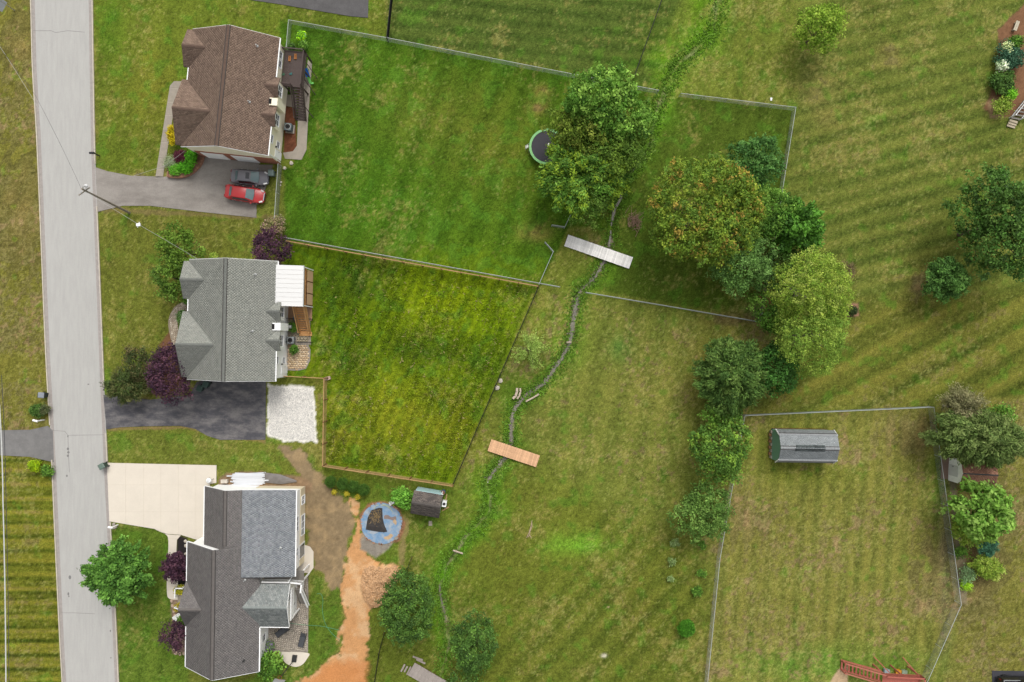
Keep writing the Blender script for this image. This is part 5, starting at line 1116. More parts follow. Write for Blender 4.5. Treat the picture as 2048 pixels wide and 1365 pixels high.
# ------------------------------------------------------------------ cars
def loft(mb, secs, cap=True):
    n = len(secs[0]); o = len(mb.v)
    for s_ in secs: mb.v += [tuple(q) for q in s_]
    for k in range(len(secs) - 1):
        for i in range(n): mb.f.append((o + k * n + i, o + k * n + (i + 1) % n, o + (k + 1) * n + (i + 1) % n, o + (k + 1) * n + i))
    if cap: mb.f.append(tuple(o + i for i in range(n))[::-1]); mb.f.append(tuple(o + (len(secs) - 1) * n + i for i in range(n)))
def car(p, rz, label, paint, L, W, sunroof=False, chrome=False):
    t = thing('parked_car', label, 'car', p, rz, 'cars parked behind the brown house drive'); h = L / 2; hw = W / 2
    st = [(-h, .72, .78, .45), (-h + .08, .84, .93, .3), (-h + .35, .92, .98, .22), (-h + .8, .97, .97, .2), (-.9, 1.0, .95, .2), (0.2, 1.0, .93, .2), (.85, .99, .92, .2), (1.25, .97, .87, .2), (h - .55, .92, .78, .2), (h - .22, .82, .7, .24), (h - .05, .62, .6, .3), (h, .45, .52, .36)]
    secs = []
    for x, kw, zt, zb in st:
        w_ = hw * kw
        secs.append([(x, -w_ * .9, zb), (x, -w_, zb + .2), (x, -w_, (zb + zt) / 2 + .1), (x, -w_ * .95, zt - .07), (x, -w_ * .78, zt), (x, 0, zt + .035), (x, w_ * .78, zt), (x, w_ * .95, zt - .07), (x, w_, (zb + zt) / 2 + .1), (x, w_, zb + .2), (x, w_ * .9, zb)][::-1])
    mb = MB(); loft(mb, secs)
    # cabin: roof slab with pillars
    xr0, xr1, xf0, xf1 = -h + .52, -h + 1.05, .35, 1.2       # rear glass foot / roof rear / roof front / windscreen foot
    rw, bw = hw * .70, hw * .9; zr, zb = 1.44, .93
    cab = []
    for x, w_, z in ((xr0, bw * .93, zb), (xr0 + .25, (bw * .93 + rw) / 2 - .02, zb + .24), (xr1, rw * .96, zr - .04), (-.35, rw, zr + .02), (xf0, rw * .97, zr - .03), (xf0 + .45, (rw + bw) / 2, zb + .24), (xf1, bw * .96, zb - .03)):
        cab.append([(x, -bw * (.93 if x in (xr0, xf1) else 1), zb - .08), (x, -w_ - .02, min(z - .05, z)), (x, -w_ * .82, z), (x, 0, z + .035), (x, w_ * .82, z), (x, w_ + .02, min(z - .05, z)), (x, bw * (.93 if x in (xr0, xf1) else 1), zb - .08)][::-1])
    loft(mb, cab)
    obj('body', mb, paint, t, smooth=True)
    gl = mat('car_glass', A(112, 136, 138), rough=.08, var=.1, scale=2, spec=.7)
    def pane(name, pts, off, m=gl, rows=1):
        mb2 = MB(); pts = [Vector(q) for q in pts]; n = (pts[1] - pts[0]).cross(pts[2] - pts[0]).normalized() * off
        mb2.add([q + n for q in pts] + [q - n * .5 for q in pts], [tuple(range(len(pts)))] + [(i, len(pts) + i, len(pts) + (i + 1) % len(pts), (i + 1) % len(pts)) for i in range(len(pts))]); return obj(name, mb2, m, t)
    pane('windscreen', [(xf1 - .06, -bw * .8, zb + .03), (xf1 + .03, 0, zb + .055), (xf1 - .06, bw * .8, zb + .03), (xf0 + .04, rw * .84, zr - .0), (xf0 + .06, 0, zr + .02), (xf0 + .04, -rw * .84, zr - .0)], .03)
    pane('rear_window', [(xr0 + .1, bw * .74, zb + .1), (xr0 + .07, 0, zb + .12), (xr0 + .1, -bw * .74, zb + .1), (xr1 - .03, -rw * .78, zr - .04), (xr1 - .03, 0, zr - .0), (xr1 - .03, rw * .78, zr - .04)], .03)
    for s_ in (-1, 1):
        q = [(xr0 + .55, s_ * (bw * 1.0), zb + .02), (xf1 - .35, s_ * (bw * 1.0), zb + .02), (xf0 - .0, s_ * (rw + .045), zr - .1), (xr1 + .15, s_ * (rw + .045), zr - .1)]
        pane('side_window', q if s_ < 0 else q[::-1], .025, mat('car_side_glass', A(40, 46, 50), rough=.1, spec=.6))
        mb2 = MB(); mb2.box((.95, s_ * (hw + .09), .98), (.14, .2, .13)); obj('mirror', mb2, paint, t)
        mb2 = MB(); mb2.bar((h - .52, s_ * hw * .80, .79), (h - .17, s_ * hw * .62, .69), .17, .07); obj('headlight', mb2, mat('lamp_clear', A(226, 226, 224), rough=.15, spec=.7), t)
        mb2 = MB(); mb2.bar((-h + .05, s_ * hw * .78, .84), (-h + .02, s_ * hw * .45, .84), .1, .12); obj('taillight', mb2, mat('lamp_red', A(150, 40, 40), rough=.3), t)
        for xx in (-.3, -1.0): mb2 = MB(); mb2.box((xx, s_ * (hw + .005), .82), (.2, .03, .035)); obj('handle', mb2, metal_l, t)
        for x in (-h + .9, h - .92):
            mb2 = MB(); mb2.add([(x + r__ * math.cos(a), s_ * y, .32 + r__ * math.sin(a)) for y, r__ in ((hw - .22, .32), (hw - .01, .32)) for a in [2 * math.pi * i / 18 for i in range(18)]], [(i, (i + 1) % 18, 18 + (i + 1) % 18, 18 + i) for i in range(18)] + [tuple(range(18)), tuple(range(18, 36))]); wh = obj('wheel', mb2, mat('tyre_rubber', A(40, 40, 42), rough=.9), t)
            mb2 = MB(); mb2.add([(x + r__ * math.cos(a), s_ * y, .32 + r__ * math.sin(a)) for y, r__ in ((hw - .05, .2), (hw + .004, .18)) for a in [2 * math.pi * i / 12 for i in range(12)]], [(i, (i + 1) % 12, 12 + (i + 1) % 12, 12 + i) for i in range(12)] + [tuple(range(12, 24))]); obj('rim', mb2, metal_l, wh)
    mb2 = MB(); mb2.box((h - .02, 0, .55), (.06, hw * .8, .14)); obj('grille', mb2, dark_m, t)
    mb2 = MB(); mb2.box((-h - .005, 0, .7), (.03, .35, .12)); obj('number_plate', mb2, white_p, t)
    if sunroof:
        mb2 = MB(); mb2.box((-.02, 0, zr + .045), (.42, rw * 1.15, .02)); obj('sunroof', mb2, mat('sunroof_glass', A(46, 48, 52), rough=.1, spec=.6), t)
    if chrome:
        mb2 = MB(); mb2.bar((h - .09, -hw * .5, .66), (h - .09, hw * .5, .66), .1, .05); obj('chrome_bar', mb2, mat('chrome', A(220, 220, 224), rough=.15, metal=.8), t)
    mb2 = MB()
    for s_ in (-1, 1): mb2.bar((xr1, s_ * (rw + .06), zr - .04), (xf0, s_ * (rw + .06), zr - .04), .03, .03)
    obj('roof_trim', mb2, dark_m, t)
p = P(489.5, 388, .8); car((p.x, p.y, .03), R(-8.7), 'red hatchback car parked on the asphalt drive', mat('red_paint', A(200, 58, 60), rough=.3, var=.03, spec=.5), 4.75, 1.85, False, True)
p = P(499.5, 354.5, .8); car((p.x, p.y, .03), R(-4.3), 'dark grey sedan with a sunroof parked by the garage', mat('grey_paint', A(134, 132, 138), rough=.3, var=.03, spec=.5), 4.5, 1.8, True)

# ------------------------------------------------------------------ bins, mailboxes, pole, wires
def bin_(p, rz, label, c, lid):
    t = thing('wheelie_bin', label, 'bin', p, rz, 'wheelie bins'); m = mat('bin_' + str(c), A(*c), rough=.6, var=.06)
    mb = MB(); loft(mb, [[(-.24, -.26, .08), (.24, -.26, .08), (.24, .26, .08), (-.24, .26, .08)], [(-.3, -.33, 1.0), (.3, -.33, 1.0), (.3, .33, 1.0), (-.3, .33, 1.0)]]); obj('body', mb, m, t)
    mb = MB(); loft(mb, [[(-.33, -.36, 1.0), (.33, -.36, 1.0), (.33, .36, 1.0), (-.33, .36, 1.0)], [(-.33, -.36, 1.04), (.33, -.36, 1.04), (.33, .36, 1.04), (-.33, .36, 1.04)], [(-.24, -.25, 1.1), (.24, -.25, 1.1), (.24, .25, 1.1), (-.24, .25, 1.1)]]); obj('lid', mb, mat('lid_' + str(lid), A(*lid), rough=.5, var=.06), t)
    mb = MB(); mb.tube((-.25, .4, 1.0), (.25, .4, 1.0), .03); mb.bar((-.22, .3, 1.0), (-.22, .4, 1.0), .04, .04); mb.bar((.22, .3, 1.0), (.22, .4, 1.0), .04, .04); obj('handle', mb, m, t)
    for x in (-.27, .27): mb = MB(); mb.tube((x - .03, .28, .12), (x + .03, .28, .12), .12, n=12); obj('wheel', mb, dark_m, t)
def at0(px, py, h, z=0.0): q = P(px, py, h); return (q.x, q.y, z)
bin_(at0(541.5, 346, 1.0), R(0), 'grey green wheelie bin in front of the dark sedan', (108, 124, 120), (128, 144, 140))
bin_(at0(81, 791, 1.1), R(85), 'dark wheelie bin with pale lid at the far kerb of the road', (44, 56, 52), (150, 156, 164))
bin_(at0(202, 933.5, 1.1, .02), R(-60), 'green wheelie bin at the concrete drive entrance', (66, 84, 76), (112, 132, 120))
bin_(at0(398, 777.5, 1.1, .034), R(-25), 'dark green wheelie bin nearest the purple tree by the grey house', (48, 66, 60), (70, 92, 84))
bin_(at0(410, 769.5, 1.1, .034), R(-25), 'dark green wheelie bin farther from the purple tree by the grey house', (48, 66, 60), (70, 92, 84))
def mailbox(px, py, label, m, h=1.15, rz=0.0, postm=None, lean=0):
    q = P(px, py); t = thing('mailbox', label, 'mailbox', (q.x, q.y, 0), rz)
    mb = MB(); mb.box((0, 0, h / 2 - .15), (.11, .11, h + .3)); mb.bar((0, 0, h - .05), (-.35, 0, h - .05), .09, .09); obj('post', mb, postm or m, t)
    mb = MB(); n = 8; s0 = [(-.42, -.12, 0), (-.42, .12, 0)] + [(-.42, .12 * math.cos(math.pi * i / n), .12 + .12 * math.sin(math.pi * i / n)) for i in range(n + 1)]
    loft(mb, [[(x, y, z + h) for x, y, z in s0], [(x + .55, y, z + h) for x, y, z in s0]]); b = obj('box', mb, m, t)
    mb = MB(); mb.box((-.43, 0, h + .11), (.02, .2, .18)); obj('door', mb, m, t); mb = MB(); mb.box((-.1, .14, h + .2), (.03, .02, .18)); obj('flag', mb, mat('flag_red', A(180, 50, 46)), t)
mailbox(199, 312, 'black mailbox on a post at the light asphalt drive', mat('mailbox_black', A(44, 44, 52), rough=.5), 1.15)
mailbox(89, 840, 'white mailbox on a post across the road from the dark drive', white_p, 1.3, R(-15))
mailbox(236, 1050, 'white mailbox on a post among stones by the concrete drive', white_p, 1.2, R(-8))
q = P(29, 21); t = thing('sign_post', 'white signboard on a tilted post at the road verge', 'sign', (q.x, q.y, 0), R(62))
mb = MB(); mb.tube((0, 0, -.2), (0, 0, 2.4), .05); obj('post', mb, metal_l, t); mb = MB(); mb.box((-.35, 0, 1.9), (1.3, .05, 1.0)); obj('board', mb, mat('sign_white', A(214, 220, 230), rough=.4), t); mb = MB(); mb.box((-.35, 0, 2.42), (1.36, .07, .05)); obj('board_trim', mb, metal_l, t)
# pole
pb = P(259, 427); ptop = P(163, 378, 9.2); t = thing('utility_pole', 'tall leaning wooden utility pole with a street light by the road', 'utility pole', pb)
tp_ = ptop - pb; mb = MB(); mb.tube((0, 0, -.5), tp_, .14, .09, 10); obj('shaft', mb, mat('pole_wood', A(156, 146, 132), rough=.9, var=.2, scale=2), t)
mb = MB(); e_ = P(172, 372, 9.0) - pb; mb.path([tp_ * .97, tp_ * .97 + (e_ - tp_ * .97) * .6 + Vector((0, 0, .35)), e_ + Vector((0, 0, .15))], .04, 6); obj('lamp_arm', mb, metal_l, t)
mb = MB(); mb.lathe(e_, [(.06, .2), (.16, .1), (.2, -.06), (.14, -.08)][::-1], 14); obj('lamp_head', mb, mat('lamp_white', A(240, 240, 240), rough=.4), t)
mb = MB(); mb.bar(tp_ * .93 + Vector((-.7, -.5, 0)), tp_ * .93 + Vector((.5, .35, 0)), .1, .1); obj('crossarm', mb, MATS['pole_wood'], t)
for k in (.3, .75): mb = MB(); q_ = tp_ * .93 + Vector((-.7, -.5, 0)) * (1 - k) + Vector((.5, .35, 0)) * k; mb.lathe(q_ + Vector((0, 0, .05)), [(.04, 0), (.07, .06), (.04, .12), (.06, .18)], 8); obj('insulator', mb, metal_l, t)
def wire(pts, label, m, r=.018, sag=.5, name='power_line'):
    W = [P(*q) for q in pts]; out = []
    for a, b in zip(W[:-1], W[1:]):
        n = 14; out += [a + (b - a) * i / n - Vector((0, 0, sag * 4 * (i / n) * (1 - i / n))) for i in range(n)]
    out.append(W[-1]); mb = MB(); mb.path(out, r, 5); return tag(obj(name, mb, m), label, 'power line', 'overhead lines along the road')
wm = mat('wire_pale', A(196, 196, 192), rough=.5); wk = mat('wire_dark', A(70, 72, 76), rough=.6)
wire([(163, 379, 9.1), (70, 190, 8.8), (-60, 20, 8.6)], 'thin dark overhead line from the pole across the road', wk, .013, .2)
wire([(166, 372, 9.1), (76, 215, 8.4), (-60, 5, 8.4)], 'pale twisted overhead line from the pole across the road', wm, .014, .3)
wire([(170, 384, 8.8), (278, 450, 7.4), (396, 519, 5.4)], 'pale service line from the pole to the grey house roof', wm, .015, .15)
t = P(277, 450, 7.4); mb = MB(); mb.box((0, 0, 0), (.42, .3, .22), .1); mb.tube((-.1, -.3, 0), (.1, .3, 0), .05); o = obj('splice_box', mb, white_p); o.location = t; tag(o, 'white splice box hanging on the service line', 'splice box')
wire([(-1, 810, 8), (6, 1000, 8), (12, 1400, 8)], 'thick white overhead cable above the striped verge', mat('wire_white', A(226, 228, 224), rough=.4), .06, .1)
wire([(3, 750, 8.2), (12, 1000, 8.2), (18, 1400, 8.2)], 'dark thin overhead cable beside the thick white one', wk, .03, .1)
mb = MB(); mb.path([P(370, 302, 2.5), P(330, 332, 3.2), P(268, 352, 4.6)], .015, 4); tag(obj('power_line', mb, wm), 'thin pale cable sagging over the walk to the brown house', 'cable', 'overhead lines along the road')

# ------------------------------------------------------------------ curved brick wall, stones, bits in the beds
t = thing('retaining_wall', 'low curved red brick retaining wall around the shrub bed', 'wall', P(372, 338))
cw = smooth_line([(338, 350), (356, 352), (374, 349), (390, 339), (401, 325), (404, 313)], 8); bo = P(372, 338)
cl = 0; pts3 = [P(*q) for q in cw]; acc = 0; last = pts3[0]
bm1 = mat('wall_block', A(178, 132, 108), rough=.9, var=.2, scale=5, objvar=.18)
me_b = None
for a, b in zip(pts3[:-1], pts3[1:]):
    d = b - a; n_ = max(1, round(d.length / .24))
    for i in range(n_):
        for k in range(2):
            q = a + d * (i + .5) / n_; nr = Vector((-d.y, d.x, 0)).normalized() * (k - .5) * .36
            for lv in range(2):
                if me_b is None:
                    mb = MB(); mb.box((0, 0, 0), (.225, .345, .2)); ob_ = obj('brick', mb, bm1, t); me_b = ob_.data
                else: ob_ = link('brick', me_b, t)
                ob_.location = (q + nr) - bo + Vector((0, 0, .1 + .205 * lv)); ob_.rotation_euler = (0, 0, math.atan2(d.y, d.x) + random.uniform(-.03, .03))
stone_m = mat('pale_stone', A(210, 200, 184), rough=.9, var=.15, scale=4, objvar=.08); stone_g = mat('grey_stone', A(176, 168, 156), rough=.9, var=.15, scale=4, objvar=.1)
def stone(px, py, r, label, m=stone_m, group=None, sq=.6):
    q = P(px, py); mb = MB(); mb.rock((0, 0, .02), r, sq); o = obj('stone', mb, m); o.location = (q.x, q.y, 0); tag(o, label, 'stone', group)
stone(583, 327, .3, 'pale round stone on the grass by the house corner', stone_m); stone(569, 337, .26, 'pale stone on the grass next to the fence behind the cars', stone_m)
stone(562, 365, .16, 'small pale stone in the grass east of the parked cars', stone_m); stone(561, 371, .12, 'smallest pale stone in the grass east of the parked cars', stone_m)
stone(1001, 762, .34, 'white stone close to the black wire fence, the upper one', stone_m); stone(995, 776, .33, 'white stone close to the black wire fence, the lower one', stone_m)
for i, (x, y) in enumerate(((228, 1049), (231, 1055), (227, 1056))): stone(x, y, .26, ['tan stone uppermost by the white mailbox post', 'tan stone closest to the white mailbox post foot', 'tan stone nearest the kerb by the white mailbox'][i], stone_g, 'stones at the white mailbox')
for i, (x, y) in enumerate(((344, 1202), (346, 1212), (349, 1222), (350, 1232), (350, 1242), (347, 1300), (352, 1306), (360, 1308), (368, 1307))): stone(x, y, random.uniform(.2, .34), 'rough tan stone edging the front bed of the white house', mat('bed_stone', A(198, 172, 150), var=.2, objvar=.1), 'edging stones of the front bed')
for i, (x, y) in enumerate(((371, 1083), (372, 1092), (372, 1122), (373, 1130), (371, 1108))): stone(x, y, random.uniform(.16, .28), 'pale rock on the black mulch by the white house', stone_m, 'pale rocks on the black mulch')
mb = MB(); mb.box((0, 0, .22), (.7, .4, .4), R(15)); o = obj('stone', mb, mat('post_stone', A(206, 176, 160))); q = P(656, 757); o.location = (q.x, q.y, 0); tag(o, 'reddish stone block at the corner of the board fence', 'stone')
def log(px, py, pts, r, label, m, name='log', cat='log'):
    q = P(px, py); mb = MB(); W = [Vector((x, y, r * .8)) for x, y in pts]
    for a, b in zip(W[:-1], W[1:]): mb.tube(a, b, r, r * .92, 8)
    o = obj(name, mb, m); o.location = (q.x, q.y, 0); tag(o, label, cat)
lg = mat('driftwood', A(206, 188, 168), rough=.9, var=.15, scale=4)
def slabstone(px, py, pts, label, w_=.28):
    q = P(px, py); mb = MB()
    W = [Vector((x, y, .1)) for x, y in pts]
    for a, b in zip(W[:-1], W[1:]): mb.bar(a, b + (b - a).normalized() * .04, w_, .2)
    o = obj('curved_slab', mb, lg); o.location = (q.x, q.y, 0); tag(o, label, 'slab', 'curved concrete slabs by the brook')
slabstone(1032, 787, [(.13, .65), (.12, .2), (-.05, -.3), (-.35, -.62)], 'curved pale concrete slab west of the brook pool, inner one')
slabstone(1038, 787, [(.15, .62), (.18, .2), (.02, -.3), (-.2, -.62)], 'curved pale concrete slab west of the brook pool, outer one', .2)
log(1064, 796, [(.85, .45), (.2, .05), (-.75, -.45)], .11, 'pale driftwood log on the east bank of the brook', lg)
log(1138, 685, [(-.3, 0), (.3, 0)], .09, 'short white log lying across the brook', lg); log(916, 1104, [(-.6, .2), (.6, -.2)], .1, 'white log lying across the lower brook', lg)
log(816, 1274, [(-.9, -.4), (.9, .35)], .05, 'grey stick leaning under the round tree', mat('grey_stick', A(160, 148, 136)))
q = P(1059, 1060); mb = MB()
for pts in ([(.3, 1.15), (.2, .6), (-.05, -.3), (-.35, -.95)], [(.2, .6), (.05, -.2), (0, -.6), (.2, -.95)], [(.28, .9), (.3, .4), (.1, -.1)], [(0, -.6), (-.15, -.85)]): mb.path([Vector((x, y, .07)) for x, y in pts], .04, 6)
o = obj('fallen_branch', mb, mat('branch_pale', A(196, 172, 144), var=.15)); o.location = (q.x, q.y, 0); tag(o, 'forked pale fallen branch alone on the lawn', 'branch')
q = P(1268, 442); mb = MB()
for i in range(75):
    a = random.gauss(1.1, .9); x, y = random.gauss(0, .4), random.gauss(0, .55); L = random.uniform(.6, 1.5); z = random.uniform(.08, .5)
    mb.tube((x - L / 2 * math.cos(a), y - L / 2 * math.sin(a), z), (x + L / 2 * math.cos(a), y + L / 2 * math.sin(a), z + random.uniform(-.12, .12)), random.uniform(.015, .04), .012, 5)
o = obj('brush_pile', mb, mat('brush_wood', A(146, 118, 100), var=.25, scale=2), None); o.location = (q.x, q.y, 0); tag(o, 'heap of brown cut branches beside the brook', 'brush pile')
q = P(1542, 199); mb = MB(); mb.box((0, 0, .04), (.2, .36, .06), .1); mb.box((.06, .08, .08), (.12, .14, .05), .4); o = obj('litter_bag', mb, white_p); o.location = (q.x, q.y, 0); tag(o, 'scrap of white paper on the grass above the fence corner', 'litter')
q = P(503, 849)
# ------------------------------------------------------------------ red deck and truck at the bottom edge
redw = mat('red_stain', A(190, 108, 92), rough=.7, var=.12, scale=2, objvar=.08)
pz = P(1764, 1346, 2.6); rd = thing('wooden_deck', 'red stained wooden deck with stairs at the dry yard', 'deck', (pz.x, pz.y, 0), R(-3))
deck_boards(rd, .2, 4.6, -3.2, -.1, 2.4, redw, 'x')
railing(rd, [(.2, -.1, 2.4), (4.6, -.1, 2.4), (4.6, -3.2, 2.4)], 1.0, redw, .18, .05, cap=.14)
stairs(rd, (.1, -1.1, 2.4), (-3.6, -1.0, .1), (0, 1, 0), 1.15, 11, redw)
for k in (0, 1.15):
    mb = MB(); mb.bar((.1, -1.1 + k, 3.4), (-3.5, -1.0 + k, 1.1), .13, .06); mb.bar((.1, -1.1 + k, 2.7), (-3.5, -1.0 + k, .4), .06, .08); sr_ = obj('stair_rail', mb, mat('red_rail', A(206, 130, 110), rough=.7), rd)
    mb = MB()
    for i in range(1, 20): f_ = i / 20; mb.box((.1 - 3.6 * f_, -1.1 + k + .1 * f_, 3.0 - 2.3 * f_), (.04, .04, .7))
    obj('balusters', mb, redw, sr_, 'stuff')
    mb = MB(); mb.box((-3.55, -1.0 + k, .6), (.12, .12, 1.2)); obj('post', mb, redw, sr_)
for x in (.3, 2.4, 4.5):
    mb = MB(); mb.box((x, -.2, 1.2), (.14, .14, 2.4)); obj('support_post', mb, redw, rd)
mb = MB(); mb.bar((4.5, -.2, 2.0), (3.9, .8, 0), .1, .1); obj('brace', mb, redw, rd); mb = MB(); mb.bar((1.2, -.2, 2.0), (.4, .7, 0), .1, .1); obj('brace', mb, redw, rd)
for (px, py, c, lb, nm) in ((1774, 1344, (170, 184, 190), 'pale grey tote under the red deck', 'tote'), (1797, 1345, (230, 160, 50), 'orange plastic crate under the red deck', 'crate'), (1809, 1346, (160, 176, 150), 'green grey tote under the red deck', 'tote')):
    q = P(px, py, .4); t = thing(nm, lb, nm, (q.x, q.y, 0), R(-4), 'tubs under the red deck'); mb = MB(); loft(mb, [[(-.26, -.22, 0), (.26, -.22, 0), (.26, .22, 0), (-.26, .22, 0)], [(-.3, -.27, .42), (.3, -.27, .42), (.3, .27, .42), (-.3, .27, .42)]]); obj('body', mb, mat(lb, A(*c), rough=.5), t); mb = MB(); mb.box((0, 0, .44), (.64, .58, .05)); obj('lid', mb, mat(lb, A(*c)), t)
pz = P(2028, 1361, 1.0); tr = thing('parked_truck', 'black pickup truck at the edge of the charcoal drive', 'truck', (pz.x + 1.1, pz.y - .75, .034), R(-1))
blk = mat('black_paint', A(36, 36, 40), rough=.3, spec=.5)
mb = MB(); loft(mb, [[(x, -w_, zb), (x, -w_, zt), (x, w_, zt), (x, w_, zb)][::-1] for x, w_, zb, zt in ((-2.75, .86, .5, .9), (-2.65, .95, .4, .95), (-.6, .98, .35, .95), (2.0, .97, .4, 1.05), (2.7, .85, .45, .98))]); obj('body', mb, blk, tr)
mb = MB(); mb.box((-1.65, .93, 1.13), (2.05, .1, .4)); mb.box((-1.65, -.93, 1.13), (2.05, .1, .4)); mb.box((-2.68, 0, 1.13), (.08, 1.76, .4)); obj('bed_wall', mb, blk, tr)
mb = MB(); mb.box((-1.65, 0, 1.0), (1.9, 1.7, .06)); obj('bed_floor', mb, mat('bed_liner', A(70, 72, 74)), tr)
mb = MB(); mb.bar((-2.6, .9, 1.38), (-.65, .9, 1.38), .06, .06); mb.bar((-2.6, -.9, 1.38), (-.65, -.9, 1.38), .06, .06); mb.bar((-2.6, -.9, 1.38), (-2.6, .9, 1.38), .06, .06); obj('bed_rail', mb, metal_l, tr)
mb = MB(); loft(mb, [[(x, -w_, .95), (x, -w_ * .85, z), (x, w_ * .85, z), (x, w_, .95)][::-1] for x, w_, z in ((-.6, .95, 1.3), (-.45, .92, 1.85), (.6, .92, 1.85), (1.3, .93, 1.1))]); obj('cab', mb, blk, tr)
for s_ in (-1, 1):
    mb = MB(); mb.box((-2.74, s_ * .78, .9), (.06, .14, .3)); obj('taillight', mb, mat('lamp_red', A(150, 40, 40)), tr)
    for x in (-1.7, 1.75): mb = MB(); mb.add([(x + .38 * math.cos(a), s_ * y, .38 + .38 * math.sin(a)) for y in (.74, .99) for a in [2 * math.pi * i / 16 for i in range(16)]], [(i, (i + 1) % 16, 16 + (i + 1) % 16, 16 + i) for i in range(16)] + [tuple(range(16)), tuple(range(16, 32))]); obj('wheel', mb, mat('tyre_rubber', A(40, 40, 42)), tr)
# house and white stair at the upper edge on the brook-less side
ws = thing('white_stair', 'white railed grey wooden stair beside the shrub bed at the photo edge', 'stairs', P(2023, 243), R(-17))
stairs(ws, (.3, 3.6, 1.9), (-.35, .2, .2), (1, .12, 0), 1.2, 9, grey_w)
mb = MB(); mb.bar((.25, 3.6, 2.8), (-.4, .3, 1.1), .1, .06); mb.bar((.25, 3.6, 2.1), (-.4, .3, .4), .06, .06); sr_ = obj('stair_rail', mb, white_p, ws)
mb = MB(); mb.bar((1.45, 3.7, 2.8), (.8, .4, 1.1), .1, .06); mb.bar((1.45, 3.7, 2.1), (.8, .4, .4), .06, .06); obj('stair_rail', mb, white_p, ws)
for i in range(3): mb = MB(); mb.box((.05, -.1 - .28 * i, .3 - .1 * i), (1.0, .26, .1)); obj('tread', mb, mat('pale_tread', A(200, 186, 160)), ws)
mb = MB(); mb.box((-.4, .3, .6), (.1, .1, 1.2)); mb.box((.8, .4, .6), (.1, .1, 1.2)); obj('post', mb, white_p, ws)
q = P(2028, 55); t = thing('garden_bench', 'pale weathered plank bench on the mulch bed by the shrubs', 'bench', (q.x, q.y, 0), R(70))
for k in (-.11, .11): mb = MB(); mb.box((0, k, .42), (1.2, .2, .05)); obj('plank', mb, mat('bench_pale', A(206, 196, 172)), t)
for x in (-.45, .45): mb = MB(); mb.box((x, 0, .2), (.08, .36, .4)); obj('leg', mb, MATS['bench_pale'], t)

# ------------------------------------------------------------------ trees and shrubs
leaf_m = mat('leaf', (0, 0, 0, 1), rough=0.6, var=0.10, scale=1.2, attr='tint', trans=0.3, spec=0.12)
bark_m = mat('bark', A(112, 98, 84), rough=.95, var=.25, scale=3); bark_p = mat('bark_pale', A(176, 166, 152), rough=.95, var=.25, scale=3)
def leaves(centers, rad, n, size, cols, up=0.5, tint=None, aspect=.55, squash=.8, dirs=None):
    """rhombic leaves scattered around clump centres"""
    k = len(centers); idx = np.repeat(np.arange(k), n); N = k * n
    off = RNG.normal(size=(N, 3)) * np.array([1, 1, squash]) * (rad * .5)
    p = centers[idx] + off
    nr = RNG.normal(size=(N, 3)) * (1 - up) + np.array([0, 0, 1.0]) * up + off / (rad + 1e-6) * .5
    nr /= np.linalg.norm(nr, axis=1)[:, None] + 1e-9
    a = RNG.normal(size=(N, 3)) if dirs is None else dirs[idx] + RNG.normal(size=(N, 3)) * .45
    a = a - (a * nr).sum(1)[:, None] * nr; a /= np.linalg.norm(a, axis=1)[:, None] + 1e-9
    b = np.cross(nr, a); s_ = size * (0.65 + .7 * RNG.random(N))[:, None]
    V_ = np.stack([p - a * s_ * .5, p + b * s_ * aspect * .5, p + a * s_ * .5, p - b * s_ * aspect * .5], 1).reshape(-1, 3)
    F_ = np.arange(N * 4).reshape(-1, 4)
    cc = np.array([c[0] for c in cols]); wts = np.array([c[1] for c in cols], float); wts /= wts.sum()
    base = cc[RNG.choice(len(cc), k, p=wts)] if tint is None else tint
    col = base[idx] * (0.7 + .6 * RNG.random((N, 1))) * (0.74 + .52 * RNG.random((k, 1)))[idx]
    return V_, F_, col
def crown_mesh(parent, parts, name='crown'):
    V_, F_, C_ = [], [], []; o = 0
    for a, b, c in parts: V_.append(a); F_.append(b + o); C_.append(c); o += len(a)
    return mesh_np(name, np.vstack(V_), np.vstack(F_), leaf_m, parent, None, np.vstack(C_))
TC = 2.1
def g(r, gg, b):
    v = lin((r, gg, b)); y = v.mean(); v = np.clip(y + (v - y) * 1.1, .004, 1)
    return tuple(v * ALB * TC)
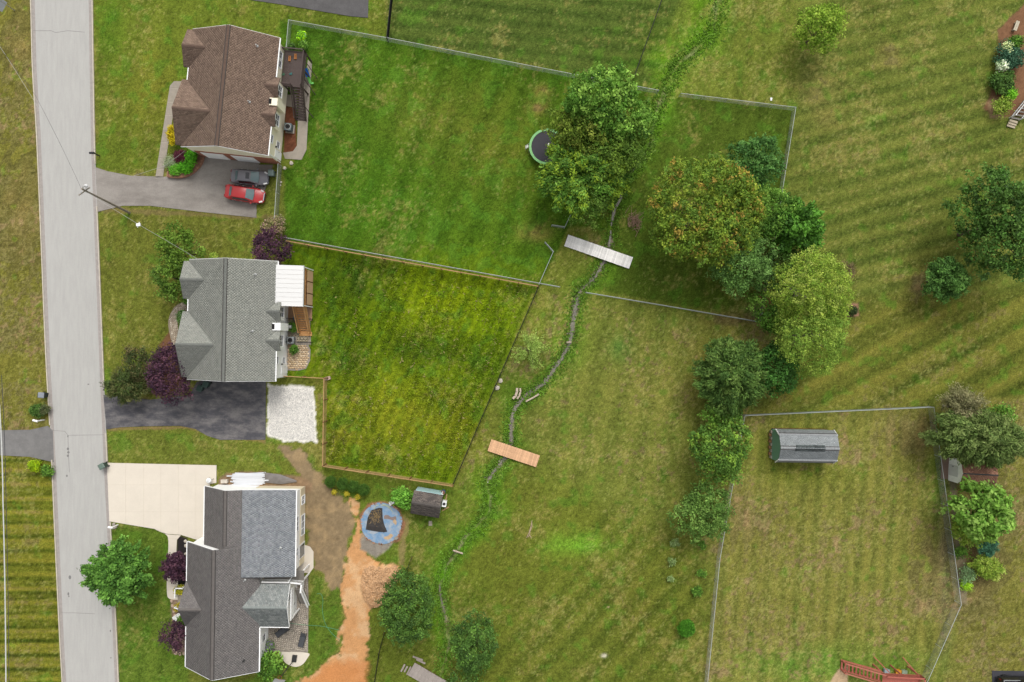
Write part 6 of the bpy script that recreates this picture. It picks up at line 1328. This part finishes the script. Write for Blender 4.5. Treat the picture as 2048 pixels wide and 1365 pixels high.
def plant(px, py, r, label, cols, ht=None, mode='clump', ex=(1, 1, 0), leaf=.3, dens=1.0, name='tree', cat='tree', lobes=12, aspect=.55, bark=None, group=None, rough=.3, clump=.5, low=.12, up=.55, droop=.3, nb=70):
    rm0 = r * (1.05 if name == 'tree' else 1) / S; ht = ht or (rm0 * 1.55 + 1.2); zc = ht * .62; k = (HC - zc) / HC; rm = rm0 * k
    q = P(px, py, zc); t = thing(name, label, cat, (q.x, q.y, 0), 0, group); cz = ht * (low + 1) / 2; sv = ht * (1 - low) / 2
    area = math.pi * rm * rm * ex[0] * ex[1]; cols = [(g(*c), w_) for c, w_ in cols]; ca, sa = math.cos(R(ex[2])), math.sin(R(ex[2]))
    def shape(u):                                    # unit directions -> points on the crown
        p = u * np.array([rm * ex[0], rm * ex[1], sv]); x = p[:, 0] * ca - p[:, 1] * sa; y = p[:, 0] * sa + p[:, 1] * ca
        return np.stack([x, y, p[:, 2] + cz], 1)
    parts = []
    if mode == 'clump':
        nc = int(area * 5.2 * dens / (clump / .5) ** 2) + 14
        u = RNG.normal(size=(nc, 3)); u /= np.linalg.norm(u, axis=1)[:, None]; u[:, 2] = np.where(u[:, 2] < -.35, -u[:, 2], u[:, 2])
        lb = RNG.normal(size=(lobes, 3)); lb[:, 2] = np.abs(lb[:, 2]) * .9 - .15; lb /= np.linalg.norm(lb, axis=1)[:, None]
        lobe = np.exp((u @ lb.T - 1) * 9).max(1); Rr_ = (1.06 - rough * 1.5) + rough * 1.6 * lobe + .05 * RNG.normal(size=nc)
        fill = RNG.random(nc) ** .38; fill = np.where(RNG.random(nc) < .72, .86 + .14 * RNG.random(nc), fill)
        c = shape(u * (Rr_ * fill)[:, None]); parts.append(leaves(c, clump, int(26), leaf, cols, up, aspect=aspect))
    else:                                            # sprays along boughs: spiky or weeping outline
        for i in range(int(nb * max(1, 1))):
            u = RNG.normal(size=3); u[2] = abs(u[2]) * .9 - .15; u /= np.linalg.norm(u); u *= (.66 + .42 * RNG.random())
            m_ = int(5 + rm * 1.6); tt = np.linspace(.35, 1.0, m_)[:, None]; c = u * tt; c = shape(c)
            c[:, 2] -= droop * rm * (tt[:, 0] ** 3) * (.6 if u[2] > .5 else 1) * .3
            dr = np.tile(u * np.array([rm, rm, sv * .5]), (m_, 1)); dr /= np.linalg.norm(dr, axis=1)[:, None]
            parts.append(leaves(c, clump * (1.25 - .55 * tt.mean()), max(4, int(26 * dens)), leaf, cols, up, aspect=aspect, dirs=dr))
        u = RNG.normal(size=(int(area * 1.4 * dens), 3)); u /= np.linalg.norm(u, axis=1)[:, None]; u[:, 2] = np.abs(u[:, 2])
        if len(u): parts.append(leaves(shape(u * (.3 + .5 * RNG.random((len(u), 1)))), clump * 1.1, int(16 * dens) + 2, leaf, cols, up, aspect=aspect))
    crown_mesh(t, parts, 'crown' if name == 'tree' else 'foliage')
    mb = MB(); bk = bark or bark_m; tr_ = max(.025, rm * .045)
    if name == 'tree':
        mb.tube((0, 0, -.2), (0, 0, ht * .35), tr_ * 1.25, tr_, 9); mb.tube((0, 0, ht * .35), (.05, .05, ht * .8), tr_, tr_ * .3, 8)
        obj('trunk', mb, bk, t)
        for i in range(7):
            a = i * 2.4 + random.random(); z0 = ht * random.uniform(.25, .5); e = Vector((rm * .72 * math.cos(a) * ex[0], rm * .72 * math.sin(a) * ex[1], z0 + ht * random.uniform(.12, .3))); mb = MB()
            mb.tube((0, 0, z0), e * .5 + Vector((0, 0, z0 * .5 + .1)), tr_ * .55, tr_ * .38, 6); mb.tube(e * .5 + Vector((0, 0, z0 * .5 + .1)), e, tr_ * .38, tr_ * .1, 6); obj('limb', mb, bk, t)
    else:
        for i in range(6): a = i * 1.05; mb.tube((0, 0, -.05), (rm * .5 * math.cos(a), rm * .5 * math.sin(a), ht * .6), tr_ * .6, tr_ * .25, 5)
        obj('stem', mb, bk, t)
    return t
GM = [((92, 124, 54), 3), ((78, 112, 46), 3), ((110, 142, 66), 2), ((66, 96, 42), 2)]       # mid green
GD = [((66, 92, 44), 3), ((76, 104, 50), 3), ((56, 78, 40), 2), ((90, 116, 58), 1)]         # deep green
GY = [((122, 142, 62), 3), ((140, 154, 74), 2), ((104, 128, 54), 3), ((150, 162, 88), 1)]   # yellow green
GP = [((70, 48, 60), 3), ((54, 38, 50), 3), ((86, 60, 70), 2)]                              # purple leaf
GO = [((84, 92, 60), 3), ((100, 104, 72), 2), ((66, 74, 50), 2)]                            # olive
GB = [((96, 118, 48), 4), ((118, 132, 56), 3), ((136, 120, 62), 1.2), ((80, 104, 44), 3)]   # browning
plant(235, 1150, 66, 'bright green star-shaped maple overhanging the road kerb', [((80, 114, 52), 3), ((98, 134, 64), 2), ((64, 96, 44), 2)], 7.0, 'spray', leaf=.34, dens=1.4, clump=.42, droop=.5, nb=85)
plant(1213, 222, 88, 'tall leafy green tree with bright top behind the trampoline', GM + [((120, 150, 72), 3)], 12, ex=(1, .92, 0), leaf=.34, lobes=16, rough=.28, dens=1.25)
plant(1165, 270, 70, 'darker olive green tree directly beside the trampoline', [((98, 114, 48), 3), ((82, 100, 42), 3), ((116, 126, 60), 1)], 9.5, leaf=.3, rough=.3)
plant(1232, 300, 70, 'dull green tree between trampoline tree and brook', [((92, 114, 48), 3), ((78, 102, 44), 3)], 9.8, leaf=.3, rough=.3)
plant(1168, 346, 86, 'feathery yellow green tree overlapping the lower side of the trampoline', GM + [((124, 146, 56), 4)], 9, 'spray', leaf=.4, aspect=.35, dens=1.25, clump=.55, nb=130, droop=.5)
plant(1180, 392, 52, 'soft green tree above the L-shaped fence piece', [((86, 112, 50), 3), ((72, 98, 44), 2), ((104, 128, 62), 2)], 7, leaf=.22, rough=.25, dens=1.2)
plant(1408, 430, 108, 'largest broad tree with orange-brown tinged leaves beside the brook', GB, 11, ex=(1, .98, 0), leaf=.3, lobes=24, rough=.2, dens=1.35)
plant(1506, 326, 54, 'rounded blue green tree inside the fence corner', [((78, 112, 58), 3), ((62, 94, 48), 3), ((98, 132, 72), 1.5)], 7.5, leaf=.3, rough=.28, dens=1.2)
plant(1535, 425, 58, 'bright green tree between the browning tree and the fence', GM, 7.5, leaf=.26, rough=.25)
plant(1592, 455, 50, 'vivid deep green leafy tree straddling the fence line', [((70, 106, 42), 3), ((82, 122, 50), 3), ((58, 90, 38), 2)], 8, 'spray', leaf=.42, dens=1.1, nb=90, clump=.5)
plant(1484, 528, 64, 'soft grey green tree south of the browning tree', [((92, 122, 64), 3), ((78, 106, 56), 3), ((110, 140, 80), 1.5)], 8, leaf=.25, rough=.3, dens=1.25)
plant(1565, 545, 50, 'low dark green tree tucked beside the fence post line', GD, 5.5, leaf=.25)
plant(1620, 585, 78, 'large pale yellow green birch outside the fence, upper one', GY, 12, ex=(.92, 1.0, 0), leaf=.2, lobes=20, rough=.2, dens=1.7, clump=.42, bark=bark_p)
plant(1622, 672, 70, 'pale yellow green birch outside the fence, lower one', [((118, 140, 64), 3), ((132, 150, 72), 2), ((100, 126, 56), 3)], 11, ex=(1, 1.0, 0), leaf=.2, lobes=18, rough=.2, dens=1.6, clump=.42, bark=bark_p)
plant(1545, 625, 52, 'bright green sapling at the fence corner beside the birch', GM, 5, leaf=.26)
plant(1466, 752, 66, 'dark narrow-leaved willow standing alone on the dry lawn side', [((80, 104, 52), 3), ((64, 88, 44), 3), ((96, 118, 62), 1.4)], 9, 'spray', ex=(.95, 1.12, 0), leaf=.42, aspect=.3, dens=1.4, nb=150, clump=.5, droop=.7)
plant(1545, 735, 50, 'deep green tree between the willow and the birches', [((62, 98, 44), 3), ((54, 84, 40), 3), ((74, 112, 52), 1)], 7, leaf=.3, rough=.26, dens=1.2)
plant(1438, 905, 64, 'green tree leaning over the fence west of the barn shed', [((84, 112, 50), 3), ((70, 98, 44), 3), ((110, 138, 60), 1.6)], 7.5, leaf=.3, rough=.3, lobes=12)
plant(1445, 832, 42, 'small green tree below the willow near the fence corner', GM, 5, leaf=.26, rough=.3)
plant(1402, 1025, 60, 'loose mid green tree outside the fence below the leaning one', [((88, 114, 56), 3), ((74, 100, 48), 3), ((104, 130, 68), 1.6)], 6.5, leaf=.28, rough=.34, dens=1.1)
plant(1998, 450, 82, 'large dark green oak on the open lawn by the photo edge', GD + [((74, 108, 50), 2)], 11, ex=(1, 1.35, 8), leaf=.32, lobes=18, rough=.3, dens=1.25)
plant(1893, 558, 41, 'round mid green tree on open lawn below the dark oak', [((80, 112, 56), 3), ((66, 96, 48), 3), ((100, 130, 70), 1)], 6, 'spray', leaf=.28, dens=1.2, nb=80, clump=.45)
plant(1641, 57, 45, 'round yellow green tree alone on the upper lawn', [((112, 136, 54), 3), ((96, 122, 46), 3), ((132, 152, 68), 2)], 6, leaf=.28, lobes=22, rough=.22, dens=1.2)
plant(1962, 878, 82, 'wide olive grey willow hanging over the reddish shed', [((94, 110, 62), 3), ((76, 94, 50), 3), ((112, 126, 76), 2)], 8, 'spray', ex=(1.15, .64, -8), leaf=.42, aspect=.28, dens=1.5, nb=150, clump=.55, droop=.8)
plant(1928, 818, 46, 'thin greyish tree above the olive willow', [((124, 120, 90), 3), ((104, 104, 74), 2)], 6, 'spray', leaf=.3, aspect=.25, dens=.6, nb=70, clump=.5, bark=bark_p)
plant(1998, 830, 26, 'small bright green bush tree beside the olive willow', GM, 4, leaf=.26)
plant(1960, 1022, 58, 'broad-leaved fresh green tree below the reddish shed', [((104, 136, 62), 3), ((90, 122, 54), 3), ((124, 152, 78), 2)], 7.5, leaf=.42, lobes=16, rough=.26, aspect=.65, dens=1.0)
plant(1942, 1058, 30, 'yellow green magnolia bush under the broad-leaved tree', GY, 4, 'spray', leaf=.4, aspect=.35, nb=50)
plant(816, 1214, 54, 'dense dark round tree overlapping the orange dirt heap', GD + [((88, 118, 54), 1.4)], 8, ex=(.95, 1.2, 0), leaf=.24, lobes=26, rough=.15, dens=1.6, clump=.42)
plant(948, 1288, 43, 'dense dark oval tree by the lower brook', GD + [((92, 124, 58), 1.4)], 7.5, ex=(.95, 1.25, 0), leaf=.24, lobes=22, rough=.15, dens=1.6, clump=.42)
plant(930, 1385, 44, 'dark tree cut by the lower photo edge near the grey footbridge', GD, 6, leaf=.26, lobes=18, rough=.2)
plant(1060, 702, 38, 'sparse feathery young tree beside the black wire fence', [((140, 158, 88), 3), ((120, 142, 72), 3)], 3.6, 'spray', leaf=.3, aspect=.22, dens=.26, nb=50, clump=.4, droop=.5)
plant(362, 500, 46, 'upper half of the leafy green tree pair beside the grey house', [((88, 112, 46), 3), ((74, 98, 40), 3), ((104, 126, 56), 1)], 5.5, leaf=.28, rough=.3, lobes=14)
plant(355, 560, 44, 'lower half of the leafy green tree pair beside the grey house', [((84, 108, 46), 3), ((70, 94, 40), 3), ((100, 122, 56), 1)], 5.5, leaf=.28, rough=.3, lobes=14)
plant(541, 497, 36, 'purple-leaved plum tree at the rear corner of the grey house', GP, 5, leaf=.24, lobes=20, rough=.18, dens=1.5)
plant(346, 746, 48, 'large purple-leaved plum tree in front of the dark drive', GP, 6, ex=(.9, 1.15, 0), leaf=.24, lobes=22, rough=.22, dens=1.5)
plant(283, 722, 34, 'dark olive shrub tree next to the purple plum, upper one', [((84, 82, 54), 3), ((62, 72, 42), 3), ((104, 92, 66), 1)], 4, leaf=.22, rough=.3, dens=1.2)
plant(256, 772, 40, 'dark olive shrub tree spilling to the kerb, lower one', [((84, 86, 54), 3), ((58, 70, 40), 3), ((70, 84, 44), 2)], 3.6, 'spray', ex=(1.1, .85, 0), leaf=.28, aspect=.3, dens=1.2, nb=80)
plant(350, 1136, 25, 'spiky purple-leaved maple over the concrete front walk', GP, 3, 'spray', leaf=.26, dens=.8, nb=50, clump=.35)
plant(352, 1270, 28, 'round purple-leaved tree in the stone-edged front bed', GP, 3.6, leaf=.22, lobes=14, rough=.2, dens=1.3)
SH = dict(name='shrub', cat='shrub')
plant(540, 1330, 30, 'green leafy shrub by the corner of the white house patio', GM, 2.8, leaf=.3, rough=.28, **SH)
plant(806, 994, 21, 'bright green broad-leaved shrub against the garden shed', [((92, 134, 56), 3), ((110, 150, 66), 2)], 2.2, leaf=.34, aspect=.6, **SH)
rowl = ['clipped round shrub in the row, end nearest the straw track', 'clipped round shrub in the row, second from the straw track', 'clipped round shrub in the row, third from the straw track', 'clipped round shrub in the row, end nearest the garden shed']
for i, (x, y) in enumerate(((661, 964), (685, 968), (707, 973), (727, 980))): plant(x, y, 10, rowl[i], [((72, 100, 44), 3), ((60, 86, 38), 2)], 1.3, leaf=.1, dens=6, lobes=8, rough=.08, clump=.2, up=.3, group='row of clipped shrubs', **SH)
for i, (x, y) in enumerate(((668, 985), (693, 988), (716, 994))): plant(x, y, 3.5, ['small yellow plant below the clipped shrub nearest the straw track', 'small yellow plant at the middle of the clipped shrub row', 'small yellow plant nearest the pool circle below the clipped shrubs'][i], [((176, 164, 70), 2), ((150, 146, 60), 1)], .4, leaf=.12, dens=4, clump=.2, group='yellow flowers by the clipped shrubs', name='flower_plant', cat='plant')
plant(1373, 1257, 15, 'single round clipped bush on the open lawn', [((70, 116, 40), 3), ((84, 130, 50), 2), ((58, 98, 34), 2)], 1.6, leaf=.12, dens=6, rough=.08, clump=.22, up=.3, **SH)
plant(1976, 1094, 19, 'small blue green spruce in the brown bed', [((68, 104, 82), 3), ((54, 88, 68), 3)], 2.2, 'spray', leaf=.25, aspect=.25, nb=60, dens=1, clump=.3, name='spruce', cat='tree')
plant(1974, 1135, 34, 'weeping pale yellow green shrub in the brown bed', GY, 2.4, 'spray', ex=(1.1, .7, -30), leaf=.26, aspect=.4, dens=.6, nb=50, clump=.4, bark=bark_p, **SH)
plant(1935, 1150, 15, 'grey green shrub beside the weeping one', [((112, 136, 96), 1)], 1.2, leaf=.2, **SH); plant(1932, 1171, 7, 'lime green small plant below the grey green shrub', [((140, 176, 60), 1)], .6, leaf=.2, dens=3, name='plant', cat='plant')
plant(1920, 1105, 12, 'low dark plant in the brown bed by the fence', GM, .8, leaf=.2, dens=1.5, name='plant', cat='plant')
plant(1706, 621, 8, 'tiny dark shrub inside a mulch ring', [((56, 70, 40), 1)], .8, leaf=.14, dens=4, clump=.25, **SH)
plant(1690, 543, 22, 'brownish bare shrub beside a bare soil patch', [((112, 100, 74), 2), ((92, 84, 60), 2)], 2.0, 'spray', leaf=.25, aspect=.15, dens=.5, nb=45, clump=.4, **SH)
for i, (x, y, r, lb) in enumerate(((1350, 1086, 9, 'pale spindly plant on the lawn west of the fence, upper'), (1405, 1091, 8, 'small plant on the lawn close to the fence, upper'), (1344, 1123, 8, 'pale spindly plant on the lawn west of the fence, lower'), (1404, 1148, 9, 'small yellowish plant on the lawn close to the fence, middle'), (1393, 1184, 11, 'small leafy plant on the lawn close to the fence, lower'), (1341, 1158, 6, 'tiny pale plant on the lawn, lowest of the pale ones'))):
    plant(x, y, r, lb, [((124, 140, 96), 1), ((104, 124, 70), 1)] if i in (0, 2, 5) else GM, .8, 'spray', leaf=.18, dens=.3, nb=18, clump=.25, name='plant', cat='plant')
plant(2005, 213, 18, 'round yellow green shrub at the tip of the mulch bed', GY, 1.6, leaf=.2, dens=2, **SH)
for i, (x, y, r, c, lb) in enumerate(((2006, 168, 26, GD, 'dark green shrub above the yellow green round one'), (2022, 112, 28, [((66, 96, 74), 3), ((52, 80, 60), 3)], 'blue green shrub in the middle of the mulch bed'), (2032, 84, 13, GM, 'small fresh green shrub at the top of the mulch bed'), (2004, 132, 9, [((206, 210, 190), 2), ((150, 170, 130), 1)], 'white flowering plant at the mulch bed edge'), (2014, 96, 8, [((206, 214, 160), 2), ((150, 170, 110), 1)], 'cream flowering plant at the mulch bed edge'), (2020, 188, 10, [((120, 170, 60), 1)], 'lime green plant beside the white stair'))): plant(x, y, r, lb, c, 1.3, leaf=.22, dens=1.6, clump=.35, **SH)
plant(545, 455, 21, 'straggly lilac bush with dusty pink blooms at the fence end', [((124, 116, 84), 3), ((104, 110, 66), 2), ((180, 150, 140), 1)], 2.2, 'spray', leaf=.22, dens=.5, nb=50, clump=.35, **SH)
plant(557, 445, 9, 'dusty pink flowering bush tip beside the fence end', [((150, 132, 116), 2), ((110, 110, 76), 2)], 1.8, leaf=.2, dens=2, **SH)
plant(346, 272, 14, 'golden yellow flowering shrub under the brown eave', [((178, 162, 56), 3), ((160, 146, 48), 2)], 2.4, ex=(.45, 1.45, 8), leaf=.18, dens=3, clump=.3, **SH)
plant(361, 314, 13, 'dark burgundy barberry in the brick-edged bed', [((96, 52, 62), 3), ((76, 42, 52), 2)], 1.2, leaf=.14, dens=4, clump=.25, **SH)
plant(383, 313, 12, 'bright green shrub by the garage corner in the brick-edged bed', [((88, 148, 46), 1), ((72, 128, 40), 1)], 1.2, leaf=.2, dens=3, clump=.3, **SH); plant(370, 336, 13, 'bright green shrub along the curved brick wall, middle', [((88, 148, 46), 1), ((72, 128, 40), 1)], 1.1, leaf=.2, dens=3, clump=.3, **SH); plant(350, 340, 10, 'bright green shrub along the curved brick wall, by the walk', [((88, 148, 46), 1), ((100, 140, 60), 1)], .9, leaf=.2, dens=3, clump=.3, **SH); plant(341, 325, 12, 'grey feathery plant beside the concrete walk', [((150, 156, 130), 1), ((120, 134, 100), 1)], .8, 'spray', leaf=.2, aspect=.2, nb=30, dens=.5, **SH)
for i, (x, y, r, c, lb) in enumerate(((360, 1180, 9, [((160, 154, 60), 1), ((140, 140, 52), 1)], 'yellow leaved shrub by the white porch railing'), (358, 1215, 7, [((150, 138, 62), 1)], 'golden shrub in the front bed below the porch'), (364, 1243, 9, GM, 'green shrub between garden chair and purple tree'), (375, 598, 9, GM, 'green shrub by the red porch steps'), (365, 634, 11, [((120, 146, 100), 1), ((96, 126, 70), 1)], 'grey green shrub inside the curved brick walk'), (428, 514, 7, GY, 'small yellow green plant behind the grey house'), (603, 72, 8, [((150, 190, 60), 1), ((90, 140, 60), 1)], 'lime green garden plant beside the white edging board'), (606, 92, 7, GM, 'green garden plant above the dark deck'), (584, 94, 6, GD, 'dark pot plant beside the fence by the dark deck'),
        (72, 822, 13, GD, 'dark green shrub by the far kerb near the white mailbox'), (69, 932, 11, [((150, 170, 50), 1), ((124, 150, 46), 1)], 'yellow green shrub south of the side drive'), (93, 942, 10, GM, 'green shrub at the kerb south of the side drive'), (90, 820, 8, GO, 'olive shrub right at the far kerb'), (537, 1293, 9, [((130, 112, 150), 1), ((104, 126, 84), 2)], 'purple flowering plant against the white house wall'), (586, 655, 8, GM, 'small green plant by the pine stairs'), (588, 700, 7, GM, 'small green plant on the tan pavers'))):
    plant(x, y, r, lb, c, 1.0 if r > 6 else .6, leaf=.18, dens=2.6, clump=.28, **SH)
mb = MB(); a_ = P(611, 69); b_ = P(608, 100); mb.bar((0, 0, .1), b_ - a_ + Vector((0, 0, .1)), .1, .2); o = obj('edging_board', mb, white_p); o.location = a_; tag(o, 'white edging board of the small garden bed', 'edging board')

# ------------------------------------------------------------------ loose cover: tall grass, gravel, clods
def tufts(name, px, py, hgt, col, wd_=.07, m=None, spread=.5):
    N = len(px); wx = (px - 1024) / S; wy = (682.5 - py) / S; _, z = gcol(px, py)
    a = RNG.random(N) * 6.283; t_ = np.stack([np.cos(a), np.sin(a), np.zeros(N)], 1); ln = RNG.normal(size=(N, 2)) * spread
    base = np.stack([wx, wy, z], 1); h_ = hgt * (.6 + .8 * RNG.random(N)); top = base + np.stack([ln[:, 0] * h_, ln[:, 1] * h_, h_], 1); w_ = (wd_ * (.6 + .8 * RNG.random(N)))[:, None]
    V_ = np.stack([base - t_ * w_ * .4, base + t_ * w_ * .4, (base + top) / 2 + t_ * w_, top, (base + top) / 2 - t_ * w_], 1).reshape(-1, 3)
    return mesh_np(name, V_, np.arange(N * 5).reshape(-1, 5), m or leaf_m, None, 'stuff', col)
def scatter(poly, n):
    p = np.array(poly, float); lo, hi = p.min(0), p.max(0); q = lo + RNG.random((n, 2)) * (hi - lo); ok = sdf(q[:, 0], q[:, 1], poly) < -2; return q[ok, 0], q[ok, 1]
sx, sy = scatter([(645, 505), (1070, 576), (905, 962), (655, 928), (655, 760), (632, 700)], 60000)
nz = fbm(sx, sy, 40, 3, 19); kp = RNG.random(len(sx)) < np.clip(.55 + 2.2 * nz, .08, 1); sx, sy = sx[kp], sy[kp]
gc, _ = gcol(sx, sy); yel = (RNG.random(len(sx)) < .02)[:, None]
tufts('tall_grass', sx, sy, .13, np.where(yel, np.array(A(186, 172, 110)[:3]), gc * 1.5 * (.6 + .8 * RNG.random((len(sx), 1)))), .06, spread=1.1)
ln_ = RNG.integers(0, 22, 2600); tt_ = RNG.random(2600); lx = 640 + ln_ * 21 + RNG.normal(size=2600) * 1.2; ly = 960 - tt_ * 460; lx = lx + (960 - ly) * (.06 + .016 * ln_)
on_ = (fbm(lx, ly, 26, 2, 131) + .5 * fbm(lx, ly, 130, 2, 137) > .03) & (sdf(lx, ly, [(650, 560), (1060, 580), (900, 955), (655, 922)]) < -4); lx, ly = lx[on_], ly[on_]
tufts('dry_stalks', lx, ly, .2, np.array(A(190, 178, 116)[:3]) * (.6 + .6 * RNG.random((len(lx), 1))), .05, spread=.9)
i_ = RNG.integers(0, len(CREEK) - 1, 16000); cr = np.array(CREEK); f_ = RNG.random(len(i_))[:, None]; q = cr[i_] * (1 - f_) + cr[i_ + 1] * f_ + RNG.normal(size=(len(i_), 2)) * 9
gc, _ = gcol(q[:, 0], q[:, 1]); dd = pdist(q[:, 0], q[:, 1], CREEK); kp = dd > 3.5 + 4 * fbm(q[:, 0], q[:, 1], 30, 2, 77); q = q[kp]; n = len(q)
tufts('bank_grass', q[:, 0], q[:, 1], .16, np.array(g(90, 120, 48)) * (.5 + .8 * RNG.random((n, 1))), .07, spread=1.1)
def pebbles(name, px, py, size, col, m):
    N = len(px); wx = (px - 1024) / S; wy = (682.5 - py) / S; _, z = gcol(px, py); s_ = (size * (.5 + RNG.random(N)))
    th = RNG.random(N) * 6.28; dirs = [(math.cos(k * 2.094), math.sin(k * 2.094)) for k in range(3)]
    pts = []
    for dx, dy in dirs: pts.append(np.stack([wx + s_ * (dx * np.cos(th) - dy * np.sin(th)), wy + s_ * (dx * np.sin(th) + dy * np.cos(th)), z + .0], 1))
    pts.append(np.stack([wx + RNG.normal(size=N) * s_ * .2, wy + RNG.normal(size=N) * s_ * .2, z + s_ * (.7 + .4 * RNG.random(N))], 1))
    V_ = np.stack(pts, 1).reshape(-1, 3); b = (np.arange(N) * 4)[:, None]; F_ = np.vstack([b + np.array([[0, 1, 3]]), b + np.array([[1, 2, 3]]), b + np.array([[2, 0, 3]])])
    return mesh_np(name, V_, F_, m, None, 'stuff', np.tile(col, (3, 1)))
i_ = RNG.integers(0, len(CREEK) - 1, 2600); q = cr[i_] + (cr[i_ + 1] - cr[i_]) * RNG.random((len(i_), 1)) + RNG.normal(size=(len(i_), 2)) * 3; q = q[(q[:, 1] > 500) & (q[:, 1] < 960)]
pebbles('brook_pebbles', q[:, 0], q[:, 1], .1, np.array(A(150, 142, 128)[:3]) * (.5 + .8 * RNG.random((len(q), 1))), paver_m)
sx, sy = scatter([(537, 772), (626, 778), (632, 883), (570, 882), (536, 870)], 12000); n = len(sx)
pebbles('gravel', sx, sy, .045, np.array(A(228, 225, 219)[:3]) * (.65 + .6 * RNG.random((n, 1))), paver_m)
sx, sy = scatter(MOUND, 3600); n = len(sx)
pebbles('dirt_clods', sx, sy, .11, np.array(A(226, 182, 138)[:3]) * (.7 + .5 * RNG.random((n, 1))), paver_m)
sx, sy = scatter(ORANGE, 2500); n = len(sx); pebbles('dirt_crumbs', sx, sy, .04, np.array(A(206, 152, 100)[:3]) * (.7 + .5 * RNG.random((n, 1))), paver_m)
